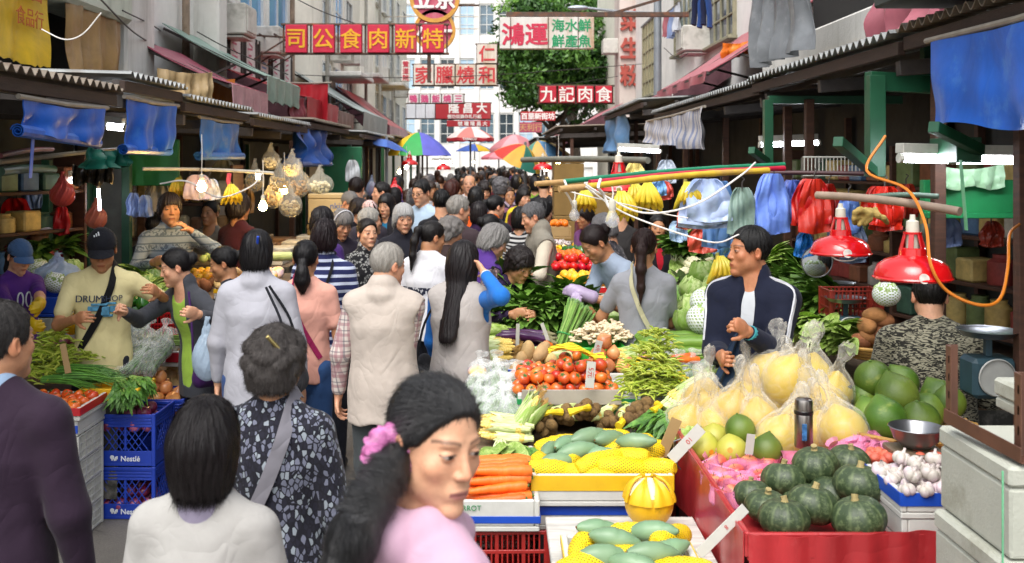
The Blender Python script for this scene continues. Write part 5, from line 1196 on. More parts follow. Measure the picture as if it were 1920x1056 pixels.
# awnings, stalls, tarps
def tarp_mat(col,name=None,fade=None,rough=.45):
 k=name or 'tarp_'+col
 if k in MATS:return MATS[k]
 m,t,b=base(k);v=t.coord();n=t.noise(v,2.6,6,.65,1.0);f=t.noise(v,7,5,.7);c=t.mix(t.step(n,.3,.7),mul(hx(col),.7),mul(hx(col),1.15))
 c=t.mix(t.math('MULTIPLY',t.step(f,.54,.75),.6),c,hx(fade or '8a8680'));t.link(c,b.inputs['Base Color']);t.val(b,Roughness=rough,**{'Specular IOR Level':.4})
 r=t.math('ABSOLUTE',t.math('SUBTRACT',t.noise(t.coord((1,1,.7)),3.0,3,.5,.7),.5));t.link(t.bump(t.math('POWER',r,.7),.3,.02),b.inputs['Normal']);MATS[k]=m;return m
STEEL=lambda:M('dark_steel','3a3431',.6,.3,12);BROWNW=lambda:M('brown_wood','4a2e20',.7,.3,8,.2,30,stretch=(1,1,6));GRN=lambda:M('green_paint','164c32',.45,.2,6,.1,40,dirt='3a4a38',dlo=.6,dhi=.75,dscale=7)
def hang(label,p0,p1,z0,z1,mat,rip=.04,nr=4,name='tarp',cat='tarp',rolled=False,rod=True,bot=None,jag=0,th=.006,flare=0,seed=0,group=None,nu=30,nv=16):
 """a sheet hanging from a rod between two points (x, y) at height z0 down to z1, rippled and sagging"""
 q=random.Random(label);ph=[q.uniform(0,6)for _ in range(5)];a,b=Vector((*p0,0)),Vector((*p1,0));n=(b-a).cross(Vector((0,0,1))).normalized();t=thing(name,label,cat,((a+b)/2)+Vector((0,0,z0)),0,group);o=Vector(t.location);z0a,z0b=z0 if hasattr(z0,'__len__')else(0,0)
 bt=bot or(0,0)
 def fn(u,v):
  p=a.lerp(b,u+flare*v*(u-.5));s=.25+.75*v
  r=rip*s*(math.sin(nr*6.28*u+ph[0]+1.5*v)+.5*math.sin(nr*14*u+ph[1]+3*v)+.35*math.sin(9*v+5*u+ph[2]));zz=lerp(z0,z1+lerp(*bt,u),v)-.03*math.sin(math.pi*u)*(1-v)*1.0+.012*math.sin(13*u+ph[3])*v
  if jag and v>.97:zz-=jag*abs(math.sin(u*40))
  return p+n*r+Vector((0,0,zz))-o
 mb=MB();mb.sheet(fn,nu,nv,th);mb.obj('sheet',mat,t,smooth=60)
 if rolled:
  mb=MB();d=(b-a).normalized();vs=[]
  for k in range(26):
   an=k*.62;rr=.008+.0012*k;vs.append((math.cos(an)*rr,math.sin(an)*rr))
  e0,e1=fn(0,1)-d*.05,fn(1,1)
  mb.sheet(lambda u,v:e0.lerp(e1,u)+n*vs[int(v*25)][0]+Vector((0,0,vs[int(v*25)][1])),8,25,.003);mb.obj('rolled_hem',mat,t)
 if rod:mb=MB();d=(b-a).normalized()*.06;mb.tube([a-d+Vector((0,0,z0))-o,(a+b)/2+Vector((0,0,z0-.01))-o,b+d+Vector((0,0,z0))-o],.014,8);mb.obj('rod',M('pole_grey','8a8378',.6),t)
 return t
BLUE=lambda:tarp_mat('145cc0',fade='4f86c4')
G_T='blue tarps along the stall fronts'
hang('long bright blue tarp rolled at its bottom edge, nearest on the left stall roofs',(-2.4,5.15),(-2.4,6.2),2.37,2.17,BLUE(),.025,2,rolled=True,bot=(.02,-.03),group=G_T)
hang('square blue tarp with a torn brown hem, second on the left stall roofs',(-2.4,6.6),(-2.4,7.6),2.46,2.12,BLUE(),.03,2,rolled=True,group=G_T)
hang('faded blue tarp with a pale patch, third on the left stall roofs',(-2.4,8.25),(-2.4,9.5),2.40,2.07,tarp_mat('2a68ac','tarp_fadedblue','8a8c8c'),.03,2,rolled=True,group=G_T)
hang('crumpled dark blue tarp twisted round its pole above the hanging bags',(-2.4,12.0),(-2.4,14.2),2.47,2.0,tarp_mat('234f9c','tarp_darkblue','6a7894'),.14,3,rolled=True,group=G_T)
mb=MB();mb.bar(P(62,258,5.3),P(57,334,5.3),.035,.003);tag(mb.obj('blue_strap',BLUE()),'narrow blue strap dangling below the long bright blue tarp','strap')
hang('large blue tarp at the upper right, close to the viewer over the fluorescent tubes',(2.03,3.2),(2.03,4.72),2.61,2.17,BLUE(),.02,2,group=G_T,bot=(-.04,.05))
hang('grey and white striped sheet tied under the right stall roof',(2.03,9.9),(2.03,13.6),2.57,2.18,cloth_pat('striped_sheet',pat_stripes('b4b2b4','7c86a4',.1,.6,1),.6),.05,5,group=G_T,bot=(-.04,.1))
hang('narrow pale blue tarp folded over its pole, farthest on the right stall roofs',(1.98,15.6),(1.98,18.4),2.8,2.2,tarp_mat('5b86b4','tarp_paleblue','8a9aac'),.1,2,rolled=True,group=G_T)
hang('bright yellow tarp with red lettering at the upper left corner',(-3.75,6.9),(-3.75,8.45),3.75,2.84,tarp_mat('d8b01c',fade='b89a30'),.03,2,name='yellow_tarp',jag=.03)
t=thing('lettering_patch','faint red characters printed on the bright yellow tarp','lettering',(-3.7,8.05,3.3));link('lettering',text_mesh('大昌',.22,M('faded_red','b85a24',.7),.002),t,(0,0,.12),(R(90),0,R(90)));link('lettering',text_mesh('食品行',.16,M('faded_red','b85a24',.7),.002),t,(0,0,-.12),(R(90),0,R(90)))
hang('brown sun-bleached tarp with faded pink characters under the concrete balcony',(-3.7,8.75),(-3.72,10.1),3.5,2.72,tarp_mat('9a7a4c','tarp_brown','a8846c'),.05,3,name='brown_tarp',cat='tarp')
mb=MB();mb.bar((-4.15,8.6,3.15),(-4.15,8.6,2.4),.4,.6);
def awning(label,y0,y1,xw,zw,xo,zo,val,mat,vmat=None,group='awnings on both sides of the lane',jag=0,side=True):
 """a sloping awning: cloth roof, hanging valance, near side curtain, steel arms"""
 t=thing('awning',label,'awning',(xw,(y0+y1)/2,zw),0,group);o=Vector(t.location);mb=MB();q=random.Random(label);p_=q.uniform(0,6)
 mb.sheet(lambda u,v:Vector((lerp(xw,xo,v),lerp(y0,y1,u),lerp(zw,zo,v)-.05*math.sin(math.pi*v)+.012*math.sin(30*u+p_)*v))-o,14,10,.012);mb.obj('canopy',mat,t,smooth=60)
 mb=MB();mb.sheet(lambda u,v:Vector((xo+(.02 if xo<0 else-.02)+.03*v*math.sin(26*u+p_),lerp(y0,y1,u),zo-v*val+(jag*abs(math.sin(u*50))if v>.95 else 0)))-o,24,8,.006);mb.obj('valance',vmat or mat,t,smooth=60)
 if side:mb=MB();mb.sheet(lambda u,v:Vector((lerp(xw,xo,u),y0-.02+.025*math.sin(16*u+p_)*v,lerp(zw,zo,u)-.03-v*lerp(.3,val,u)))-o,14,8,.006);mb.obj('side_curtain',M('awning_edge_'+label[:4],'54323a',.8,.3,6)if side is True else side,t,smooth=60)
 mb=MB()
 for y in(y0+.05,(y0+y1)/2,y1-.05):mb.bar(Vector((xw,y,zw-.06))-o,Vector((xo,y,zo-.04))-o,.035);mb.bar(Vector((xw,y,zw-.9))-o,Vector((lerp(xw,xo,.7),y,lerp(zw,zo,.7)-.05))-o,.03)
 mb.bar(Vector((xo,y0,zo-.02))-o,Vector((xo,y1,zo-.02))-o,.04);mb.obj('awning_frame',STEEL(),t);return t
MAR=lambda:tarp_mat('98485a','awning_maroon','c0a0a8');RED=lambda:tarp_mat('a01c28','awning_red','8c3c40');GRG=lambda:tarp_mat('7f9c90','awning_green','a4aaa4');GGR=lambda:tarp_mat('8a9694','awning_grey','a4a8a4');PNK=lambda:tarp_mat('b88a90','awning_pink','8c5c64')
awning('maroon awning with a pale pink curtain, nearest on the left facade',10.9,12.6,-3.9,3.36,-2.86,2.87,.42,MAR(),PNK(),side=False)
awning('long grey-green awning with a scalloped valance above the maroon one',12.6,14.7,-4.15,3.75,-2.86,3.1,.34,GRG(),jag=.05,side=False)
awning('red awning with a draped red curtain, third on the left facade',15.2,18.2,-4.1,3.45,-2.85,3.0,.5,RED())
awning('grey awning with a plain square valance over dark shopfronts on the left',21,25.5,-4.2,3.9,-2.75,3.05,.4,GGR(),side=False)
awning('dusty brown awning behind the grey one on the left',18.6,20.6,-4.1,3.5,-2.9,2.95,.4,tarp_mat('6c5248','awning_brown','8c7c74'))
awning('dark red awning far down the left side, above the rainbow parasol',26.5,32,-4.2,4.0,-2.8,2.95,.7,RED(),PNK())
awning('yellow and red awning farthest down the left side',34,39,-4.2,3.6,-2.6,2.8,.6,tarp_mat('c89a28','awning_yellow','b08a50'),RED())
hang('dark orange canvas hung behind the maroon awning',(-4.0,11.6),(-3.0,11.65),2.98,2.5,tarp_mat('a8600c','canvas_orange','6c4416'),.04,3,name='canvas',cat='canvas',rod=False)
hang('bright red cloth stretched across the shopfront, facing the viewer on the left',(-3.4,16.4),(-2.72,16.4),3.3,2.68,RED(),.03,2,name='red_cloth',cat='cloth')
awning('faded pink awning with steel stays, nearest on the right facade',12.2,15.9,3.85,4.0,2.55,3.12,.12,tarp_mat('a85862','awning_rose','c8a0a4'),side=False)
awning('dark red awning low behind the lamppost on the right',16.6,20.5,3.85,3.75,2.9,3.2,.4,MAR())
awning('pink awning far down the right side, under the red meat signs',24,30,3.0,3.4,1.7,2.75,.3,tarp_mat('b06470','awning_rose2','c8a0a4'))
hang('grey translucent sheet hanging from the right balcony',(2.62,8.6),(2.62,10.4),3.95,2.98,tarp_mat('74787c','tarp_grey','9a9c9e',.35),.07,4,name='grey_sheet',cat='sheet')
hang('dusky pink cloth bunched on the balcony at the upper right',(2.5,6.6),(2.5,5.55),3.3,2.8,tarp_mat('a8606c','cloth_pink','7c4c54'),.09,3,name='pink_cloth',cat='cloth')
hang('red cloth with white lettering beside the dusky pink bundle',(2.5,5.5),(2.5,5.0),3.2,2.76,tarp_mat('b4586a','cloth_red','c0b0b0'),.04,2,name='red_banner',cat='banner')
def trousers_line():
 for i,(u,L,c,lb)in enumerate(((1310,47,'1c2440','black-blue trousers hanging on the line over the lane'),(1321,52,'27457e','blue trousers with a pale stripe hanging on the line over the lane'))):
  t=thing('hung_trousers',lb,'trousers',P(u,-12,13));z=-(L+12)*13/1900;mb=MB()
  for s in(-1,1):mb.tube([(s*.02,0,0),(s*.05,0,z*.3),(s*.06+.01,.02,z*.7),(s*.065,0,z)],[.055,.06,.05,.052],10,0,True,.5)
  mb.obj('cloth',fabric(c),t)
trousers_line()
def stall(label,x0,x1,y0,y1,z,tilt=.0,roofc='zinc',posts=True,fascia=True,edge=None,group='stall roofs along the lane',back=True):
 """a street stall: corrugated roof with its waves showing along the lane edge, fascia beam, purlins and posts. x0 is the lane edge"""
 t=thing('market_stall',label,'market stall',(x0,(y0+y1)/2,0),0,group);o=Vector(t.location);mb=MB();n=int((y1-y0)/.1);th=.006
 mb.sheet(lambda u,v:Vector((lerp(x0,x1,v),lerp(y0,y1,u),z+tilt*v+.02*math.sin(u*n*6.283)))-o,n*8,4,th);zm={'zinc':M('zinc','8a8d8c',.5,.25,3,.1,30,metal=.25,dirt='5c4c3c',dlo=.55,dhi=.75,dscale=2),'brown':M('zinc_brown','756a5c',.6,.3,3,dirt='4a3424',dlo=.5,dhi=.7)}[roofc]
 mb.obj('roof',zm,t,smooth=60);s=1 if x1>x0 else-1
 if fascia:mb=MB();mb.bar(Vector((x0+s*.06,y0,z-.075))-o,Vector((x0+s*.06,y1,z-.075))-o,.04,.07);mb.obj('fascia',M('fascia_wood','33231a',.75,.35,6,.2,30,stretch=(6,1,6)),t)
 mb=MB()
 for k in range(5):xx=lerp(x0+s*.1,x1,k/4);mb.bar(Vector((xx,y0,z+tilt*k/4-.06))-o,Vector((xx,y1,z+tilt*k/4-.06))-o,.05)
 for y in np.arange(y0+.1,y1,1.3):mb.bar(Vector((x0+s*.08,y,z-.17))-o,Vector((x1,y,z+tilt-.17))-o,.06,.08)
 mb.obj('rafters',STEEL(),t)
 if posts:
  for y in np.arange(y0+.12,y1,2.2 if y1-y0>2 else 1.1):
   for xx in(x0+s*.3,x1-s*.1):mb=MB();mb.bar(Vector((xx,y,0))-o,Vector((xx,y,z-.2))-o,.06);mb.obj('post',GRN()if(int(y*3)%3==0 and x0<0)else BROWNW(),t)
 if back:mb=MB();mb.box(Vector((x1-s*.04,(y0+y1)/2,(z+tilt)/2))-o,(.03,y1-y0,z+tilt-.2),0,.003);mb.obj('back_wall',M('stall_back','2a2c28',.7,.4,3,dirt='14130f',dlo=.45,dhi=.65),t)  # near-black back wall, darkness of the stall interior put into its colour
 return t
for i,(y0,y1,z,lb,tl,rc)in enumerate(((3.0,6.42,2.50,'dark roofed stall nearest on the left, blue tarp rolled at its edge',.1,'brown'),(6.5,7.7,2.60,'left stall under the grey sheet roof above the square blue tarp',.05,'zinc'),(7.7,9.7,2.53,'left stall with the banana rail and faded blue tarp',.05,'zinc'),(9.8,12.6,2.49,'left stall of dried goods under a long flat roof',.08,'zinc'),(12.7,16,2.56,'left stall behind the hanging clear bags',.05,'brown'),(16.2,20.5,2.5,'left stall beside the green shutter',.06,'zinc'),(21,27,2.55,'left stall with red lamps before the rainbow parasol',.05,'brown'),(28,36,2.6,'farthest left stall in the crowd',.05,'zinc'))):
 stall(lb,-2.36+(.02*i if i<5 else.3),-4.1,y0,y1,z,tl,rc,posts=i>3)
for i,(y0,y1,z,x0,lb,tl,rc)in enumerate(((2.2,5.2,2.72,2.05,'right stall in the near corner behind the big blue tarp',.12,'brown'),(5.22,8.2,2.70,2.03,'right stall with the green frame, red lamps inside',.12,'zinc'),(8.05,13.4,2.68,2.05,'right stall with the long corrugated roof edge and striped sheet',.15,'zinc'),(13.6,18.2,2.86,1.9,'right stall with a raised roof below the raised red characters',.1,'zinc'),(18.6,24,2.66,1.1,'right stall with flat dark roof under the red meat signs',.08,'brown'),(25,33,2.6,.95,'farthest right stall beside the striped parasols',.08,'zinc'))):
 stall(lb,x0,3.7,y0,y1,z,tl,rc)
gt=thing('green_bracket','bright green steel post and beam with a slanting arm under the right roof','bracket',(2.0,5.4,2.0));mb=MB();mb.bar((.02,0,.5),(.02,0,-.04),.085,.085);mb.bar((-.02,0,.47),(.62,.1,.45),.07,.1);mb.bar((.02,0,-.02),(-.33,-.45,.14),.05,.05);mb.bar((.3,.0,.5),(.3,.0,.68),.06);mb.obj('steel',GRN(),gt)
gt=thing('green_post','green hanging post between the bananas and blue bags on the right','bracket',(2.04,7.6,2.0));mb=MB();mb.bar((0,0,.5),(0,0,0),.065,.065);mb.bar((0,0,.03),(-.2,-.3,.12),.05,.05);mb.bar((0,0,.5),(1,0,.5),.06,.06);mb.obj('steel',GRN(),gt)
gt=thing('support_tube','short green tube poking out beneath the large blue tarp','bracket',P(1750,238,4.5));mb=MB();mb.bar((0,0,0),(.35,.3,-.1),.05,.05);mb.bar((.3,.3,-.1),(.3,.6,-.1),.12,.12);mb.obj('steel',GRN(),gt)
mb=MB();mb.box((2.35,3.4,2.86),(.9,3.4,.1),0,.01);tag(mb.obj('roof_beam',M('dark_green_grey','2c3432',.6)),'dark flat beam above the large blue tarp at the top right','beam')
def parasol(label,u,v,d,rad,cols,drop=.34,valance=0,text=None,pole=True,tilt=(0,0),gores=8):
 p=P(u,v,d);t=thing('parasol',label,'parasol',(p.x,p.y,0),0,'parasols over the far stalls');ms=[M('parasol_'+c,c,.6,.1,4)for c in dict.fromkeys(cols)];ix=list(dict.fromkeys(cols));N=gores*6;T=Matrix.Translation((0,0,p.z))@Euler((*tilt,0)).to_matrix().to_4x4();vs=[(0,0,0)];fs=[];mi=[];mb=MB();rings=8
 for j in range(1,rings+1):
  for k in range(N):
   a=6.2832*k/N+.2;g=abs(((k/6)%1)-.5)*2;r=rad*j/rings*(.965+.035*g);vs.append((math.cos(a)*r,math.sin(a)*r,-drop*(j/rings)**1.7-(1-g)*.02*(j/rings)))
 for k in range(N):
  c=ix.index(cols[(k//6)%len(cols)]);mb.f.append((0,1+k,1+(k+1)%N));mb.m.append(c)
  for j in range(rings-1):mb.f.append((1+j*N+k,1+(j+1)*N+k,1+(j+1)*N+(k+1)%N,1+j*N+(k+1)%N));mb.m.append(c)
 mb.v=[tuple(T@Vector(q))for q in vs]
 if valance:
  b0=len(mb.v);r=rad
  for k in range(N):x,y,z=vs[1+(rings-1)*N+k];mb.v.append(tuple(T@Vector((x*1.005,y*1.005,z-valance-.012*math.sin(k*2)))))
  for k in range(N):mb.f.append((1+(rings-1)*N+k,b0+k,b0+(k+1)%N,1+(rings-1)*N+(k+1)%N));mb.m.append(len(ms)if text else mi[0]if mi else ix.index(cols[(k//6)%len(cols)]))
 c_=mb.obj('canopy',ms+([M('valance_red','a8242e',.6)]if text else[]),t,smooth=50)
 if text:link('lettering',text_mesh(text,valance*.95,M('paint_e4e0dc','e4e0dc',.6),.002,.004),c_,T@Vector((0,-rad*1.01-.01,-drop-valance*.5)),(R(90),0,0))
 if pole:mb=MB();mb.tube([(0,0,0),(0,0,p.z+.06)],.025,8);mb.obj('pole',M('galvanised','8c9298',.45),t);mb=MB();mb.lathe([(.28,0),(.28,.06),(.05,.1),(.04,.3)],16);mb.obj('base',M('concrete_foot','77736c',.9),t)
 mb=MB()
 for k in range(gores):a=6.2832*k/gores+.2;mb.bar(T@Vector((0,0,-.03)),T@Vector((math.cos(a)*rad*.97,math.sin(a)*rad*.97,-drop-.015)),.012)
 mb.obj('ribs',STEEL(),t);return t
parasol('rainbow parasol of yellow, green and blue gores on the left of the lane',785,248,22,.72,['4a54b4','c44a3c','dcb420','dcb420','dcb420','2f9a4c','5a5cb8','4a54b4'],.5)
parasol('white and pink parasol with a lettered red valance in the centre',882,238,28,.66,['d8c8c4','c4746c','d8c8c4','c4746c'],.3,.09,'TABASCO')
parasol('pink parasol behind the rainbow one on the right',965,252,30,.75,['b8767c','c8949a'],.42,.1)
parasol('tilted striped parasol of blue, yellow, pink and green on the right',1008,264,24,.68,['4a78a0','c8ac48','b8687a','c8ac48','4a8478','c0984c'],.5,tilt=(.1,-.25))
parasol('small pink parasol low over the far crowd',935,283,40,.7,['cc6a78','d88a94'],.25,.08)
parasol('green, yellow and red parasol hanging low beside the right stalls',985,272,19.5,.5,['b42c20','c89a30','2a6c5c','c89a30'],.36,tilt=(.2,.45))
parasol('blue parasol folded low at the left stalls',725,262,18,.42,['34549a','4468b0'],.12,tilt=(0,.25))
parasol('small blue and yellow parasol far off in the lane',890,270,42,.8,['dcb420','3a5cb0','3a5cb0'],.3)
def glow(name,col,s):
 if name in MATS:return MATS[name]
 m,t,b=base(name);b.inputs['Base Color'].default_value=(*hx(col),1);b.inputs['Emission Color'].default_value=(*hx(col),1);b.inputs['Emission Strength'].default_value=s;MATS[name]=m;return m
def bulb(label,p,r=.03,lit=True,cord=.35,warm='ffcf7a',s=140):
 t=thing('light_bulb',label,'light bulb',p,0,'bare bulbs hanging in the stalls');mb=MB();mb.lathe([(.0006,-r*1.25)]+[(r*math.sin(a),-r*.25-r*math.cos(a))for a in(.35,.7,1.05,1.4,1.8,2.1)]+[(r*.55,r*.75),(r*.42,r*1.2)],20)
 mb.obj('glass',glow('bulb_lit',warm,s)if lit else M('bulb_clear','e8eaec',.05,.02,5,alpha=.28,spec=.9),t);mb=MB();mb.lathe([(r*.44,r*1.1),(r*.48,r*1.25),(r*.5,r*2.2),(r*.38,r*2.5),(r*.15,r*2.6)],14);mb.obj('socket',M('socket_white','c8c4b4',.5)if r<.04 else M('socket_dark','2a2c2c',.5),t)
 if cord:mb=MB();mb.tube([(0,0,r*2.5),(.004,0,r*2.5+cord*.5),(0,0,r*2.5+cord)],.004,6);mb.obj('cord',M('wire_white','d4d0c8',.5),t)
 if not lit:mb=MB();mb.tube([(-.006,0,0),(-.012,0,-.01),(.012,0,-.01),(.006,0,0)],.0008,4);mb.obj('filament',M('filament','6a665e',.4),t)
 return t
for u,v,d,lb in((378,349,7.6,'lit bulb glowing among the pink bags on the left rail'),(493,386,8.6,'lit bulb on a long white cord in front of the dried goods'),(533,356,10.6,'lit bulb half hidden behind the hanging clear bags'),(762,313,19,'lit bulb beside the red lamp on the far left'),(749,322,20,'lit bulb low by the green wall on the far left'),(1047,305,14,'lit bulb above the far right fruit stall'),(1023,316,16,'lit bulb beside the small red lamp on the far right'),(888,304,34,'lit bulb far down the lane')):bulb(lb,P(u,v,d),.035,True,.3)
bulb('clear unlit bulb in a white socket at the end of the green pole',P(1077,402,5.0),.027,False,.05);bulb('larger clear unlit bulb in a dark socket below the yellow pole',P(1148,410,4.6),.034,False,.06)
def tube_light(label,a,b,r=.016,s=24,house=True):
 t=thing('fluorescent_lamp',label,'fluorescent lamp',a,0,'fluorescent tubes in the stalls');a,b=Vector(a),Vector(b);d=b-a;mb=MB();mb.tube([Vector(),d*.5,d],r,10);mb.obj('tube',glow('tube_lit','f2f6ff',s),t);mb=MB()
 for e in(d*-.015,d*1.015):mb.tube([e,e+d.normalized()*.02],r*1.2,10)
 if house:mb.bar(Vector((0,0,.05)),d+Vector((0,0,.05)),.07,.05)
 mb.obj('housing',M('lamp_housing','b8b8b0',.5),t);return t
tube_light('bright fluorescent tube over the green steel panel, left one of two end to end',P(1686,297,5.0),P(1775,299,5.05),.02);tube_light('bright fluorescent tube over the green steel panel, right one of two end to end',P(1786,300,5.05),P(1908,301,5.1),.02)
tube_light('fluorescent tube above the blue bags on the right',P(1424,272,8.4),P(1532,268,8.4),.02);tube_light('fluorescent tube under the striped sheet on the right',P(1158,280,12),P(1236,284,12),.02);tube_light('short fluorescent tube on the left wall under the square blue tarp',P(198,236,7.5),P(232,240,7.5),.025);tube_light('fluorescent tube behind the red carrier bag on the left',P(92,340,8),P(136,338,8),.022)
tube_light('vertical-looking fluorescent tube in the left booth by the grey door',P(184,350,8.2),P(187,395,8.2),.012,10,False);tube_light('thin fluorescent tube over the far left stalls',P(810,304,19),P(846,304,19),.025);tube_light('compact white lamp glowing on the banana rail',P(483,318,8.7),P(484,336,8.7),.018,20,False)
def red_lamp(label,u,v,d,dia,extra=True):
 p=P(u,v,d);t=thing('red_lamp',label,'lamp',p,0,'red market lamps');r=dia/2;mb=MB();pr=[(r,0),(r*.995,.01),(r*.97,r*.16),(r*.88,r*.36),(r*.7,r*.5),(r*.42,r*.585),(r*.36,r*.62),(r*.34,r*.8),(r*.3,r*.82)]
 mb.lathe(pr+[(x-.005,z-.004)for x,z in pr[::-1]],48);mb.lathe([(r,-.002),(r+.004,.004),(r,.01)],48);sh=mb.obj('shade',M('red_enamel','c01014',.18,.08,5,coat=.5),t);mb=MB()
 for k in range(6):a=k*1.047;mb.bar((math.cos(a)*r*.31,math.sin(a)*r*.31,r*.8),(math.cos(a)*r*.2,math.sin(a)*r*.2,r*1.2),.02,.006)
 mb.lathe([(r*.24,r*1.18),(r*.24,r*1.24),(r*.1,r*1.24)],18);mb.obj('vent_cage',M('red_enamel','c01014',.18),t);mb=MB();mb.lathe([(r*.17,r*.75),(r*.17,r*1.3),(r*.16,r*1.52),(.012,r*1.56),(.01,r*1.7)],18);mb.obj('socket',M('socket_white','c8c4b4',.5),t)
 mb=MB();mb.lathe([(.0005,.0),(.02,.0),(.02,-.002)],16,0,Matrix.Translation((-r*.1,-r*.99,r*.1))@Matrix.Rotation(R(78),4,'X'));mb.obj('sticker',M('round_sticker','c8c0b8',.5,.3,40),t);return t
red_lamp('red dome lamp hanging on the left of the near pair, over the dark stall',1576,476,4.7,.275);red_lamp('larger red dome lamp hanging nearest on the right',1711,522,4.05,.3)
for u,v,d,lb in((768,309,18.5,'small red lamp far down the left stalls, beside a lit bulb'),(832,318,21,'small red lamp on a white pole far down the lane'),(1018,318,15.5,'small red lamp over the far right fruit stall'),(1160,358,6.6,'red lamp half hidden by the yellow pole and bananas')):red_lamp(lb,u,v,d,.3)
def pole(label,a,b,r,mat,name='bamboo_pole',joints=0,cat='pole',tip=None,group=None):
 t=thing(name,label,cat,a,0,group);a,b=Vector(a),Vector(b);d=b-a;N=24;mb=MB();mb.tube([d*i/N+Vector((0,0,.012*math.sin(3.1*i/N)))for i in range(N+1)],[r*(1+(.12 if joints and i%joints==0 else 0))for i in range(N+1)],12);mb.obj('shaft',mat,t)
 if tip:mb=MB();mb.tube([-d.normalized()*.16,-d.normalized()*.1,d.normalized()*.005],[r*.95,r*1.1,r*.97],12);mb.obj('bare_tip',M('bamboo','b48f5c',.5,.2,14,stretch=(1,6,6)),t)
 return t
gp_='painted bamboo poles sticking out over the lane'
pole('green painted bamboo pole with a bare tip, topmost of three',P(1056,341,5.0),P(1470,309,5.7),.013,M('pole_green','1f7a58',.4,.2,12),joints=8,tip=1,group=gp_);pole('red painted bamboo pole, middle of three',P(1106,343,4.85),P(1470,316,5.5),.014,M('pole_red','b4203c',.4,.2,12,dirt='c8a0a0',dlo=.66,dhi=.75),joints=8,group=gp_);pole('yellow painted bamboo pole ending in bare wood, lowest of three',P(1104,350,4.7),P(1440,320,5.2),.0155,M('pole_yellow','c8a832',.45,.2,12,dirt='b08a50',dlo=.5,dhi=.6),joints=8,tip=1,group=gp_)
pole('pale weathered pipe carrying the red lamps',P(1532,366,4.6),P(1800,397,4.0),.018,M('pipe_dull','8a7868',.6,.25,10),'lamp_rail');pole('grey-green bar behind the lamp rail',P(1620,371,5.2),P(1760,369,5.0),.014,M('pipe_green','44584c',.6),'rail');pole('white rail carrying the bananas and pink bags on the left',P(268,317,7.9),P(512,325,8.7),.014,M('pole_white','b8b4a8',.5),'rail');pole('long grey bamboo rail under the nearest left roof',P(0,304,5.9),P(300,276,8),.015,M('bamboo_grey','8c8474',.6),'rail');pole('maroon rail under the nearest left roof',P(0,292,5.9),P(98,280,7),.016,M('pole_maroon','6c3038',.6),'rail');pole('dark green horizontal tube at the left booth',P(0,322,6.2),P(100,318,7.5),.03,M('green_dark','1c4a36',.5),'rail')
pole('grey horizontal pipe below the far right roofs',P(980,300,11),P(1215,301,9),.03,M('pipe_grey2','6c6c62',.6),'rail');pole('dark bar carrying bags at the back of the right stall',P(1280,330,6.3),P(1620,326,6.0),.014,M('bar_maroon','3c1c20',.5),'rail')
wc='e0dcd6';G_C='white cables drooping over the produce'
wire('cable','thick white cable sagging from the bamboo poles towards the green post',[P(1098,346,4.6),P(1130,365,4.6),P(1205,399,4.6),P(1300,385,4.5),P(1385,332,4.6),P(1416,305,4.8)],.0045,wc,group=G_C);wire('cable','white cable looping down behind the smiling man',[P(1098,350,4.65),P(1150,388,4.7),P(1200,412,4.7),P(1290,443,4.6),P(1345,455,4.6),P(1385,440,4.7)],.004,wc,group=G_C);wire('cable','thin white cord crossing between the bananas and bulbs',[P(1060,344,4.9),P(1064,357,4.9),P(1110,370,4.9),P(1180,385,4.9),P(1250,402,4.9),P(1290,409,4.9)],.003,wc,group=G_C)
wire('cable','knot of white cord round the bamboo pole tips',[P(1058,338,4.95),P(1063,352,4.93),P(1058,356,4.9),P(1068,372,4.95),P(1077,392,5.0)],.006,wc,group=G_C);wire('cable','white cord tied round the red and yellow poles above the larger bulb',[P(1126,336,4.6),P(1122,352,4.55),P(1132,365,4.6),P(1140,385,4.6),P(1148,394,4.6)],.007,wc,group=G_C)
wire('cable','orange cable looping down from the lamp rail on the right',[P(1660,255,4.6),P(1625,320,4.5),P(1700,355,4.2),P(1735,420,4.0),P(1745,495,3.9),P(1775,545,3.9),P(1835,572,3.9),P(1875,560,3.95),P(1890,500,4.1),P(1893,440,4.3),P(1912,420,4.5)],.0065,'c8741c');wire('cable','white hoop of wire below the left red lamp',[P(1555,478,4.6),P(1572,488,4.6),P(1598,488,4.6),P(1612,478,4.6)],.003,wc)
wire('cable','white cable sagging across the tarps at the upper left',[P(78,55,7),P(120,74,7),P(155,64,7),P(190,24,7)],.0045,wc);wire('cable','pale cable drooping under the banana rail',[P(300,345,7.3),P(350,340,7.3),P(410,370,7.5),P(470,350,8),P(492,325,8.4)],.006,wc)
q=random.Random(4)
for k in range(7):wire('cable',['dark cable strung high from the left facade, uppermost','dark cable along the concrete column','thin dark wire running to the red and gold sign','dark cable over the green awning','thin wire crossing the lane below the rusty signs','thin wire crossing in front of the tree','dark cable along the right facade above the pink awning'][k],[[P(180,-10,8),P(250,60,10),P(300,90,12)],[P(230,20,9),P(290,50,12),P(320,75,14)],[P(540,-10,15),P(600,20,14.5),P(668,45,14)],[P(370,60,12.4),P(430,92,13.2),P(540,140,14.6)],[P(540,140,21),P(740,146,20.5),P(935,140,20),P(1205,120,24)],[P(930,152,30),P(1050,158,30),P(1180,140,28)],[P(1245,90,20),P(1270,110,18),P(1290,100,16)]][k],.008,'26221f')
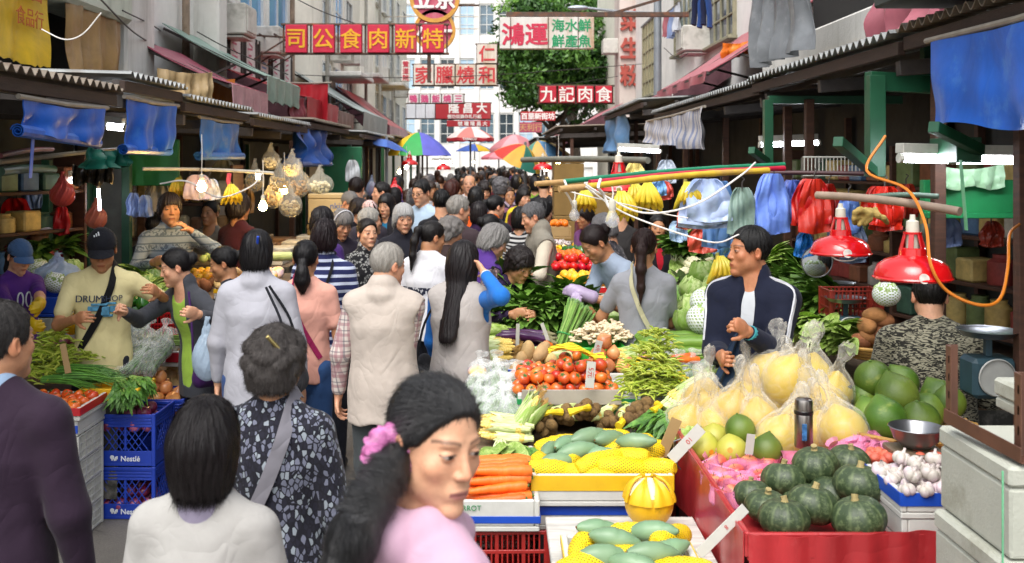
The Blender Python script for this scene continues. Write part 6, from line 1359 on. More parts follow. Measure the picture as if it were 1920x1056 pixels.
def vest_bag(label,p,w_,h,col,n=3,alpha=.85,yaw=0,full=0,group=None,cat='plastic bag',gather=.42):
 """carrier bags on a hook: sheets gathered at the top, spreading and creased below; full > 0 makes one filled bag"""
 t=thing('carrier_bag',label,cat,p,yaw,group);m=M('bag_'+col,col,.35,.18,9,.5,16,alpha=alpha,spec=.5,objvar=.05);q=random.Random(label)
 if full:
  fd=Field(axis(-w_*.7,w_*.7,w_/26),axis(-w_*.6,w_*.6,w_/26),axis(-h*1.1,.05,w_/22));fd.el((0,0,-h*.68),(w_*.5,w_*.36,h*.33),.05);fd.rc((0,0,-h*.45),(0,0,-h*.22),w_*.28,w_*.1,.06,((0,1,0),.5));fd.rc((-w_*.06,0,-h*.24),(-w_*.02,0,0),w_*.06,w_*.05,.02,((0,1,0),.4));fd.rc((w_*.07,0,-h*.24),(w_*.02,0,0),w_*.06,w_*.05,.02,((0,1,0),.4))
  x,y,z=np.meshgrid(*fd.ax,indexing='ij',sparse=True);a=np.arctan2(x,y);fd.f+=(w_*.025*np.sin(7*a+12*z/h)*np.clip(1.1+z/h,0,1)+w_*.012*np.sin(16*a+30*z/h)).astype('f4');V,Q=fd.nets();link('bag',npmesh('bag',V,Q,m),t);return t
 for k in range(n):
  mb=MB();a,b,c=(q.uniform(0,6)for _ in range(3));wk=w_*q.uniform(.85,1.05);hk=h*q.uniform(.82,1.02);ox=q.uniform(-.1,.1)*w_
  fr=[(q.uniform(4,13),.013,q.uniform(-3,3)),(q.uniform(9,19),.009,q.uniform(-5,5)),(q.uniform(17,36),.005,q.uniform(-8,8))];ph=[q.uniform(0,6)for _ in fr]
  def fn(u,v):
   ww=wk*(gather+(1-gather)*min(1,v*2.4)**.6);x=(u-.5)*ww+ox*v;y=.022*k+sum(a_*math.sin(f_*u+p_+g_*v)for(f_,a_,g_),p_ in zip(fr,ph))+.012*math.sin(v*9+c+u*4)
   return(x,y,-hk*v+.03*abs(u-.5)*(v>.9))
  mb.sheet(fn,26,14,.003);mb.obj('bag_sheet',m,t,smooth=60)
 mb=MB();mb.tube([(0,.01,-.01),(0,.01,.03),(.015,.01,.05),(.0,.01,.06)],.004,6);mb.obj('hook',STEEL(),t);return t
G_B='bags hanging in the stalls'
for u,v,d,wpx,hpx,col,n,al,lb in((1326,336,6.0,92,98,'b4c6ea',4,.9,'stack of pale blue-white carrier bags hanging below the bamboo poles'),(1352,340,6.3,60,130,'6f9cd8',3,.85,'light blue carrier bags behind the pale stack'),(1392,352,6.0,56,95,'8fa89c',2,.55,'greenish clear carrier bag left of the striped blue bags'),(1452,326,5.9,66,118,'6f8fe0',4,.9,'tall stack of blue striped carrier bags left of the red ones'),(1487,338,6.1,44,84,'5468b4',3,.9,'violet-blue carrier bags squeezed beside the red ones'),(1528,336,5.8,66,104,'b41c14',4,.95,'bright red carrier bags hanging left of the red lamps'),(1555,345,6.2,40,90,'8c1410',3,.95,'dark red carrier bags behind the bright red ones'),(1290,385,6.6,40,50,'d06a50',2,.9,'salmon carrier bags above the cabbages'),(1318,428,6.6,52,48,'d0503c',3,.95,'orange-red carrier bags beside the cabbage display'),(1352,420,6.7,40,70,'7fb0e0',2,.85,'sky blue carrier bags low behind the smiling man'),(1272,415,6.9,34,40,'9cb8d4',2,.8,'small pale blue carrier bags by the broccoli'),(1660,350,5.3,66,85,'b81c10',4,.95,'red carrier bags right of the ginger'),(1510,437,5.9,34,55,'1f6cb8',2,.95,'blue carrier bags below the bright red ones'),(1592,365,5.8,46,90,'5878b8',2,.9,'blue carrier bags behind the ginger'),(1775,408,5.6,60,60,'6878a0',2,.8,'grey-blue carrier bags under the green panel'),(1860,415,5.6,50,60,'8c3020',2,.9,'rust red carrier bags under the green panel')):
 vest_bag(lb,P(u,v,d),wpx*d/1900,hpx*d/1900,col,n,al,group=G_B)
for u,v,d,wpx,hpx,col,al,fl,lb in((117,325,7.6,46,62,'c8504c',.75,1,'pink-red filled carrier bag hanging on the left booth post'),(115,388,7.9,34,55,'c02028',.9,0,'red empty carrier bags under the pink-red filled one'),(180,374,7.8,40,55,'b86858',.65,1,'brownish filled carrier bag hanging by the green gate'),(30,372,8.2,62,58,'c0141c',.95,0,'wide red carrier bags hanging at the far left'),(250,362,8.4,30,52,'8ca0d0',.8,0,'pale blue carrier bags hanging left of the patterned shirt man'),(272,366,8.4,28,48,'9cb0d8',.8,0,'second pale blue carrier bags beside the booth wall'),(372,328,8.2,56,48,'d8c4d0',.85,0,'white-pink carrier bags lit by the bulb on the rail'),(392,336,8.2,44,40,'d8dce8',.85,0,'whitish carrier bags at the end of the bulb'),(355,332,8.3,20,45,'c87828',.9,0,'orange string of bags on the banana rail'),(697,330,13,22,40,'5c6478',.7,1,'grey filled carrier bag hanging by the green shutter'),(740,335,13.5,28,40,'c01824',.95,1,'red carrier bag hanging beside the grey one'),(698,342,15,14,30,'c84058',.9,0,'small pink carrier bags at the far left stall'),(1240,340,7.2,46,40,'c85040',.9,0,'orange carrier bags behind the bananas'),(1235,335,7.0,30,36,'7cb0e0',.85,0,'blue carrier bag over the orange ones')):
 vest_bag(lb,P(u,v,d),wpx*d/1900,hpx*d/1900,col,2,al,full=fl,group=G_B)
def goods_bag(label,u,v,d,wpx,hpx,inner,kind_='mush'):
 t=vest_bag(label,P(u,v,d),wpx*d/1900,hpx*d/1900,'e6e2d2',1,.2,full=1,group='clear bags of dried goods');w_,h=wpx*d/1900,hpx*d/1900;q=random.Random(label);mb=MB()
 for k in range(46):a=q.uniform(0,6.28);e=math.asin(q.uniform(-1,.8));r=q.uniform(.5,.95)**.5;lump(mb,w_*q.uniform(.05,.085),q.uniform(.5,1.1),k,.12,0,Matrix.Translation((math.cos(a)*math.cos(e)*w_*.4*r,math.sin(a)*math.cos(e)*w_*.28*r,-h*.7+math.sin(e)*h*.25*r))@Matrix.Rotation(q.uniform(0,3),4,'X'),8,6)
 mb.obj('goods',M('goods_'+inner,inner,.7,.25,20,objvar=.1),t);return t
for a in(('clear bag of yellow bean-curd sticks hanging leftmost',524,300,10.2,40,66,'c8a850'),('clear bag of tan dried goods hanging below the crumpled blue tarp',560,300,10.4,42,70,'b89868'),('big clear bag of white fungus hanging rightmost',600,312,10.0,52,52,'d8ccA0'.lower()),('clear bag of pale dried slices hanging high',548,282,10.8,40,50,'d0c090'),('clear bag of white puffed goods behind the blue tarp',508,270,11,34,48,'d8d4c4'),('clear bag of beige goods hanging lowest',545,345,10.2,44,62,'c0a878'),('brown clear bag of mushrooms hanging on the left',512,330,10.6,36,60,'8a6c44'),('clear bag of yellow goods hanging over the shelf',478,300,10.2,36,60,'b8a060')):goods_bag(*a)
for u,v,d,s,yw,lb in((338,340,8.5,.9,0,'yellow banana hand hanging left of the lit bulb'),(432,352,8.2,.9,.4,'yellow banana hand hanging right of the lit bulb'),(1160,368,5.9,.95,.2,'banana hand hanging behind the yellow pole'),(1215,352,6.0,.95,-.2,'banana hand hanging in front of the orange bags'),(1285,350,6.1,.9,.1,'small banana hand hanging left of the pale blue bags'),(1095,362,9,1.1,0,'banana hand over the far right fruit'),(1185,352,6.1,.85,.3,'banana hand between two others on the bamboo poles'),(1345,488,6.0,.9,.2,'greenish banana hand lying above the cabbages')):
 put('banana_bunch',lb,'bananas',P(u,v,d),(0,0,yw),s,'banana hands on the stalls')
put('ginger_bunch','large knobbly bunch of ginger hanging between the red lamps','ginger',P(1632,415,5.0),(0,0,.3),.8)
mb=MB();mb.tube([P(432,352,8.2),P(428,340,8.2),P(430,325,8.2)],.02,6);tag(mb.obj('pink_string',M('pink_plastic','c85060',.5)),'pink plastic string holding the right banana hand','string')
gt=thing('mesh_gate','dark green folding mesh gate at the back of the left booth','gate',P(135,470,8.9));mb=MB();w_,h=.42,1.6
for i in range(13):mb.bar((-w_/2+w_*i/12,0,-.9),(-w_/2+w_*i/12,0,h-.9),.01)
for i in range(30):mb.bar((-w_/2,0,-.9+h*i/29),(w_/2,0,-.9+h*i/29),.01)
mb.obj('mesh',M('gate_green','24402e',.5),gt);mb=MB()
for s in(-1,1):mb.bar((s*w_/2,0,-1.2),(s*w_/2,0,h-.85),.05)
mb.obj('gate_frame',M('green_dark','1c4a36',.5),gt)
mb=MB();mb.box(P(210,420,8.9),(.24,.04,1.9),0,.01);tag(mb.obj('door_panel',M('door_grey','5a5e5c',.6,.3,5)),'grey metal door panel beside the green mesh gate','door')
for u,lb in((88,'dark green upright at the left of the booth'),(162,'dark green upright between the mesh gate and the door'),(238,'dark green upright at the right of the booth')):mb=MB();mb.bar((0,0,0),(0,0,2.05),.07);tag(mb.obj('booth_post',M('green_dark','1c4a36',.5),None,(P(u,300,8.7).x,8.7,0)),lb,'post')
hang('crumpled teal cloth bunched under the nearest left roof',(P(165,0,6.6).x,6.6),(P(236,0,6.9).x,6.9),2.14,2.0,tarp_mat('1c6c5c','cloth_teal','2c5c50'),.07,3,name='cloth_bundle',cat='cloth',rod=False)
hang('dark bundle of old cloth hanging above the green mesh gate',(P(136,0,7).x,7.0),(P(212,0,7.1).x,7.1),2.02,1.88,tarp_mat('4a4238','cloth_dark','7c6a30'),.09,4,name='cloth_bundle',cat='cloth',rod=False)
hang('bright orange cloth thrown over the faded pink awning',(3.05,13.6),(3.35,13.2),3.62,3.42,tarp_mat('d8741c','cloth_orange','d8b040'),.05,3,name='cloth',cat='cloth',rod=False)
hang('small violet-blue cloth over the bright yellow tarp',(-3.68,7.0),(-3.68,7.6),3.72,3.42,tarp_mat('2a2c8c','cloth_violet','3c3c8c'),.06,3,name='cloth',cat='cloth',rod=False)
mb=MB();mb.box(P(285,305,9.2),(.5,.04,.42),0,.01);tag(mb.obj('green_board',M('board_green','2a7a48',.5,.2,4)),'bright green board above the booth on the left','board')
mb=MB();mb.box(P(642,365,15.9),(.62,.06,1.5),0,.01);tag(mb.obj('green_shutter',M('shutter_green','1f6c48',.5,.2,3)),'flat green shutter behind the hanging grey bag','shutter')
st=thing('steel_sign_box','green steel panel below the fluorescent tubes at the right edge','panel',P(1835,372,5.5));mb=MB();mb.box((0,0,0),(.62,.06,.2),0,.006);mb.box((0,-.03,-.09),(.62,.1,.03),0,.004);mb.obj('panel',M('panel_green','1f8a50',.5,.15,4),st)
hang('pale green plastic sheet folded over the green steel panel',(P(1745,0,5.4).x,5.4),(P(1882,0,5.4).x,5.4),2.03,1.9,M('plastic_palegreen','9cc09c',.4,.2,5),.02,5,name='plastic_sheet',cat='sheet',rod=False)
mb=MB();mb.bar(P(1801,300,4.6),P(1812,432,4.6),.03,.004);tag(mb.obj('green_strap',M('strap_green','6cb488',.5)),'pale green plastic strap hanging before the green panel','strap')
rk=thing('plate_rack','white wire dish rack under the roof behind the green bracket','rack',P(1580,312,6.6));mb=MB()
for i in range(22):mb.bar((-.25+.024*i,0,-.06),(-.25+.024*i,0,.06),.006)
for z in(-.06,.06):mb.bar((-.26,0,z),(.26,0,z),.01)
mb.obj('wires',M('wire_white2','b8b8b0',.5),rk)
SHC=['8a3a34','b49a5c','4a6a8c','6a7a4c','a8a49a','7c4c34','3c5c4c','c0a868']
def stock_shelf(label,x,y,z0,w_,n,rows_,goods,rot=0):
 t=thing('stock_shelf',label,'shelf',(x,y,0),rot);q=random.Random(label);mb=MB()
 for r in range(rows_):mb.box((0,0,z0+.3*r),(w_,.3,.025),0,.004)
 for s in(-1,1):mb.box((s*w_/2,0,(z0+.3*rows_)/2),(.03,.32,z0+.3*rows_),0,.004)
 mb.obj('boards',BROWNW(),t);T=Matrix.Translation((x,y,0))@Matrix.Rotation(rot,4,'Z')
 for r in range(rows_):
  for k in range(n):
   c=q.randrange(8);h=q.uniform(.12,.22);p=T@Vector((-w_/2+w_*(k+.5)/n,q.uniform(-.03,.03),z0+.3*r+.013));m=M('stock_'+SHC[c],SHC[c],.5,.3,12,dirt='2c2824',dlo=.62,dhi=.8)
   b=MB()
   if q.random()<.4:b.lathe([(.001,0),(w_/n*.4,0),(w_/n*.42,.01),(w_/n*.42,h*.75),(w_/n*.25,h*.88),(w_/n*.26,h),(.001,h)],16)
   else:b.box((0,0,h/2),(w_/n*.86,.2,h),0,.012)
   tag(b.obj('stock_item',m,None,p,(0,0,rot+q.uniform(-.1,.1))),goods,'goods',goods)
stock_shelf('dim shelf of cartons and jars at the back, behind the red lamps',3.2,6.4,.95,1.8,9,4,'carton or jar on the dim shelf behind the red lamps',R(-75));stock_shelf('dim shelf of cartons on the far side behind the hanging blue bags',3.3,9.2,.95,2.4,10,4,'carton or jar on the dim shelf behind the blue bags',R(-80));stock_shelf('shelf of bottles and cartons at the back of the left booth',-3.7,7.4,.9,1.6,8,4,'bottle or carton at the back of the left booth',R(70))
for u,v,d,wpx,hpx,col,lb in((1440,345,8.2,60,90,'a8b4cc','pale carrier bags hanging deep in the right stall'),(1605,420,6.4,50,80,'6c7c98','grey-blue carrier bags deep behind the red lamps'),(1700,345,6.2,46,70,'a83020','dull red carrier bags deep behind the lamp rail'),(1740,420,6.6,60,80,'94a090','grey-green carrier bags beside the larger red lamp'),(1250,300,11,40,46,'b8c4d4','pale carrier bags far inside under the striped sheet'),(1190,305,12.5,40,40,'c8b468','yellowish carrier bags far inside under the striped sheet'),(60,330,8.4,40,70,'7c94c0','blue carrier bags at the back of the left booth'),(300,340,9.4,40,60,'c8c0b0','cream carrier bags behind the banana rail'),(420,300,10.4,50,70,'9c8c60','tan carrier bags deep behind the banana rail'),(455,345,10.8,44,60,'6c5434','brown carrier bags deep behind the dried goods'),(660,300,14.5,30,46,'c8ccd0','white carrier bags beside the green shutter')):vest_bag(lb,P(u,v,d),wpx*d/1900,hpx*d/1900,col,2,.9,group=G_B)
for u,v,d,lb in((440,40,15.4,'white air conditioner under the blue windows on the left facade'),(505,78,18,'dusty air conditioner above the red awning on the left facade'),(1300,75,17,'white air conditioner high on the right facade')):
 x=XL+.25 if u<900 else XR-.25;dd=abs(x)*1900/abs(u-U0);mb=MB();mb.box((0,0,0),(.5,.7,.46),0,.02);mb.box((.26 if x<0 else-.26,0,0),(.02,.56,.36),0,.004);mb.bar((0,-.3,-.26),(0,.3,-.26),.4,.03);tag(mb.obj('air_conditioner',M('ac_white','c4c2ba',.5,.1,6,dirt='7c786c'),None,(x,dd,H-(v-V0)*dd/1900)),lb,'air conditioner')
for i,(y,z0,z1,lb)in enumerate(((13.4,3.2,6.5,'rusty drainpipe beside the white signboards'),(20.4,3.0,6.5,'rusty drainpipe at the end of the left tenement'),(11.3,3.4,6.6,'grey drainpipe on the concrete column'))):mb=MB();mb.tube([(XL+.1,y,z0),(XL+.1,y,(z0+z1)/2),(XL+.1,y,z1)],.05,10);tag(mb.obj('drainpipe',M('pipe_rust','8c7a68',.7,.3,6,dirt='5c3a24',dlo=.5,dhi=.65)),lb,'drainpipe')
for i,(y,z,lb)in enumerate(((17.6,4.15,'steel rack of poles under the blue windows'),)):
 mb=MB()
 for k in range(4):mb.bar((XL,y-.6+.5*k,z),(XL+.75,y-.6+.5*k,z-.05),.03);mb.bar((XL,y-.6+.5*k,z-.5),(XL+.7,y-.6+.5*k,z-.06),.025)
 for k in range(3):mb.bar((XL+.25*(k+1),y-.7,z),(XL+.25*(k+1),y+1.0,z),.025)
 tag(mb.obj('pole_rack',FRM()),lb,'rack')
hang('brown folded cloth lashed under the red awning on the left',(-2.95,14.85),(-2.88,15.6),2.95,2.62,tarp_mat('8c6c58','cloth_tan','b49c88'),.09,3,name='cloth',cat='cloth',rod=False)
hang('maroon curtain hanging in the gap left of the bright red cloth',(-2.9,14.2),(-2.86,15.2),2.98,2.6,tarp_mat('7c2c38','cloth_maroon','a07078'),.06,4,name='cloth',cat='cloth',rod=False)
hang('tattered tan sheet at the foot of the concrete column',(-3.3,9.9),(-2.9,10.4),2.95,2.62,tarp_mat('b0966c','cloth_tan2','8c7454'),.06,3,name='cloth',cat='cloth',rod=False)
for k,(y,c,L,lb)in enumerate(((18.2,'b8bcc4',.5,'white shirt drying high on the right facade'),(18.8,'7c8cb0',.55,'blue-grey shirt drying high on the right facade'),(19.4,'9c5c64',.45,'pink shirt drying high on the right facade'))):
 hang(lb,(3.3,y),(3.3,y+.5),4.9,4.9-L,fabric(c),.04,2,name='drying_shirt',cat='shirt',rod=True)
# stall tables and their produce
def table(label,x0,x1,y0,y1,z,skirt=None,top='6a5844',legs=True,name='stall_table',tilt=0):
 t=thing(name,label,'table',((x0+x1)/2,(y0+y1)/2,0));w_,d=x1-x0,y1-y0;mb=MB();mb.box((0,0,z-.015),(w_,d,.03),0,.004);mb.obj('table_top',M('plank_'+top,top,.8,.3,5,.2,30,stretch=(1,6,6)),t)
 for sx in(-1,1):
  for sy in(-1,1):mb=MB();mb.bar((sx*(w_/2-.04),sy*(d/2-.04),0),(sx*(w_/2-.04),sy*(d/2-.04),z-.03),.045);mb.obj('leg',GRN()if skirt is None else BROWNW(),t)
 if skirt:
  mb=MB();L=z-.12
  mb.sheet(lambda u,v:(lerp(-w_/2,w_/2,u),-d/2-.006-.02*v*(1+math.sin(u*40))*.5,z-.004-L*v),40,6,.004);mb.sheet(lambda u,v:(-w_/2-.006-.02*v*(1+math.sin(u*34))*.5,lerp(d/2,-d/2,u),z-.004-L*v),40,6,.004);mb.sheet(lambda u,v:(w_/2+.006+.02*v*(1+math.sin(u*34))*.5,lerp(-d/2,d/2,u),z-.004-L*v),40,6,.004)
  mb.obj('skirt',tarp_mat(skirt,'skirt_'+skirt),t)
 return t
DK='2a2a26'
table('low white folding table at the front of the island stall',.2,.8,3.1,4.12,.6,None,'bcbab4')
tray('white foam tray of green mangoes on the low white table',(.47,3.52,.602),(.46,.42,.07),'e8c21c')
tray('yellow-edged foam tray heaped with green mangoes in yellow nets',(.45,4.5,.585),(.6,.44,.135),'e0b416',tape_h=(.5,.98));tray('white foam box with blue tape under the mango tray',(.45,4.52,.475),(.58,.42,.108),'1c48b8',lid=False,tape_h=(.6,.95));crate('dark red slotted crate under the mango boxes',(.45,4.53,0),(.52,.4,.24),'7a1c1c',0,'slot');crate('black slotted crate under the mango boxes, upper of two',(.45,4.53,.24),(.52,.4,.235),'26282a',0,'slot')
for i,(x,y,z,yw)in enumerate(((.27,4.42,.02,.3),(.36,4.47,.05,.25),(.32,4.55,.06,.9),(.42,4.58,.085,.5),(.62,4.48,.09,-.35),(.52,4.6,.07,.6),(.25,4.56,.03,1.2),(.47,4.46,.03,-.2))):put('mango','blue-green mango lying bare on the yellow nets of the middle tray','mango',(x,y,.715+z),(rnd.uniform(-.3,.3),rnd.uniform(-.15,.15),yw),rnd.uniform(.95,1.1),'mangoes on the yellow tray')
for i,(x,y,z,yw)in enumerate(((.25,4.36,.0,.2),(.4,4.34,-.01,-.2),(.55,4.36,.01,.2),(.66,4.38,.0,-.5),(.68,4.52,.02,.8),(.6,4.58,.04,.2),(.45,4.38,.03,.5),(.56,4.44,.03,-.4),(.2,4.48,.0,1.4),(.3,4.64,.03,.2),(.5,4.66,.05,0),(.38,4.52,.015,1),(.66,4.64,.03,.4))):put('sleeved_mango','mango in a yellow net sleeve on the middle tray','mango',(x,y,.71+z),(rnd.uniform(-.3,.3),rnd.uniform(-.25,.25),yw),rnd.uniform(.95,1.12),'netted mangoes on the yellow tray')
for i,(x,y,z,yw)in enumerate(((.37,3.48,.06,.1),(.42,3.56,.085,-.1),(.38,3.66,.08,.2),(.56,3.62,.09,-.3),(.54,3.48,.07,.15),(.47,3.42,.05,-.4),(.6,3.52,.06,.5))):put('mango','blue-green mango on the front tray at the bottom edge','mango',(x,y,.63+z),(rnd.uniform(-.3,.3),rnd.uniform(-.2,.2),yw),.98,'mangoes on the front tray')
for i,(x,y,z,yw)in enumerate(((.3,3.46,.02,.4),(.48,3.66,.05,.1),(.63,3.64,.05,.9),(.45,3.5,.03,0),(.62,3.42,.02,-.4),(.32,3.62,.03,1.2))):put('sleeved_mango','mango in a yellow net sleeve on the front tray','mango',(x,y,.64+z),(rnd.uniform(-.3,.3),rnd.uniform(-.2,.2),yw),1.0,'netted mangoes on the front tray')
t=thing('peeled_pomelo','giant yellow pomelo with its rind cut back into petals, standing on the low white table','pomelo',P(1217,943,3.95));mb=MB();mb.lathe(ball(.095,.98,30,16),30,0,None,lambda a,z:1+.01*math.sin(3*a));mb.obj('fruit',M('big_pomelo','d8a812',.38,.12,5,.2,240,dirt='a88a14',dlo=.6,dhi=.7,dscale=8),t);mb=MB()
for k in range(6):
 a0=k*1.047
 mb.sheet(lambda u,v:((lambda a,e,r:(math.cos(a)*math.cos(e)*r,math.sin(a)*math.cos(e)*r,math.sin(e)*r))(a0+(u-.5)*.95*(1-v**2*.95),.15+v*1.15,.1+.006*v+.004*math.sin(9*u))),8,8,.007)
mb.obj('rind_petals',M('big_pomelo_rind','e0b21c',.45,.12,6,.2,200),t);mb=MB()
for k in range(1):mb.lathe(ball(.0965,.98,20,14)[9:],24)
mb.obj('pith',M('pith','e6dcb4',.7),t)
crate('red slotted crate on the ground under the carrot tray',(.0,4.36,0),(.44,.36,.26),'a02420',0,'slot');crate('red slotted crate carrying the carrot tray, upper of two',(.0,4.36,.26),(.44,.36,.26),'a02420',.02,'slot')
tray('white foam carrot tray with blue tape and green print',(-.02,4.36,.522),(.4,.4,.13),'1c48b8',tape_h=(.28,.5),text=('CARROT',.03,'1f8a4c',-.1,.1));tray('small second white foam box tucked behind the carrots',(-.02,4.62,.3),(.36,.1,.34),None)
rows('carrot','orange carrot piled crosswise in the foam tray','carrot',(-.01,4.33,.645),8,.042,.12,4,.034,.1,(1.1,1.35),group='carrots in the foam tray',across=(0,1))
table('plank table under the sweetcorn, greens and bagged cucumbers',-.2,.18,4.66,5.7,.7,DK);rows('corn','white sweetcorn lying behind the carrots','corn',(.03,4.85,.745),5,.05,2.9,2,.045,.2,(.95,1.15),group='sweetcorn behind the carrots');put('light_greens','wilted corn leaves and roots hanging over the carrots','greens',(.02,4.66,.74),(0,.3,-1.4),.8);put('herb_bunch','dark trailing leaves between the corn and carrots','greens',(.1,4.68,.72),(0,.35,-1.5),.6)
for i in range(11):put('bagged_cucumbers','clear plastic bag of small cucumbers left of the tomatoes','bag of cucumbers',(-.1+.1*(i%3)+rnd.uniform(-.02,.02),5.08+.14*(i//3),.77+.035*(i//3)),(.2,-.35,1.5+rnd.uniform(-.4,.4)),rnd.uniform(.85,1),'bagged cucumbers left of the tomatoes')
tray('white foam box with blue tape behind the bagged cucumbers',(.0,5.66,.8),(.3,.2,.1),'1c48b8',tape_h=(.75,1.0));put('dragon_pack','yellow and pink wrapped fruit pack beside the bagged cucumbers','fruit pack',(-.1,5.5,.9),(0,0,0),1.1)
table('plank table under the tomatoes, pea pods and taro',.19,1.06,4.78,5.75,.66,DK)
tray('white foam box with green tape under the tomatoes',(.42,5.36,.752),(.6,.5,.06),'1f8a4c',tape_h=(.1,.6));tray('second white foam box with green tape holding the tomatoes',(.42,5.36,.814),(.62,.52,.055),'1f8a4c',tape_h=(.1,.6));mb=MB();mb.box((.38,5.09,.858),(.5,.012,.075),0,.002);tag(mb.obj('cardboard_strip',M('grey_card','a49c90',.8,.15,6)),'strip of grey cardboard standing along the front of the tomatoes','cardboard')
heap('tomato','ripe orange-red tomato in the heap behind the cardboard strip','tomato',(.36,5.37,.85),(.54,.44),100,.034,'tomatoes in the heap',tilt=.8,sc=(.85,1.15));heap('potato','pale potato behind the tomatoes','potato',(.26,5.76,.8),(.36,.12),9,.042,'potatoes behind the tomatoes');heap('onion','brown onion on the right behind the tomatoes','onion',(.64,5.7,.86),(.28,.16),12,.044,'onions behind the tomatoes');put('red_onion','single purple onion at the right of the brown onions','onion',(.82,5.62,.94),(.3,.1,0),1.1);heap('tomato','small red tomato in the row behind the potatoes','tomato',(.4,5.99,.87),(.3,.1),9,.034,'small tomatoes behind the potatoes')
price_tag('small white price card with red handwriting standing in the tomatoes',P(1105,728,5.02),.045,.13,(-.15,.12,.1),'5元',ts=.035)
heap('pea_pods','pile of yellow-green pea pods right of the tomatoes','pea pods',(.84,5.28,.83),(.34,.4),26,.055,'pea pods right of the tomatoes',.25,sc=(.75,.95));tray('white foam tray with red tape under the pea pods',(.86,5.26,.66),(.4,.46,.17),'b41c2c')
mb=MB();mb.sheet(lambda u,v:(.7+.3*u,5.2+.2*v,.96+.05*math.sin(u*5)+.015*math.sin(v*9+u*12)),14,6,.003);tag(mb.obj('yellow_net',netmat('yellow_mesh','e0c41c',60)),'empty yellow net lying on the pea pods','net')
mb=MB();mb.sheet(lambda u,v:(.28+.3*u,5.34+.12*v,1.03+.03*math.sin(u*5)+.012*math.sin(v*9+u*12)),14,6,.003);tag(mb.obj('yellow_net',netmat('yellow_mesh','e0c41c',60)),'empty yellow net draped over the tomatoes','net')
for i in range(7):put('netted_taro','yellow net of brown taro in front of the tomatoes','taro',(.24+.1*i+rnd.uniform(-.02,.02),4.92+.05*(i%2),.735+.035*(i%3)),(0,0,rnd.uniform(0,6)),.95,'nets of taro')
rows('green_corn','husked sweetcorn standing left of the taro nets','corn',(.14,4.9,.78),4,.05,.9,2,.045,.15,(1.1,1.3),group='sweetcorn left of the taro',tilt=(0,-.5));rows('corn','white radish-pale sweetcorn behind the taro nets','corn',(.5,5.04,.8),4,.1,1.0,1,.04,.3,(1,1.1),group='sweetcorn behind the taro',across=(1,0))
rows('green_corn','large husked sweetcorn beside the bagged pomelos','corn',(.99,4.98,.87),5,.06,.55,2,.05,.1,(1.35,1.6),group='sweetcorn beside the pomelos',tilt=(0,-.35));put('herb_bunch','trailing dark leaves under the large sweetcorn','greens',(.88,4.86,.82),(0,.3,-2.3),.7);put('light_greens','pale corn husks below the large sweetcorn','greens',(.95,4.8,.8),(0,.3,-2.0),.7)
table('long skirted table behind the tomatoes with the gourds and mushrooms',-.15,1.3,5.85,7.2,.84,DK);tray('bright green plastic tub under the white mushrooms',(.62,6.1,.842),(.3,.25,.1),None,mat=M('tub_green','3aa83c',.4))
for i,(x,y)in enumerate(((.57,6.1),(.68,6.12),(.62,6.2),(.74,6.22))):put('mushroom_heap','heap of pale mushrooms in the green tub','mushrooms',(x,y,.96),(0,0,i),1,'mushrooms in the green tub')
heap('brown_yam','brown yam at the back of the mushrooms','yam',(.64,6.42,.95),(.2,.1),5,.045,'yams behind the mushrooms')
rows('corn','pale sweetcorn fanned beside the girl in the blue shirt','corn',(-.02,5.98,.9),8,.05,.2,2,.045,.25,(1.1,1.3),group='sweetcorn beside the blue shirt girl');rows('bitter_melon','bumpy green bitter melon at the back left of the island stall','bitter melon',(-.03,6.42,.92),5,.062,.3,2,.05,.2,(.95,1.15),group='bitter melons');rows('eggplant','glossy purple eggplant in the row behind the sweetcorn','eggplant',(.17,6.26,.91),7,.056,-.35,2,.05,.12,(1,1.2),group='eggplants')
rows('pale_melon','pale striped gourd right of the eggplants','gourd',(.32,6.0,.9),4,.07,.5,1,.05,.3,(.9,1.05),group='pale gourds')
put('asparagus','thick upright bundle of asparagus tied in green','asparagus',(.44,6.25,1.0),(0,-.95,.9),1.15);put('asparagus','second bundle of asparagus leaning behind the first','asparagus',(.5,6.32,.98),(0,-.8,.8),1.0)
for i in range(16):put('leafy_greens','bunch of dark leafy greens heaped behind the eggplants','greens',(.12+.1*(i%5)+rnd.uniform(-.03,.03),6.7+.12*(i//5),.95+.06*(i//5)),(rnd.uniform(-.3,.3),rnd.uniform(-.5,-.1),rnd.uniform(-2.2,-.6)if i%2 else rnd.uniform(2.6,4)),rnd.uniform(.75,.95),'leafy greens behind the eggplants')
rows('pale_melon','pale cucumber-like gourd by the stooping seller','gourd',(.72,6.85,1.0),4,.08,.1,2,.06,.15,(1.1,1.2),group='pale gourds by the stooping seller');put('light_greens','green stalks beside the stooping seller','greens',(.78,7.1,1.08),(0,-.4,.5),1);rows('gourd','dark cucumber laid across before the mushrooms','cucumber',(.75,6.6,1.0),2,.06,.05,1,.05,.1,(.9,1),group='dark cucumbers')
rows('gourd','long green gourd lying before the girl in the grey tee','gourd',(1.1,5.95,.94),5,.065,-.08,2,.055,.06,(1.2,1.35),group='long gourds before the grey tee');put('long_beans','bundle of long green beans with yellow flowers in front of the long gourds','beans',(1.08,5.74,.93),(0,0,.15),1.2);put('long_beans','second bundle of long beans under the long gourds','beans',(1.1,5.66,.9),(0,0,.05),1.2);put('asparagus','bundle of tied green stalks right of the long gourds','greens',(1.38,5.75,1.0),(0,-.7,.9),1.3)
table('side table under the long beans and green bagged peppers',1.08,1.5,5.3,6.6,.82,DK)
for i in range(6):put('pea_pods','yellow flower heads at the end of the long beans','flowers',(.86+.02*i,5.72+.04*(i%3),.92+.03*(i%3)),(0,0,i),.6,'flower heads')
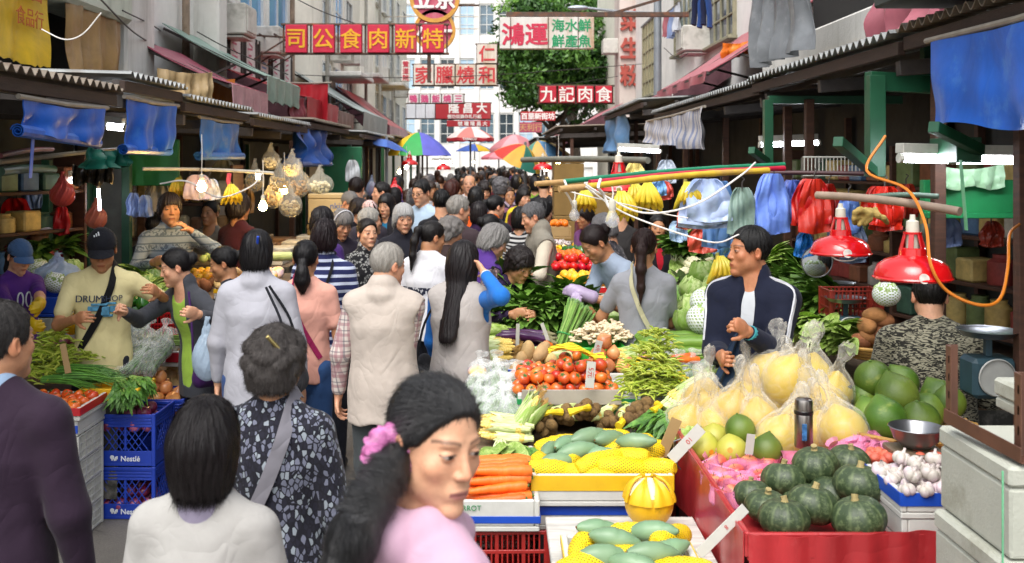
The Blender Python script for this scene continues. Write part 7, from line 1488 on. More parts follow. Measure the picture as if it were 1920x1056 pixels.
for i in range(7):
 t=put('bagged_cucumbers','green-tinted bag of vegetables in front of the long beans','bag of vegetables',(.84+.075*i,5.5+.02*(i%2),.88),(.2,-.5,1.4+rnd.uniform(-.3,.3)),.8,'green bags before the long beans')
rows('carrot','carrot bundled among the green bags','carrot',(1.02,5.6,.95),4,.04,.3,1,.03,.2,(.8,.9),group='carrots among the green bags');rows('green_corn','green sweetcorn lying beside the white price card','corn',(.8,5.9,.92),4,.06,.7,1,.05,.2,(1.2,1.4),group='sweetcorn by the price card')
for lb,u,v,d,w_,h,rot,tx in(('upright white price strip before the eggplants',970,648,6.05,.022,.13,(0,.03,0),''),('leaning price strip by the dark leafy greens',1030,645,6.0,.022,.13,(0,-.35,0),''),('white price card above the tomatoes',1116,672,5.6,.04,.1,(0,.25,.1),'6元'),('upright white price strip before the long gourds',1245,655,5.6,.022,.12,(0,.03,0),''),('small white strip by the green bags',1258,650,5.45,.015,.05,(0,.15,0),''),('big blank white card leaning right of the yellow nets',1258,862,4.35,.05,.19,(-.3,.75,-.3),'10'),('white card jutting from the red tray before the pumpkins',1310,1040,3.45,.036,.23,(-.4,.85,-.2),'8'),('small card standing in the yellow pomelos',1404,852,4.25,.035,.085,(0,.12,0),''),('brown card tilted at the corner of the red tray',1240,855,4.55,.05,.18,(0,.4,0),''),('white card lying above the bagged cucumbers with pencilled marks',945,812,4.9,.1,.09,(-.9,0,.5),'8元'),('brown card standing in the pea pods on the left stall',128,700,5.75,.035,.17,(-.05,-.2,.1),''),('brown price card beside the yellow pepper on the left',157,668,6.1,.05,.07,(0,0,.1),'12'),('white card standing in the crate of onions',342,738,6.6,.035,.11,(0,-.12,0),''),('small white card in the crate of red onions',268,776,5.85,.02,.1,(0,-.2,0),'')):price_tag(lb,P(u,v,d),w_,h,rot,tx,'a08458' if 'brown' in lb else 'b4b4ac')
table('long fruit table farther down the island stall',.5,1.5,7.6,9.6,.98,DK);tray('white foam tray with red tape holding the yellow lemons',(.72,7.95,.985),(.46,.5,.1),'b41c2c');heap('lemon','bright yellow lemon in the front row of the fruit table','lemon',(.72,7.95,1.07),(.46,.5),75,.034,'lemons on the fruit table',sc=(.95,1.1));heap('red_tomato','shiny red tomato in the row behind the lemons','tomato',(.72,8.5,1.14),(.5,.4),46,.036,'red tomatoes behind the lemons',sc=(.95,1.1))
tray('cardboard tray of pale apples below the lemons',(.68,7.5,.86),(.4,.3,.1),None,mat=M('carton','a88a5c',.8,.12,5));heap('green_apple','pale green apple below the lemons','apple',(.68,7.5,.94),(.38,.28),18,.037,'pale apples');heap('green_apple','green guava in the heap left of the pale apples','guava',(.42,7.6,.9),(.22,.3),14,.034,'guavas');heap('orange','orange lying right of the pale apples','orange',(.92,7.6,1.0),(.12,.2),5,.037,'oranges by the pale apples')
table('second fruit table behind the red tomatoes',.5,1.4,9.7,13.5,1.08,DK);heap('orange','orange in the heap behind the red tomatoes','orange',(.66,9.9,1.1),(.4,.4),24,.04,'oranges behind the red tomatoes');tray('cardboard box of oranges beside the man in the grey vest',(.62,11.6,1.16),(.46,.4,.14),None,mat=M('carton','a88a5c',.8,.12,5));heap('orange','orange in the far cardboard box','orange',(.62,11.6,1.29),(.44,.4),24,.045,'oranges in the far box');heap('yellow_pepper','mixed pepper on the far vegetable table','pepper',(.75,10.6,1.1),(.4,.5),12,.045,'peppers on the far table');heap('garlic','pale onion bulb on the far vegetable table','garlic',(.6,10.5,1.16),(.4,.3),16,.04,'pale bulbs on the far table');heap('brown_yam','brown melon at the far end of the fruit table','melon',(.85,12.6,1.15),(.2,.3),4,.09,'brown melons',sc=(2,2.2));heap('green_pepper','green pepper among the far peppers','pepper',(.8,10.2,1.1),(.3,.2),6,.045,'green peppers on the far table')
for k in range(8):
 tray(['tall tan carton with round vent holes, lowest of the stack','tall tan carton with vent holes, second from the bottom','tan carton at chest height in the stack','tan carton at head height in the stack','tan carton above head height in the stack','topmost tan carton of the vented stack','open brown carton beside the vented stack','brown carton on the floor behind the vented stack'][k],(.88 if k<6 else 1.35,12.4+.0*k,.0+.345*k if k<6 else.4*(k-6)+.9),(.36,.4,.343),None,lid=True,mat=M('carton_tan','7c6232',.8,.15,4,.1,20))
table('stepped table under the cabbages and cauliflowers',1.12,1.95,6.0,7.6,.9,DK)
CB=((1318,512,6.6,0),(1345,540,6.3,0),(1300,545,6.5,0),(1325,570,6.1,2),(1300,578,6.3,0),(1345,575,6.1,0),(1360,525,6.5,2),(1290,602,6.2,0),(1318,600,6.0,2),(1360,600,5.9,2),(1285,520,6.9,1),(1333,505,6.8,1),(1300,500,7.0,1),(1270,545,6.9,1),(1380,545,6.4,0),(1390,580,6.2,0),(1350,620,5.8,0),(1385,520,6.7,1))
for u,v,d,k in CB:put(['cabbage','cauliflower','netted_cabbage'][k],['round green cabbage in the display behind the smiling man','creamy cauliflower in the display behind the smiling man','cabbage in a white foam net behind the smiling man'][k],['cabbage','cauliflower','cabbage'][k],P(u,v,d),(rnd.uniform(-.5,.5),rnd.uniform(-.5,.5),rnd.uniform(0,6)),rnd.uniform(.95,1.12)*(1 if k!=1 else.85),['green cabbages on display','cauliflowers on display','netted cabbages on display'][k])
for i,(u,v,d)in enumerate(((1265,500,7.2),(1290,485,7.3),(1310,480,7.4),(1330,492,7.2),(1280,560,7.0),(1400,500,7.0),(1420,520,6.8),(1272,590,6.6))):put('leafy_greens' if i%2 else 'light_greens','leafy greens around the cabbage display','greens',P(u,v,d),(0,-.6,rnd.uniform(0,6)),.9,'greens around the cabbages')
# red table on the right with pumpkins, apples and pomelos
rt=thing('red_stall_table','sloping stall table wrapped in red cloth, carrying pumpkins, apples and pomelos','table',(1.38,4.0,0));rc_=tarp_mat('a82c30','red_oilcloth','b85a58',.3);X0,X1,Y0,Y1=-.54,.62,-.62,1.1;mb=MB();mb.box(((X0+X1)/2,(Y0+Y1)/2,.725),(X1-X0,Y1-Y0,.03),0,.004);mb.obj('table_top',rc_,rt);mb=MB()
for(a,b)in(((X0,Y0),(X1,Y0)),((X0,Y0),(X0,Y1)),((X1,Y0),(X1,Y1))):mb.bar((a[0],a[1],.765),(b[0],b[1],.765),.02,.085,0,(0,0,1),.006)
mb.obj('rim',rc_,rt);mb=MB();mb.sheet(lambda u,v:(lerp(X0,X1,u),Y0-.014-.03*v*(1+math.sin(u*23+2*v))*.5-.008*math.sin(u*60),.808-.6*v-.01*math.sin(u*9)),60,12,.004);mb.sheet(lambda u,v:(X0-.014-.03*v*(1+math.sin(u*23))*.5+.0*v,lerp(Y1,Y0,u),.808-.28*v),60,8,.004);mb.obj('skirt',rc_,rt);mb=MB()
for x in(X0+.06,X1-.06):
 for y in(Y0+.06,Y1-.06):mb.bar((x,y,0),(x,y,.71),.05)
mb.obj('legs',GRN(),rt);mb=MB()
for k in range(2):mb.tube([(X0-.02,.5-.08*k,.81),(X0-.05,.5-.08*k,.8),(X0-.05,.5-.08*k,.72),(X0-.035,.5-.08*k,.7)],.004,6)
tag(mb.obj('hook',M('steel','8a8c90',.3,.1,5,metal=.9),None,(1.38,4.0,0)),'pair of bent steel hooks over the rim of the red table','hook')
PK=((1529,872,3.86,1.0),(1612,908,3.68,1.06),(1524,946,3.56,1.0),(1470,972,3.47,.98),(1610,972,3.47,1.04),(1438,950,3.62,.9),(1410,928,3.78,.8),(1470,900,3.85,.98),(1592,868,4.0,.95),(1560,930,3.75,.95),(1500,935,3.8,.9))
for i,(u,v,d,s)in enumerate(PK):put('pumpkin',['dark green pumpkin on top of the pile','large mottled pumpkin at the right shoulder of the pile','round pumpkin in the middle of the front','flat-looking pumpkin at the front left of the pile','striped pumpkin at the front right of the pile','small dull pumpkin second from the left','smallest pumpkin at the far left of the pile','tall pumpkin on the left under the top one','pumpkin half hidden behind the top right','pumpkin buried in the middle of the pile','pumpkin buried under the top one'][i],'pumpkin',P(u,v,d),(rnd.uniform(-.25,.25)-.1,rnd.uniform(-.25,.25),rnd.uniform(0,6)),s,'pumpkins on the red table')
for i,(u,v,d)in enumerate([(1345,868,4.35),(1375,862,4.4),(1405,870,4.3),(1350,890,4.15),(1380,886,4.2),(1412,884,4.25),(1440,872,4.3),(1335,905,4.05),(1362,908,4.0),(1392,906,4.05),(1425,895,4.15),(1450,888,4.2),(1375,925,3.9),(1400,918,3.95),(1350,932,3.85),(1385,940,3.8),(1488,860,4.25),(1440,915,4.0),(1330,880,4.25),(1365,855,4.45),(1430,858,4.4)]):
 put('apple' if i%4 else 'red_tomato' if False else 'apple','red-pink apple in a pink foam net in front of the pomelos','apple',P(u,v,d),(rnd.uniform(-.5,.3),rnd.uniform(-.4,.4),rnd.uniform(0,6)),rnd.uniform(1.0,1.2),'apples in pink nets')
for i,(u,v,d)in enumerate([(1590,842,4.3),(1612,835,4.3),(1635,845,4.25),(1660,848,4.2),(1575,850,4.2),(1625,828,4.35),(1645,838,4.3),(1605,850,4.2)]):put('pink_netted_apple','fruit closed in a pink foam net beside the thermos','apple',P(u,v,d),(rnd.uniform(-1.2,1.2),rnd.uniform(-1.2,1.2),rnd.uniform(0,6)),1.15,'pink netted fruit by the thermos')
for i,(u,v,d)in enumerate([(1660,862,4.1),(1690,866,4.05),(1720,862,4.1),(1745,868,4.0),(1755,890,3.9),(1640,866,4.1)]):put('net_of_onions','net of small red onions behind the garlic','onions',P(u,v,d),(0,0,i),.8,'nets of red onions')
tray('white foam box with blue tape under the garlic, lower of two',(1.53,3.6,.742),(.36,.34,.1),'1c48b8',tape_side='front',tape_h=(.1,.95))if False else None
tray('lower white foam box with a blue corner under the garlic',(1.54,3.58,.742),(.34,.32,.095),None);tray('upper white foam box with blue tape holding the garlic',(1.54,3.58,.838),(.35,.33,.09),'1c48b8',tape_h=(.5,1.0));heap('garlic','white garlic bulb in the foam box beside the pumpkins','garlic',(1.53,3.56,.91),(.32,.3),32,.031,'garlic bulbs in the foam box',.5,sc=(1.0,1.25),sq=.8)
YP=((1320,838,4.45,'yellow_pomelo'),(1372,845,4.4,'yellow_pomelo'),(1340,822,4.6,'yellow_pomelo'),(1438,845,4.35,'pomelo'),(1388,806,4.5,'pomelo'),(1405,838,4.5,'yellow_pomelo'))
for i,(u,v,d,k)in enumerate(YP):put(k,['yellow-green pomelo with a sticker at the left corner of the red table','yellow pomelo in the front row beside the price card','yellow-green pomelo tucked behind the front two','small green pomelo right of the small card','deep green pomelo sitting on top of the yellow ones','pale pomelo behind the small card'][i],'pomelo',P(u,v,d),(rnd.uniform(-.3,.3),rnd.uniform(-.3,.3),rnd.uniform(-.4,.4)),.95 if k!='pomelo' else.82,'loose pomelos on the red table')
BP=((1285,800,4.75,1.0),(1370,775,4.72,1.0),(1320,752,4.8,.95),(1400,745,4.8,.95),(1460,825,4.5,1.0),(1450,755,4.8,1.05),(1475,712,4.75,1.1),(1545,765,4.7,1.05),(1540,812,4.5,.9),(1582,808,4.4,.98),(1500,735,4.85,1.0),(1420,790,4.65,.95),(1505,795,4.6,1.0),(1340,800,4.7,.9),(1415,718,4.82,.85),(1440,698,4.82,.95),(1520,705,4.8,.95),(1560,735,4.75,.9),(1300,765,4.9,.9))
for i,(u,v,d,s)in enumerate(BP):put('bagged_pomelo','yellow pomelo knotted in a clear plastic bag, one of the pile before the smiling man','pomelo',P(u,v+4,d),(rnd.uniform(-.35,.35),rnd.uniform(-.3,.3),rnd.uniform(0,6)),s*1.2,'bagged pomelos piled before the smiling man')
table('raised back shelf of the red table under the bagged pomelos',.84,1.75,4.66,5.15,.82,'7c2428')
t=thing('wicker_basket','shallow round wicker basket holding green pomelos on the right','basket',P(1700,815,4.45));mb=MB()
for k in range(6):r=.2+.02*k;mb.tube([(math.cos(a/16*6.2832)*r,math.sin(a/16*6.2832)*r,-.06+.02*k+.003*(-1)**a)for a in range(17)],.011,7)
for k in range(24):a=k*.2618;mb.tube([(math.cos(a)*.1,math.sin(a)*.1,-.075),(math.cos(a)*.22,math.sin(a)*.22,-.05),(math.cos(a)*.31,math.sin(a)*.31,.05)],.007,5)
mb.lathe([(.001,-.07),(.2,-.07),(.2,-.06)],24);mb.obj('wicker',M('wicker','a8803c',.6,.25,20,.3,60),t)
GP=((1638,712,4.75,1.1),(1682,742,4.6,1.18),(1690,718,4.85,1.0),(1660,785,4.4,1.1),(1632,780,4.5,.95),(1725,790,4.4,1.05),(1620,745,4.75,.85),(1760,745,4.7,1.0),(1740,770,4.6,.95),(1780,755,4.6,.9))
for i,(u,v,d,s)in enumerate(GP):put('pomelo',['green pomelo with a round sticker at the top left of the basket','largest green pomelo in the middle of the basket pile','green pomelo at the back of the basket pile','green pomelo with an orange sticker at the front of the basket','olive pomelo leaning on the basket rim at left','light green pomelo behind the metal bowl','small yellowish pomelo peeping out at the left of the basket','pomelo in shade behind the basket pile','pomelo in shade to the right of the largest one','pomelo at the far right by the slotted steel post'][i],'pomelo',P(u,v,d),(rnd.uniform(-.6,.6),rnd.uniform(-.6,.6),rnd.uniform(0,6)),s,'green pomelos in the basket')
table('dark table under the basket and metal bowl',1.55,2.25,4.15,5.0,.8,DK)
t=thing('metal_bowl','shiny steel bowl on the scale in front of the basket','bowl',P(1718,838,4.05));mb=MB();pr=[(.001,0),(.05,.002),(.085,.03),(.102,.075),(.108,.08)];mb.lathe(pr+[(r-.003,z+.003)for r,z in pr[::-1]],36);mb.obj('bowl',M('steel','8a8c90',.18,.1,5,metal=1),t)
mb=MB();q_=P(1718,838,4.05);mb.box((0,0,-.02),(.2,.2,.025),0,.006);mb.bar((0,0,-.03),(0,0,-.12),.05);mb.box((0,0,-.15),(.22,.24,.07),0,.015);tag(mb.obj('weighing_scale',M('scale_wood','6a5a4a',.5),None,q_),'low scale under the steel bowl','scale')
t=thing('thermos_flask','brushed steel thermos flask with a black band standing among the pomelos','thermos',P(1507,838,4.22));mb=MB();mb.lathe([(.001,0),(.036,0),(.038,.006),(.038,.135),(.036,.14)],28);mb.obj('flask',M('brushed_steel','a09a94',.28,.08,30,metal=1,stretch=(1,1,.1)),t);mb=MB();mb.lathe([(.0385,.138),(.0395,.14),(.0395,.152),(.038,.154)],28);mb.obj('band',M('black_plastic','18181a',.4),t);mb=MB();mb.lathe([(.038,.154),(.0375,.185),(.034,.198),(.026,.204),(.001,.206)],28);mb.obj('cup',M('brushed_steel','a09a94',.28),t);mb=MB();mb.box((-.008,-.0375,.07),(.02,.006,.07),0,.002);mb.obj('label',M('label_blue','3a6a9c',.4,.5,60),t)
t=thing('water_bottle','blue translucent water bottle with a dark cap behind the thermos','bottle',P(1581,778,4.72));mb=MB();mb.lathe([(.001,0),(.038,0),(.042,.01),(.042,.05),(.038,.06),(.042,.07),(.042,.11),(.036,.12)],24);mb.obj('bottle',M('blue_plastic','155a70',.12,.1,5,alpha=.85),t);mb=MB();mb.lathe([(.036,.118),(.038,.12),(.038,.14),(.015,.148),(.012,.165),(.004,.17)],20);mb.obj('cap',M('cap_dark','14242c',.4),t)
BX=(('pale stained styrofoam box at the bottom of the right-hand stack',1.45,2.86,0,.62,.42,.5),('styrofoam box in the middle of the right-hand stack, green strap around it',1.46,2.86,.5,.6,.42,.5),('styrofoam box lid-up on top of the right-hand stack',1.47,2.87,1.0,.58,.42,.25),('small styrofoam box with green print behind the top of the stack',1.68,3.05,1.26,.5,.4,.1))
for lb,x,y,z,w_,d,h in BX:tray(lb,(x+.17,y,z),(w_,d,h-.004),None,lid=True,mat=M('styrofoam_dull','adafa3',.75,.08,6,.25,90,dirt='7c7a68',dlo=.55,dhi=.75))
mb=MB();mb.bar((1.32,2.64,.5),(1.32,2.64,1.24),.006,.004);tag(mb.obj('strap',M('strap_green','6cb488',.5)),'thin green plastic strap round the styrofoam stack','strap')
t=thing('slotted_shelf','brown slotted steel shelf frame at the right edge','shelf',(1.45,3.0,0));sm=M('slotted_brown','5a3a2c',.5,.25,8,dirt='3a241c',dlo=.55,dhi=.7)
for nm,a,b in(('upright',P(1779,648,3.15),P(1779,800,3.15)),('upright',P(1909,700,2.7),P(1909,1200,2.7))):
 mb=MB();o=Vector(t.location);mb.bar(Vector(a)-o,Vector(b)-o,.036,.004);mb.bar(Vector(a)-o+Vector((.018,.018,0)),Vector(b)-o+Vector((.018,.018,0)),.004,.036);L=a.z-b.z
 mb.obj(nm,sm,t);mb=MB()
 for k in range(int(L/.055)):mb.bar(Vector(a)-o+Vector((0,-.0045,-.03-.055*k)),Vector(a)-o+Vector((0,-.0045,-.055-.055*k)),.01,.004)
 mb.obj('slots',M('deep_dark','161412',.8),t)
mb=MB();mb.bar(P(1770,778,3.0)-o,P(1915,855,2.65)-o,.004,.04);mb.bar(P(1770,778,3.0)-o+Vector((.02,0,-.02)),P(1915,855,2.65)-o+Vector((.02,0,-.02)),.04,.004);mb.obj('shelf_edge',sm,t)
table('dark back shelf inside the right stall',2.05,3.4,5.0,7.6,.82,DK);table('narrow dark counter behind the smiling man',1.52,2.02,5.25,7.4,.88,DK)
for i,(u,v,d)in enumerate(((1530,640,5.6),(1560,650,5.5),(1545,625,5.8),(1575,635,5.6),(1525,660,5.4),(1590,655,5.4),(1555,610,6.0))):put('light_greens','bunch of pale choy on the dark counter behind the smiling man','greens',P(u,v,d),(rnd.uniform(-.3,.3),-.2,rnd.uniform(0,6)),.85,'choy on the dark counter')
for i,(u,v,d)in enumerate(((1520,545,6.6),(1545,560,6.4),(1530,580,6.2),(1500,560,6.6),(1510,520,6.9),(1560,590,6.1))):put('leafy_greens','dark greens in the shade behind the smiling man','greens',P(u,v,d),(rnd.uniform(-.3,.3),-.5,rnd.uniform(0,6)),.8,'dark greens in the shade')
t=thing('wicker_basket','low basket of brown yams in the shade on the right','basket',P(1640,655,5.35));mb=MB()
for k in range(4):r=.13+.015*k;mb.tube([(math.cos(a/16*6.2832)*r,math.sin(a/16*6.2832)*r,-.03+.018*k)for a in range(17)],.01,7)
mb.lathe([(.001,-.03),(.13,-.03),(.13,-.02)],20);mb.obj('wicker',M('wicker','a8803c',.6),t)
for i,(u,v)in enumerate(((1625,612),(1640,592),(1655,600),(1632,630),(1650,625),(1665,640),(1615,640))):put('brown_yam','brown yam in the shaded basket','yam',P(u,v,5.35),(1.5,rnd.uniform(0,3),rnd.uniform(0,6)),1,'yams in the shaded basket')
put('netted_cabbage','netted cabbage hanging beside the red lamp','cabbage',P(1662,552,5.3),(0,0,0),.75);crate('rust red plastic basket on the back shelf',P(1595,560,5.8)-Vector((0,0,.1)),(.3,.2,.16),'7c2418',0,'slot')
def dial_scale(label,p,s=1.0,dial=True):
 t=thing('dial_scale',label,'scale',p);mb=MB();mb.lathe([(.001,.12),(.1,.125),(.135,.15),(.13,.148),(.1,.12),(.001,.115)],32);mb.obj('pan',M('steel','8a8c90',.18,.1,5,metal=1),t);mb=MB();mb.bar((0,0,.11),(0,0,.03),.03);mb.box((0,0,-.06),(.2,.16,.18),0,.02);mb.obj('case',M('scale_green','26404a',.5),t);mb=MB();mb.lathe([(.001,0),(.08,0),(.085,.008),(.08,.012)],30,0,Matrix.Translation((0,-.083,-.05))@Matrix.Rotation(R(90),4,'X'));mb.obj('dial',M('dial_white','9a9c98',.4,.1,10),t);t.scale=(s,)*3
dial_scale('hanging-dial scale with a steel pan in the dark right corner',P(1852,680,4.6));dial_scale('blue-green scale with a steel pan behind the choy',P(1585,600,5.7),.85);dial_scale('scale with a dark pan beside the mirror behind the smiling man',P(1572,565,6.4),.8)
t=thing('round_mirror','round hand mirror hanging under the red carrier bags','mirror',P(1532,475,5.9));mb=MB();mb.tube([(math.cos(a/24*6.2832)*.09,0,math.sin(a/24*6.2832)*.09-.05)for a in range(25)],.004,6);mb.obj('rim',M('steel','8a8c90',.18),t);mb=MB();mb.lathe([(.001,0),(.088,0),(.088,.004)],30,0,Matrix.Translation((0,0,-.05))@Matrix.Rotation(R(90),4,'X'));mb.obj('glass',M('mirror','c8ccd0',.03,.0,5,metal=1),t)
# left stall
table('long front table of the left stall under the peppers and greens',-3.5,-2.16,5.8,7.0,.66,DK)
for k in range(4):crate(['white slotted crate on the ground at the left stall corner','white slotted crate second from the ground','white slotted crate third from the ground','topmost white slotted crate under the foam boxes'][k],(-2.46,5.58,.143*k),(.46,.34,.142),'bcbcb4',0,'slot')
for k,y,x,n,pr in((0,5.77+.17,-2.11,2,'red onions'),(1,6.13+.17,-2.06,2,'brown onions'),(2,6.5+.17,-2.03,2,'potatoes')):
 for j in range(n):crate('blue lattice milk crate %s in the stack of %s'%(['on the ground','on top'][j],pr),(x,y,.302*j),(.34,.33,.3),'17379c',-.02+.02*k,'lattice','Nestlé')
 kd=['red_onion','onion','potato'][k];heap(kd,['purple-red onion in the top blue crate','brown onion in the second blue crate','pale potato heaped on the farthest blue crate'][k],['onion','onion','potato'][k],(x,y,.49 if k<2 else.55),(.3,.29),26,.04,'%s in the blue crates'%pr)
heap('red_onion','purple-red onion in the lower blue crate','onion',(-2.11,5.94,.04),(.3,.29),20,.04,'red onions in the lower crate');heap('onion','onion in the lower crate of the second stack','onion',(-2.06,6.3,.04),(.3,.29),16,.044,'onions in the lower crate')
tray('white foam box with blue torn tape on the white crates',(-2.46,5.6,.574),(.46,.4,.085),'1c48b8',tape_side='front',tape_h=(.2,.7));tray('white foam tray with red tape holding the orange tomatoes on the left',(-2.46,5.58,.662),(.5,.4,.07),'b41c2c',tape_h=(.4,1.0));heap('tomato','orange tomato in the red-taped tray on the left','tomato',(-2.45,5.57,.7),(.46,.36),34,.034,'tomatoes on the left stall',sc=(.85,1.1))
tray('yellow plastic tray under the spring onions',(-2.2,5.9,.68),(.34,.3,.07),None,mat=M('tray_yellow','d8a81c',.4));
for i,(x,y,z,a)in enumerate(((-2.42,5.82,.76,-.1),(-2.3,5.84,.78,.05),(-2.36,5.88,.8,-.15))):put('spring_onions','sheaf of spring onions laid across the left stall','spring onions',(x,y,z),(0,.1,a),.72,'spring onions on the left stall')
for i,(x,y,z,a)in enumerate(((-2.2,5.84,.78,-.4),(-2.12,5.9,.78,-.7),(-2.14,5.82,.75,-1.0))):put('herb_bunch','bunch of celery leaves hanging over the blue crates','celery',(x,y,z),(0,.5,a),.5,'celery leaves over the blue crates')
heap('pea_pods','heap of yellow-green pea pods on the left stall','pea pods',(-2.66,6.05,.74),(.42,.4),22,.06,'pea pods on the left stall',.25,sc=(.8,1));put('pea_pods','small bag of red chillies beside the pea pods','chillies',(-2.44,6.05,.86),(0,0,1),.8)
for i in range(14):put('bagged_cucumbers','clear bag of cucumbers on the left stall','bag of cucumbers',(-2.42+.1*(i%4)+rnd.uniform(-.02,.02),6.2+.13*(i//4),.79+.05*(i//4)),(.2,-.4,1.5+rnd.uniform(-.4,.4)),rnd.uniform(.85,1),'bagged cucumbers on the left stall')
heap('green_pepper','glossy green pepper behind the bagged cucumbers','pepper',(-2.4,6.72,1.0),(.34,.2),9,.045,'green peppers on the left stall');heap('yellow_pepper','yellow pepper beside the brown price card','pepper',(-2.6,6.36,.97),(.16,.12),3,.045,'yellow peppers on the left stall');heap('red_onion','purple onion among the peppers','onion',(-2.8,6.5,.84),(.3,.2),7,.04,'purple onions among the peppers');rows('carrot','orange pepper strip behind the yellow pepper','carrot',(-2.78,6.3,.86),5,.05,.5,1,.03,.4,(.7,.8),group='orange vegetables on the left');rows('pale_melon','white radish lying at the left end of the stall','radish',(-2.72,6.2,.84),3,.08,.3,1,.05,.2,(.6,.7),group='white radishes')
tray('white foam tray with red tape under the long beans on the left',(-2.0,6.82,.72),(.36,.62,.1),'b41c2c',tape_h=(.3,.9));table('side shelf under the long bean tray on the left',-2.2,-1.84,6.98,7.3,.7,DK)
for i in range(5):put('long_beans','bundle of thin long beans on the red-taped tray','beans',(-2.02+.02*(i%2),6.62+.1*i,.85+.02*(i%2)),(0,.1,.5+.1*i),.8,'long beans on the left stall')
rows('carrot','carrot behind the long beans on the left','carrot',(-2.05,7.1,.86),4,.05,.2,1,.03,.2,(.8,.9),group='carrots on the left stall')
crate('bright red plastic basket behind the pointing arm',(-2.36,7.3,.72),(.4,.34,.26),'b4141c',0,'slot');table('rear counter of the left stall with the cabbages',-4.0,-2.3,7.15,8.6,.74,DK)
tray('blue plastic tub of netted cabbages on the left',(-3.1,7.4,.94),(.62,.5,.14),None,mat=M('tub_blue','1c4ab4',.4,.15,4));tray('dirty white styrofoam box under the blue tub',(-3.05,7.4,.742),(.66,.5,.19),None,mat=M('styrofoam_dull','a8aa9c',.75))
for i,(u,v,d,k)in enumerate(((78,520,7.3,'netted_cabbage'),(105,530,7.2,'netted_cabbage'),(125,518,7.3,'cabbage'),(135,505,7.5,'cabbage'),(70,505,7.5,'netted_cabbage'),(290,520,7.6,'cabbage'),(270,530,7.5,'cabbage'))):put(k,['netted cabbage in the blue tub on the left','netted cabbage at the front of the blue tub','green cabbage at the right of the blue tub','green cabbage on the back of the blue tub','netted cabbage at the left end of the blue tub','green cabbage beside the pointing woman','green cabbage lowest beside the pointing woman'][i],'cabbage',P(u,v,d),(.2,.1,i),.9,'cabbages on the left stall')
vest_bag('pale blue filled plastic bag on the cabbages',P(108,478,7.3),.34,.2,'a4b8d8',1,.75,full=1)
for i,(u,v,d)in enumerate(((75,485,7.8),(95,478,8.0),(270,515,7.9),(285,535,7.6),(265,578,7.2),(280,585,7.1),(255,570,7.3))):put('light_greens' if i>2 else 'leafy_greens','choy heaped on the rear counter of the left stall','greens',P(u,v,d),(0,-.3,rnd.uniform(0,6)),.9,'choy on the left rear counter')
table('fruit table farther along the left stalls',-2.5,-1.72,7.7,9.4,1.0,DK);table('dried goods table on the left',-2.9,-1.95,9.5,12.4,1.05,DK)
tray('yellow-edged tray of pale roots on the left fruit table',(-1.92,7.85,1.0),(.42,.4,.08),'e0b416');heap('potato','pale knobbly root in the yellow-edged tray','root',(-1.92,7.85,1.08),(.4,.38),26,.04,'pale roots on the left',sc=(.7,.9));heap('dragon_pack','pink and white wrapped fruit pack on the left fruit table','fruit pack',(-1.95,8.5,1.06),(.4,.5),16,.05,'wrapped fruit packs',sc=(.8,1.1));heap('lemon','yellow mango on the left fruit table','mango',(-2.35,8.4,1.08),(.4,.6),26,.036,'yellow mangoes on the left');heap('green_apple','green mango at the back of the left fruit table','mango',(-2.4,8.9,1.16),(.3,.3),12,.042,'green mangoes on the left');put('pale_melon','big yellow-green papaya lying on top of the fruit packs','papaya',(-1.95,8.9,1.2),(0,0,.3),1.2);heap('brown_yam','brown ginger root on the left fruit table','ginger',(-2.4,7.9,1.04),(.4,.3),12,.045,'ginger roots on the left',sc=(.7,.9))
for i in range(18):tray(['clear-lidded tub of dried goods on the left table','brown tub of dried goods on the left table','white tub of dried goods on the left table'][i%3],(-2.75+.3*(i%3),9.75+.4*(i//3),1.052+.0*i),(.26,.34,.1+.03*(i%2)),None,lid=True,mat=M(['goods_tan','goods_brown','goods_white'][i%3],['b89a64','7c5a38','c4bca8'][i%3],.5,.35,14),group='tubs of dried goods')
sh=thing('goods_shelf','tall dim shelf of packets and jars behind the dried goods','shelf',(-3.3,10.4,0));mb=MB()
for z in(.9,1.25,1.6,1.95):mb.box((0,0,z),(1.3,.4,.03),0,.004)
for x in(-.64,.64):mb.box((x,0,1.0),(.03,.42,2.0),0,.004)
mb.obj('boards',BROWNW(),sh)
for k in range(27):
 z=.92+.35*(k//9);t=thing('packet','packet of dried goods on the dim shelf','packet',(-3.85+.135*(k%9),10.28,z),0,'packets on the dim shelf');fd=None;mb=MB();mb.box((0,0,.1),(.11,.12,.2+.04*(k%3)*.5),0,.03);mb.obj('packet_body',M('packet_%d'%(k%4),['b89a5c','8a6a44','c8b890','6a4a34'][k%4],.4,.3,20),t)
ct=tray('cream carton with a blue and white printed panel on the left',(-1.92,11.9,1.32),(.5,.4,.34),None,lid=True,mat=M('carton_cream','c0a878',.7,.1,5),text=('nkist',.1,'2f5fa0',.1,.2))
heap('brown_yam','stacked melon on the left beyond the carton','melon',(-1.9,11.3,1.1),(.3,.4),6,.07,'melons on the left',sc=(1.3,1.5))
tray('carton under the printed one on the left',(-1.92,11.9,.9),(.52,.42,.41),None,lid=True,mat=M('carton_tan','7c6232',.8))
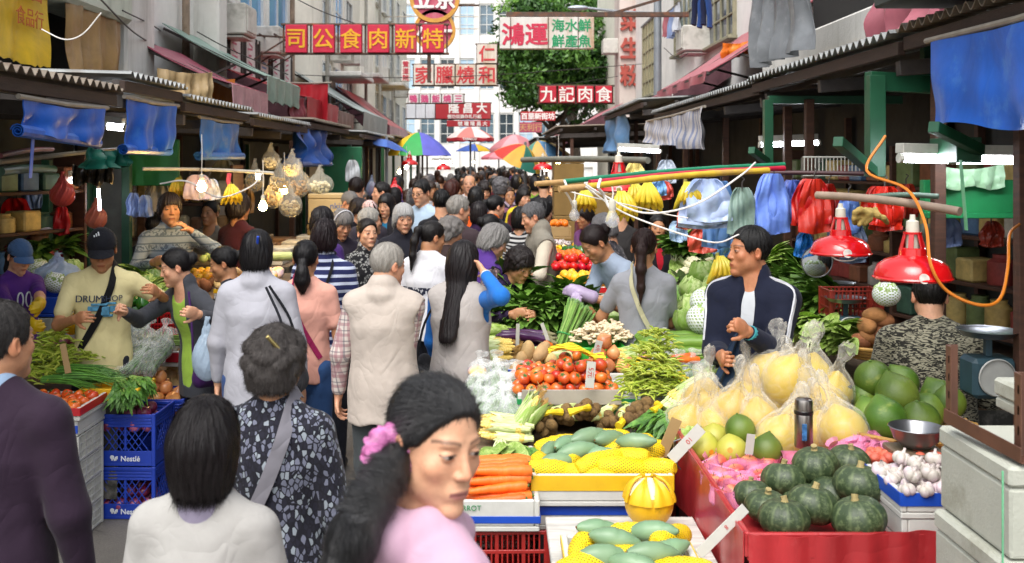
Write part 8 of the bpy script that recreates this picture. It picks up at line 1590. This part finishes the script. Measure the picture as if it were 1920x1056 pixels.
# the people
W_=lambda u,v,d:('w',P(u,v,d));PP=person
tl=lambda info:[(info['toL'](P(u,v,d)),r)for u,v,d,r in((752,846,1.84,.028),(726,884,1.8,.035),(694,940,1.76,.04),(662,1010,1.72,.043),(638,1100,1.7,.045),(618,1180,1.7,.03))]
I=PP('woman in a pale pink hooded top, black hair in a pink scrunchie, looking back',828,706,1.86,face=118,look=(-76,9,4),hair='tied',hc='0c0b0d',q=2.5,hmat=hair_mat('0b0a0c',.36,None,.6,.8),top='c39fb3',neck='hood',hem=.14,fit=.02,skin='d8a888',bot='2a2e3a',wrinkle=1.3,tail=tl,w=.95,facec=(.34,.12,.12))
mb=MB();Tm=Matrix.Translation(I['toL'](P(733,852,1.82)))@Matrix([list(r)for r in I['Rh']]).to_4x4()@Matrix.Rotation(R(60),4,'X')@Matrix.Rotation(R(-20),4,'Y');ring=[]
for k in range(49):a=k/48*6.2832;ring.append(Tm@Vector((math.cos(a)*.035,math.sin(a)*.035,.004*math.sin(9*a))))
mb.tube(ring,[.02+.005*math.sin(k*2.4)for k in range(49)],12);mb.obj('scrunchie',M('satin_pink','b8689c',.35,.4,40,.5,60),I['root'])
I=PP('back of a man in a dark purple jacket with a pale blue collar, left edge',-4,563,2.95,face=172,look=(-18,0,0),hair='short',hc='1a1817',grey='5a5654',fem=False,q=1.7,top='281a2a',neck='round',hem=.16,fit=.022,skin='m',inner=('94acc8','none','collar'),w=1.0)
I=PP('back of a short woman with a smooth dark bob, white top and lilac collar',386,748,2.42,face=172,hair='bob',hc='140f10',q=1.9,top='9e9c98',neck='round',inner=('8f889c','none','collar'),fit=.016,w=1.0,wrinkle=.7)
fl=cloth_pat('floral_navy',pat_cells('16161f','6c6f80','1e1e2a',52,(1.3,1.3,.8),'8c949c'))
I=PP('back of a woman with curly grey hair, gold barrette and navy floral blouse',517,615,3.17,face=172,look=(-12,0,0),hair='curly',hc='2a2625',grey='625c58',q=1.6,tmat=fl,sl='34',hem=.2,fit=.018,skin='tan',puff=1.25,w=1.02)
body_strap(I,-1,.05,fabric('77757c'),name='strap');mb=MB();mb.box((0,0,0),(.012,.014,.075),0,.004,Matrix.Translation(I['hc']+np.array((-.03,.115,.09)))@Matrix.Rotation(R(35),4,'Y')@Matrix.Rotation(R(-25),4,'X'));mb.obj('barrette',M('gold','c8b478',.25,.1,5,metal=.9),I['root'])
pl=cloth_pat('plaid_red',pat_plaid('cfc4bc','a07078','5a5864',.06))
I=PP('white-haired old man in a pale grey padded waistcoat over a red plaid shirt, grey trousers',730,455,5.4,face=172,look=(-38,8,0),hair='short',hc='8f8a82',grey='b4afa8',skin='old',fem=False,q=1.3,tmat=pl,sl='long',vest=('b3a89e',.2,'collar'),hem=.1,bot='43484a',fit=.02,w=1.0,age=1,wrinkle=1.2,aR=('s',-.16,-.05,-.5),aL=('s',.1,-.02,-.52))
I=PP('back of a woman in a white jacket, blue hair clip and black shoulder bag',482,432,5.5,face=176,hair='crop',hc='141214',q=1.3,top='a6a6ae',neck='collar',hem=.22,fit=.02,bot='2f4a7c',wrinkle=1.3,w=1.02)
mb=MB();mb.box((0,0,0),(.014,.012,.06),0,.004,Matrix.Translation(I['hc']+np.array((-.035,.112,.075)))@Matrix.Rotation(R(-14),4,'Y')@Matrix.Rotation(R(-30),4,'X'));mb.obj('hair_clip',M('clip_blue','1c4ac0',.3),I['root']);shoulder_bag('black handbag hanging behind the woman in the white jacket',I,-1,'1c1e24',1.05,.26,.2,.14)
I=PP('back of a woman in a salmon tee with magenta strap and low ponytail',573,450,6.1,face=178,hair='tied',hc='121012',skin='tan',top='d49c8c',sl='short',hem=.12,bot='31507f',tail=[((0,.1,-.02),.03),((0,.115,-.08),.04),((0,.11,-.13),.05),((0,.105,-.18),.03)])
body_strap(I,1,.035,fabric('8c1c4c'))
st=cloth_pat('stripe_navy',pat_stripes('1e2450','b8c0d4',.052,.62))
I=PP('person with short dark hair in a navy and white striped polo shirt, seen from behind',608,411,6.7,face=176,hair='crop',hc='1a0f12',tmat=st,neck='collar',sl='short',hem=.14,skin='tan',bot='1a1c24',w=1.05);body_strap(I,-1,.02,fabric('1a1a1e'))
PP('woman with shoulder-length dark hair in a purple jacket behind the striped polo',604,388,8.0,face=150,hair='crop',hc='181416',top='3c2260',neck='collar')
I=PP('elderly woman with banded grey hair, looking down beside the dried goods',645,395,8.4,face=35,look=(0,22,0),hair='crop',hc='5c5856',grey='8c8884',skin='old',top='2a2430',age=1,puff=1.2);mb=MB();Tm=Matrix.Translation(I['hc'])@Matrix([list(r)for r in I['Rh']]).to_4x4();mb.tube([Tm@Vector((math.cos(a)*.094,-.02,math.sin(a)*.118+.02))for a in[k*.2+.1 for k in range(15)]],.007,6);mb.obj('hair_band',M('band_white','b8b8bc',.4),I['root'])
PP('smiling middle-aged woman in a black top with small white squares',688,410,8.0,face=32,hair='tied',hc='17110f',skin='f',tmat=cloth_pat('squares',pat_cells('141418','1a1a1e','8a8a88',45)),neck='v',puff=1.3,q=1.5)
PP('elderly man with thin white hair in a dark grey jacket and blue shirt collar',692,389,8.8,face=118,hair='short',hc='8c8880',grey='b0aca6',skin='old',fem=False,top='3a383e',neck='v',inner=('7f90b8','none','collar'),fit=.02)
PP('woman with a silver pudding-bowl haircut in a black zipped jacket, facing the viewer',757,383,8.5,face=12,look=(6,6,0),hair='crop',hc='8a8a8a',grey='b4b4b2',skin='old',top='1b1b24',neck='v',inner=('9a8cb0','none','round'),puff=1.25,age=.7,q=1.5,fit=.018)
def t_sep(t):s=t.new('ShaderNodeSeparateXYZ');t.link(t.coord(),s.inputs[0]);return s.outputs[2]
db=cloth_pat('deer_band',lambda t:(lambda z:t.mix(t.math('MULTIPLY',t.math('GREATER_THAN',z,1.16),t.math('LESS_THAN',z,1.22)),hx('d4d4d8'),t.mix(t.step(t.noise(t.coord((1,1,.6)),38,1),.55,.57),hx('23263a'),hx('c8c8cc'))))(t_sep(t)))
PONY=[((0,.1,.05),.022),((0,.14,.03),.026),((0,.15,-.06),.03),((0,.135,-.17),.026),((0,.125,-.27),.01)]
I=PP('woman with a ponytail in a white sweatshirt with a dark band of animals',816,415,7.3,face=160,look=(-38,14,0),hair='tied',hc='14100f',skin='tan',tmat=db,hem=.1,bot='22242e',tail=PONY,fit=.02)
I=PP('long-haired girl in blue sleeves and pale denim waistcoat, hand on her head',872,453,5.76,face=160,look=(-12,10,0),hair='long',hc='171213',q=1.3,top='1f68b8',sl='long',vest=('a49e9a',.03,'round'),hem=.13,bot='15161a',aR=W_(908,512,5.62),aL=('s',.06,-.16,-.5),curl=(20,12),fit=.014)
mb=MB();ha,f_,*_r=I['HND'][-1];mb.tube([Vector(ha-f_*.02)+Vector(np.cross(f_,np.array((0,0,1.)))*.034*math.cos(a))+Vector(np.cross(np.cross(f_,np.array((0,0,1.))),f_)*.034*math.sin(a))for a in[k*.393 for k in range(17)]],.006,6);mb.obj('bracelet',M('band_white','b8b8bc',.4),I['root']);shoulder_bag('black tote bag hanging beside the girl with the blue sleeves',I,1,'16161a',1.02,.28,.34,.0)
I=PP('grey-haired woman in a purple quilted waistcoat over floral sleeves, looking down to the right',938,423,7.0,face=112,lean=8,look=(-10,22,0),hair='crop',hc='5f5d5c',grey='96938f',skin='old',tmat=cloth_pat('floral_sleeve',pat_cells('3c3438','6c5c60','45383c',40,(1,1,1),'a08488')),vest=('4a2c78',.14,'collar'),puff=1.2,aR=W_(950,560,6.8));shoulder_bag('purple fabric bag held before the woman in the purple waistcoat',I,-1,'3c1c58',1.0,.3,.26,-.05)
PP('stooping woman with a pinned-up dark perm in a dark purple top with a violet scarf',985,468,6.75,face=40,lean=42,look=(0,12,0),hair='curly',hc='1c1413',skin='tan',top='281a38',zfix=.93,aL=W_(1000,590,6.55),aR=W_(960,590,6.5))
I=PP('old man in profile with combed grey hair, grey knitted waistcoat over a cream short-sleeved shirt',992,380,8.7,face=-78,lean=7,look=(-8,16,0),hair='short',hc='3c3c3c',grey='77767a',skin='old',fem=False,top='c0b8a6',sl='half',neck='collar',vest=('7c776c',.16,'v'),bot='1c1e26',age=1,q=1.4,aL=W_(960,505,8.5),fit=.018);body_strap(I,1,.025,fabric('26242a'))
I=PP('stooping seller in a blue-grey tee and apron, reaching over the greens',1098,428,6.7,face=-62,lean=36,look=(-10,22,0),hair='bun',hc='1e1110',skin='tan',top='8f9cae',sl='short',hem=.05,bot='26427c',zfix=.97,aL=W_(1095,552,6.5),aR=W_(1082,560,6.55),q=1.3);glove(I,1,'9c8ca8');glove(I,-1,'9c8ca8')
I=PP('woman with a long brown ponytail in a grey tee, a cream strap across her back',1208,428,6.25,face=168,look=(-4,6,0),hair='tied',hc='2a1814',skin='tan',top='8a8c92',sl='short',hem=.14,bot='30343c',tail=[((0,.1,.04),.03),((0,.13,-.02),.034),((0,.14,-.14),.032),((0,.13,-.26),.024),((0,.13,-.34),.008)],aL=('s',.12,-.3,-.36),aR=('s',-.1,-.3,-.36),q=1.2,fit=.01);body_strap(I,1,.03,fabric('b4b090'))
I=PP('smiling man with short black hair in a navy track jacket with white stripes, looking left',1408,423,5.1,face=-28,look=(-52,0,0),hair='short',hc='0f0e0e',skin='b87f5c',fem=False,q=1.7,top='12172a',neck='open',inner=('b4b8bc','none','round'),hem=.16,fit=.026,bot='15161c',aL=W_(1402,622,4.76),aR=W_(1352,668,4.86),curl=(62,55),wrinkle=1.5,w=1.0,eo=.25)
wm_=M('jacket_white','c4c6cc',.6);
for sd in(1,-1):
 sh,el,ha=I['S'][sd];o_=np.array((sd*.02,-.02,0));strap(I,[I['nb']+np.array((sd*.07,-.01,.04)),sh+np.array((sd*.035,-.035,.05)),sh+(el-sh)*.4+np.array((sd*.045,-.05,.0)),sh+(el-sh)*.8+np.array((sd*.05,-.045,.0))],.017,wm_,'stripe',.01)
mb=MB();sh,el,ha=I['S'][1];f_=unit(ha-el);mb.tube([Vector(ha-f_*.075),Vector(ha-f_*.03),Vector(ha-f_*.012)],[.042,.041,.037],14);mb.obj('cuff',fabric('3a8c94'),I['root'])
mb=MB();a_=toworld(I,I['S'][-1][2]);mb.sheet(lambda u,v:a_+Vector((.05-.13*v+(.04+.08*v)*u,-.05+.015*math.sin(9*u+3*v),.1-.28*v+.05*u)),16,14,.004);tag(mb.obj('cloth_bag',fabric('1f3248')),'dark blue cloth bag being opened by the smiling man','bag')
PP('woman in a red polo and black jacket standing in the dim stall behind the cabbages',1233,403,9.0,face=4,look=(-8,0,0),hair='tied',hc='14100f',skin='tan',top='15151a',neck='open',inner=('a01424','none','collar'),zfix=.92,aL=('s',.02,-.26,-.1),fit=.02)
zb=cloth_pat('zebra_shirt',pat_zebra('1c1b15','8c8874',26,(1,1,3.2)))
PP('person in a black and khaki zebra-print shirt bending below the red lamp',1742,508,5.2,face=165,lean=22,hair='short',hc='14110f',fem=False,tmat=zb,hem=.12,zfix=1.0,bot='15151a',w=1.12,fit=.024,sl='half')
I=PP('man in a cream printed tee and black cap, strap across his chest',190,432,6.1,face=12,look=(4,22,0),hair='short',hc='14110f',skin='b8835e',fem=False,q=1.35,top='d8cc98',sl='short',hem=.14,bot='2a2c34',aR=W_(143,598,5.85),aL=W_(296,550,6.05),curl=(30,30),w=1.06,wrinkle=1.2);pcap(I,'14151c');body_strap(I,1,.045,fabric('141416'),front=True)
mb=MB();Tc=Matrix.Translation(I['hc'])@Matrix([list(r)for r in I['Rh']]).to_4x4()
for k in range(3):mb.box((-.012+.014*k,-.102+.0,.075+.004*k),(.008,.004,.012+.008*k),0,.001,Tc@Matrix.Rotation(R(-12),4,'Y')@Matrix.Rotation(R(-18),4,'X')@Matrix.Translation((0,.02,.026)))
mb.obj('cap_logo',M('white_print','d8dce0',.5),I['root'])
for s_,z_,sz,c in(('DRUM',.70,.062,'26324a'),('SHOP',.70,.05,'26324a')):
 x_=-.062 if s_=='DRUM' else.075;p_=skin_pt(I,x_,z_,-1,.012);link('lettering',text_mesh(s_,sz,M('ink_'+c,c,.7),.002),I['root'],p_,(R(84),0,(.22 if x_<0 else-.3)*-1))
mb=MB()
for k,(x_,t_,w_,h_)in enumerate(((.0,.63,.1,.014),(.06,.64,.08,.014),(-.03,.58,.08,.03),(.03,.55,.06,.055),(.085,.57,.05,.04),(-.02,.5,.09,.012),(.05,.49,.06,.014))):p_=skin_pt(I,x_,t_,-1,.006);mb.box(p_,(w_,.012,h_),0,.003)
mb.obj('print',M('print_blue','4a88a8',.7,.4,40),I['root'])
I=PP('woman in an open dark grey cardigan over a lime tee, pointing across the left stall',322,467,6.1,face=-38,lean=18,look=(-34,8,0),hair='bun',hc='120f10',skin='f',q=1.4,top='3c3e44',neck='wide',inner=('98bc48','none','scoop'),hem=.3,bot='2c2c34',aR=W_(232,584,5.85),aL=W_(372,590,5.72),point=(0,1),curl=(50,48),fit=.016,hipw=1.05)
shoulder_bag('purple handbag with white handles on the arm of the pointing woman',I,1,'3a1a50',1.0,.13,.2,-.12);vest_bag('pale blue plastic carrier bag held by the pointing woman',P(388,598,5.6),.16,.34,'a8bcd0',1,.7,full=1)
PP('woman in profile with dark hair pulled back, dark patterned top, behind the pointing woman',412,463,6.7,face=-82,look=(0,16,0),hair='tied',hc='100e0f',skin='tan',tmat=cloth_pat('dark_speck',pat_cells('1c1c22','2c2c34','3c3c48',60)),tail=PONY,zfix=.9)
I=PP('girl in a purple tee and blue denim cap with yellow gloves at the left edge',42,452,6.8,face=52,look=(0,22,0),hair='tied',hc='100e0f',skin='f',top='4a2474',sl='short',hem=.1,tail=PONY,aL=W_(78,592,6.35),aR=W_(66,618,6.4),q=1.2);pcap(I,'44628e');glove(I,1,'d8b41c');glove(I,-1,'d8b41c')
mb=MB()
for x_ in(-.03,.035):p_=skin_pt(I,x_,.66,-1,.01);mb.tube([Vector(p_)+Vector((.022*math.sin(a),0,.055*math.cos(a)))for a in[k*.3142 for k in range(21)]],.006,6)
mb.obj('print',M('white_print','d8dce0',.5),I['root'])
I=PP('man in a white cap and dark red waistcoat behind the left stall',70,402,7.9,face=55,hair='short',hc='14110f',skin='tan',fem=False,top='201c24',vest=('7c1c34',.1,'v'));pcap(I,'c0bcc8')
pg=cloth_pat('patterned_polo',lambda t:t.mix(t.math('MULTIPLY',t.math('GREATER_THAN',t.math('FRACT',t.math('MULTIPLY',t_sep(t),5.5)),.62),t.step(t.noise(t.coord(),60,1),.5,.54)),t.mix(0,hx('8a949a'),hx('8a949a')),hx('55606a'))if False else t.mix(t.math('MULTIPLY',t.math('GREATER_THAN',t.math('FRACT',t.math('MULTIPLY',t_sep(t),9)),.55),t.step(t.noise(t.coord(),55,1),.52,.55)),t.mix(t.math('LESS_THAN',t.math('FRACT',t.math('MULTIPLY',t_sep(t),18)),.2),hx('8f999f'),hx('5c6872')),hx('5c6872'))if True else t.mix(0,hx('5c6872'),t.mix(t.math('GREATER_THAN',t.math('FRACT',t.math('MULTIPLY',t_sep(t),11)),.6),hx('b0b8bc'),hx('87929a'))))
PP('tall man in a grey patterned long-sleeved polo, a hand at his ear',318,362,8.0,face=22,look=(6,0,0),hair='crop',hc='231a16',skin='tan',fem=False,tmat=pg,neck='collar',hem=.14,zfix=1.0,aL=W_(356,432,7.8),aR=W_(288,492,7.6),q=1.4)
PP('woman with tied hair in a grey scoop-necked top in the dim stall on the left',395,376,9.7,face=-18,hair='tied',hc='14110f',skin='tan',top='6f6c64',neck='scoop',sl='half')
PP('bushy-haired woman in a dark red top turning away in the dim stall',447,362,9.1,face=150,hair='crop',hc='1c1413',puff=1.6,skin='tan',top='3c141c')
PP('man in a dark grey tee, back turned, behind the tall man on the left',290,403,9.0,face=180,hair='short',hc='14110f',fem=False,top='2c3238',sl='short')
CR=(('tall man with glasses in a pale blue tee walking towards the viewer',788,337,10.7,dict(face=-32,look=(0,10,0),hair='short',hc='100f10',skin='f',fem=False,top='9fb4c8',sl='short',w=1.12,q=1.3)),('young woman with long straight hair in a black jacket and blue scarf',723,364,10.7,dict(face=-20,look=(0,10,0),hair='long',hc='120f10',skin='f',top='1c1a20',neck='open',inner=('1f6a94','none','round'),q=1.3)),('man in a black tee with a grey and green backpack, seen from behind',828,355,10.0,dict(face=170,hair='short',hc='100f10',fem=False,top='15161c',sl='short')),('elderly man with cropped white hair in a dark brown jacket, half turned right',862,366,8.8,dict(face=150,look=(-30,8,0),hair='short',hc='77736e',grey='a09c96',skin='old',fem=False,top='382c30',neck='collar',fit=.024)),('woman with loose grey wavy hair in a brown top, looking right',850,408,8.0,dict(face=115,look=(0,14,0),hair='curly',hc='5a5654',grey='8c8884',skin='old',top='352828',puff=1.2)),('person in a bright orange top in the middle of the crowd',893,350,11.5,dict(face=168,hair='crop',hc='100f10',top='d2561c',fem=False)),('person with a thinning crown in a dark purple jacket',898,378,9.9,dict(face=165,hair='crop',hc='1a1416',top='2c1838',neck='collar')),('woman in a pale yellow tee with pulled-back hair, looking right',924,402,8.8,dict(face=125,look=(-10,16,0),hair='bun',hc='100f10',skin='tan',top='d0c070',sl='short')),('woman with a purple hair tie and an orange collar, behind the yellow tee',932,366,10.4,dict(face=150,look=(-30,10,0),hair='tied',hc='100f10',top='1e1c24',tail=PONY,inner=('d0601c','none','collar'))),('woman with grey curls in a pink and navy geometric print blouse',938,332,13.2,dict(face=172,hair='curly',hc='4c4a4a',grey='77757a',tmat=cloth_pat('geo_print',pat_cells('23202c','8c5a74','2c2638',14,(1,1,1),'9c8c9c')))),('woman with a ponytail in a bright yellow tee, seen from behind',983,345,12.6,dict(face=178,hair='tied',hc='1c1413',top='d0b824',sl='short',tail=PONY)),('man in a black top walking away past the tan cartons',1020,329,14,dict(face=175,hair='short',hc='100f10',fem=False,top='17181e')),('person in a zebra-striped top behind the old man in profile',975,388,9.6,dict(face=170,hair='crop',hc='100f10',tmat=cloth_pat('bw_stripe',pat_stripes('1c1c20','b4b4b4',.03,.5,2,(.5,0,0))))),('dark-haired woman bending behind the old man in profile, beside the oranges',1018,372,9.6,dict(face=120,lean=14,hair='crop',hc='131113',top='1c1c22')),('man with greying hair stooping in a red and white checked shirt',661,360,11.4,dict(face=60,lean=46,look=(0,0,0),hair='short',hc='5c5a58',grey='8c8a88',skin='old',fem=False,tmat=cloth_pat('check_red',pat_plaid('35141c','8c7c7c','180c10',.09)),zfix=1.0)),('man in a white tee with a dark strap, back turned, by the green shutter',668,332,12,dict(face=178,hair='short',hc='1c1414',fem=False,top='b4b4bc',sl='short')),('man in a light shirt in profile near the pink cap',716,341,12.2,dict(face=-75,hair='short',hc='141112',fem=False,top='98a0a4',neck='collar')),('bald man facing the viewer far down the lane',880,327,14,dict(face=-5,hair='balding',hc='5c5854',skin='old',fem=False,top='b8b4b4')),('person with reddish hair on the left of the crowd',848,338,12.6,dict(face=120,hair='crop',hc='3c1810',top='4c3034')),('seller in a lilac shirt behind the fruit table on the right',1092,385,10.2,dict(face=-60,look=(0,16,0),hair='crop',hc='1c1413',skin='tan',top='6c3c70',neck='collar')),('older woman with grey hair in a dark floral top behind the stooping seller',1124,402,8.2,dict(face=-110,lean=12,look=(0,16,0),hair='crop',hc='4c4a4a',grey='77757a',skin='old',tmat=cloth_pat('floral_dark',pat_cells('1a181e','38343c','222026',40,(1,1,1),'6c6468')))),('seller in a maroon shirt among the cartons on the right',1098,362,11.2,dict(face=-70,hair='short',hc='141112',skin='tan',fem=False,top='5c1424')),('dim shopper behind the bare bulbs on the right',1165,375,9.8,dict(face=170,hair='short',hc='141112',fem=False,top='2c2a2a')),('woman with dark hair stooping in a black top beside the pink cap',676,372,10.8,dict(face=70,lean=25,hair='crop',hc='1c1416',top='1e1c24')),('dark-haired person behind the tall man with glasses',740,352,12.4,dict(face=170,hair='crop',hc='131113',top='2a2430')),('woman with black hair and a violet collar left of the rainbow parasol pole',746,330,15,dict(face=160,hair='crop',hc='131113',top='4c3c6c')),('person with pale grey hair low behind the white sweatshirt',776,352,13,dict(face=160,hair='crop',hc='6c6a68',grey='94928e',top='c4bcac')),('shopper in a grey top with black hair, right of the man in the orange top',908,340,12.8,dict(face=10,look=(0,14,0),hair='crop',hc='1c1413',top='44485c')),('shopper in a bright blue top under the green parasol',968,328,16,dict(face=176,hair='crop',hc='141112',top='1c3c94')),('shopper in a green top beside the man in black',1004,330,15.5,dict(face=165,hair='crop',hc='141112',top='6c8c2c')),('shopper in a turquoise top by the tan cartons',1040,340,14.5,dict(face=-40,hair='crop',hc='141112',top='1c8cac')))
for lb,u,v,d,kw in CR:PP(lb,u,v,d,**kw)
I=PP('person in a pale pink baseball cap among the stooping shoppers',694,378,10.5,face=20,look=(0,20,0),hair='crop',hc='1c1413',top='34303a');pcap(I,'d0b0ac')
I=PEOPLE['tall man with glasses in a pale blue tee walking towards the viewer'];mb=MB();Tm=Matrix.Translation(I['hc'])@Matrix([list(r)for r in I['Rh']]).to_4x4()
for sx in(-1,1):mb.tube([Tm@Vector((sx*.032+.024*math.cos(a),-.1,.002+.016*math.sin(a)))for a in[k*.5236 for k in range(13)]],.0025,5);mb.tube([Tm@Vector((sx*.056,-.098,.004)),Tm@Vector((sx*.078,-.02,.006)),Tm@Vector((sx*.08,.01,.0))],.0025,5)
mb.obj('glasses',M('black_plastic','18181a',.4),I['root'])
I=PEOPLE['man in a black tee with a grey and green backpack, seen from behind'];t=thing('backpack','grey and lime backpack worn by the man in the black tee','backpack',toworld(I,(0,.17,1.22)),0);t.rotation_euler=(0,0,I['root'].rotation_euler.z);mb=MB();mb.box((0,0,0),(.28,.14,.4),0,.05);mb.obj('pack',fabric('3a3c42'),t);mb=MB();mb.box((0,.075,-.06),(.22,.05,.2),0,.02);mb.obj('pocket',fabric('7c9c24'),t)
PR=[]
for i,kw in enumerate((dict(face=0,hair='short',fem=False),dict(face=0,hair='crop'),dict(face=0,hair='tied',tail=PONY),dict(face=0,hair='long'),dict(face=0,hair='curly',hc='4c4a4a',grey='77757a'),dict(face=0,hair='crop',hc='1c1413',lean=8),dict(face=0,hair='balding',hc='6c6864',fem=False))):
 I=PP('prototype %d'%i,930,315,17.0+i*.01,top='505058',zfix=1.0,q=1.1,skin=['m','f','tan','f','old','tan','old'][i],**kw);PR.append(I)
TC=[('black','17171c'),('dark grey','37383d'),('navy','1c2340'),('white','b4b4b8'),('brown','3c2c28'),('maroon','4c1820'),('grey','6c6e74'),('beige','a49a88'),('purple','3c2650'),('red','94202a'),('blue','2c4c8c'),('pink','b47c88'),('green','2c4c34'),('light blue','7c98b8')]
HN=['short-haired','bob-haired','ponytailed','long-haired','grey-curled','stooping dark-haired','bald'];LOC=[(13,18,'just past the yellow tee'),(18,25,'under the parasols'),(25,36,'beyond the parasols'),(36,56,'at the far end of the lane')]
seen={};n_far=0;used=set();placed=[]
def far_person(x,y):
 global n_far
 for(px,py)in placed:
  if(px-x)**2+((py-y)*.8)**2<.2:return False
 placed.append((x,y));k=rnd.choices(range(7),(4,5,3,3,2,2,1))[0];cn,cc=TC[min(len(TC)-1,int(abs(rnd.gauss(0,5))))];away=rnd.random()<.68;rz=R(180+rnd.uniform(-28,28))if away else R(rnd.uniform(-35,35))
 band=next((b[2]for b in LOC if b[0]<=y<b[1]),LOC[-1][2]);lb='%s shopper in %s, %s %s'%(HN[k],cn,'walking away' if away else 'facing the viewer',band)
 I=PR[k];first=k not in used;used.add(k);s=rnd.uniform(.9,1.02)
 if first:r=I['root'];r.location=(x,y,0);r.rotation_euler=(0,0,rz);r.scale=(s,)*3;r['label']=lb;r['group']='far crowd'
 else:r=dup(I['root'],(x,y,0),(0,0,rz),lb,'far crowd',s)
 for c in r.children:
  if c.name.startswith('hair')and k not in(4,6)and rnd.random()<.5:c.material_slots[0].link='OBJECT';c.material_slots[0].material=hair_mat(*rnd.choice([('2a1c14',.42,None),('3a2418',.42,None),('5c5856',.6,'8c8884'),('1e1a1a',.42,None)]))
  if c.name.startswith('top'):c.material_slots[0].link='OBJECT';c.material_slots[0].material=fabric(cc)
 n_far+=1;return True
tries=0
while n_far<118 and tries<3000:
 tries+=1;q_=rnd.random();y=12.5+43*q_**1.5;lo_,hi_=(-1.75,1.0)if y<24 else(-1.9,1.2);x=rnd.uniform(lo_,hi_-(.6 if y<18 else.2));far_person(x,y)
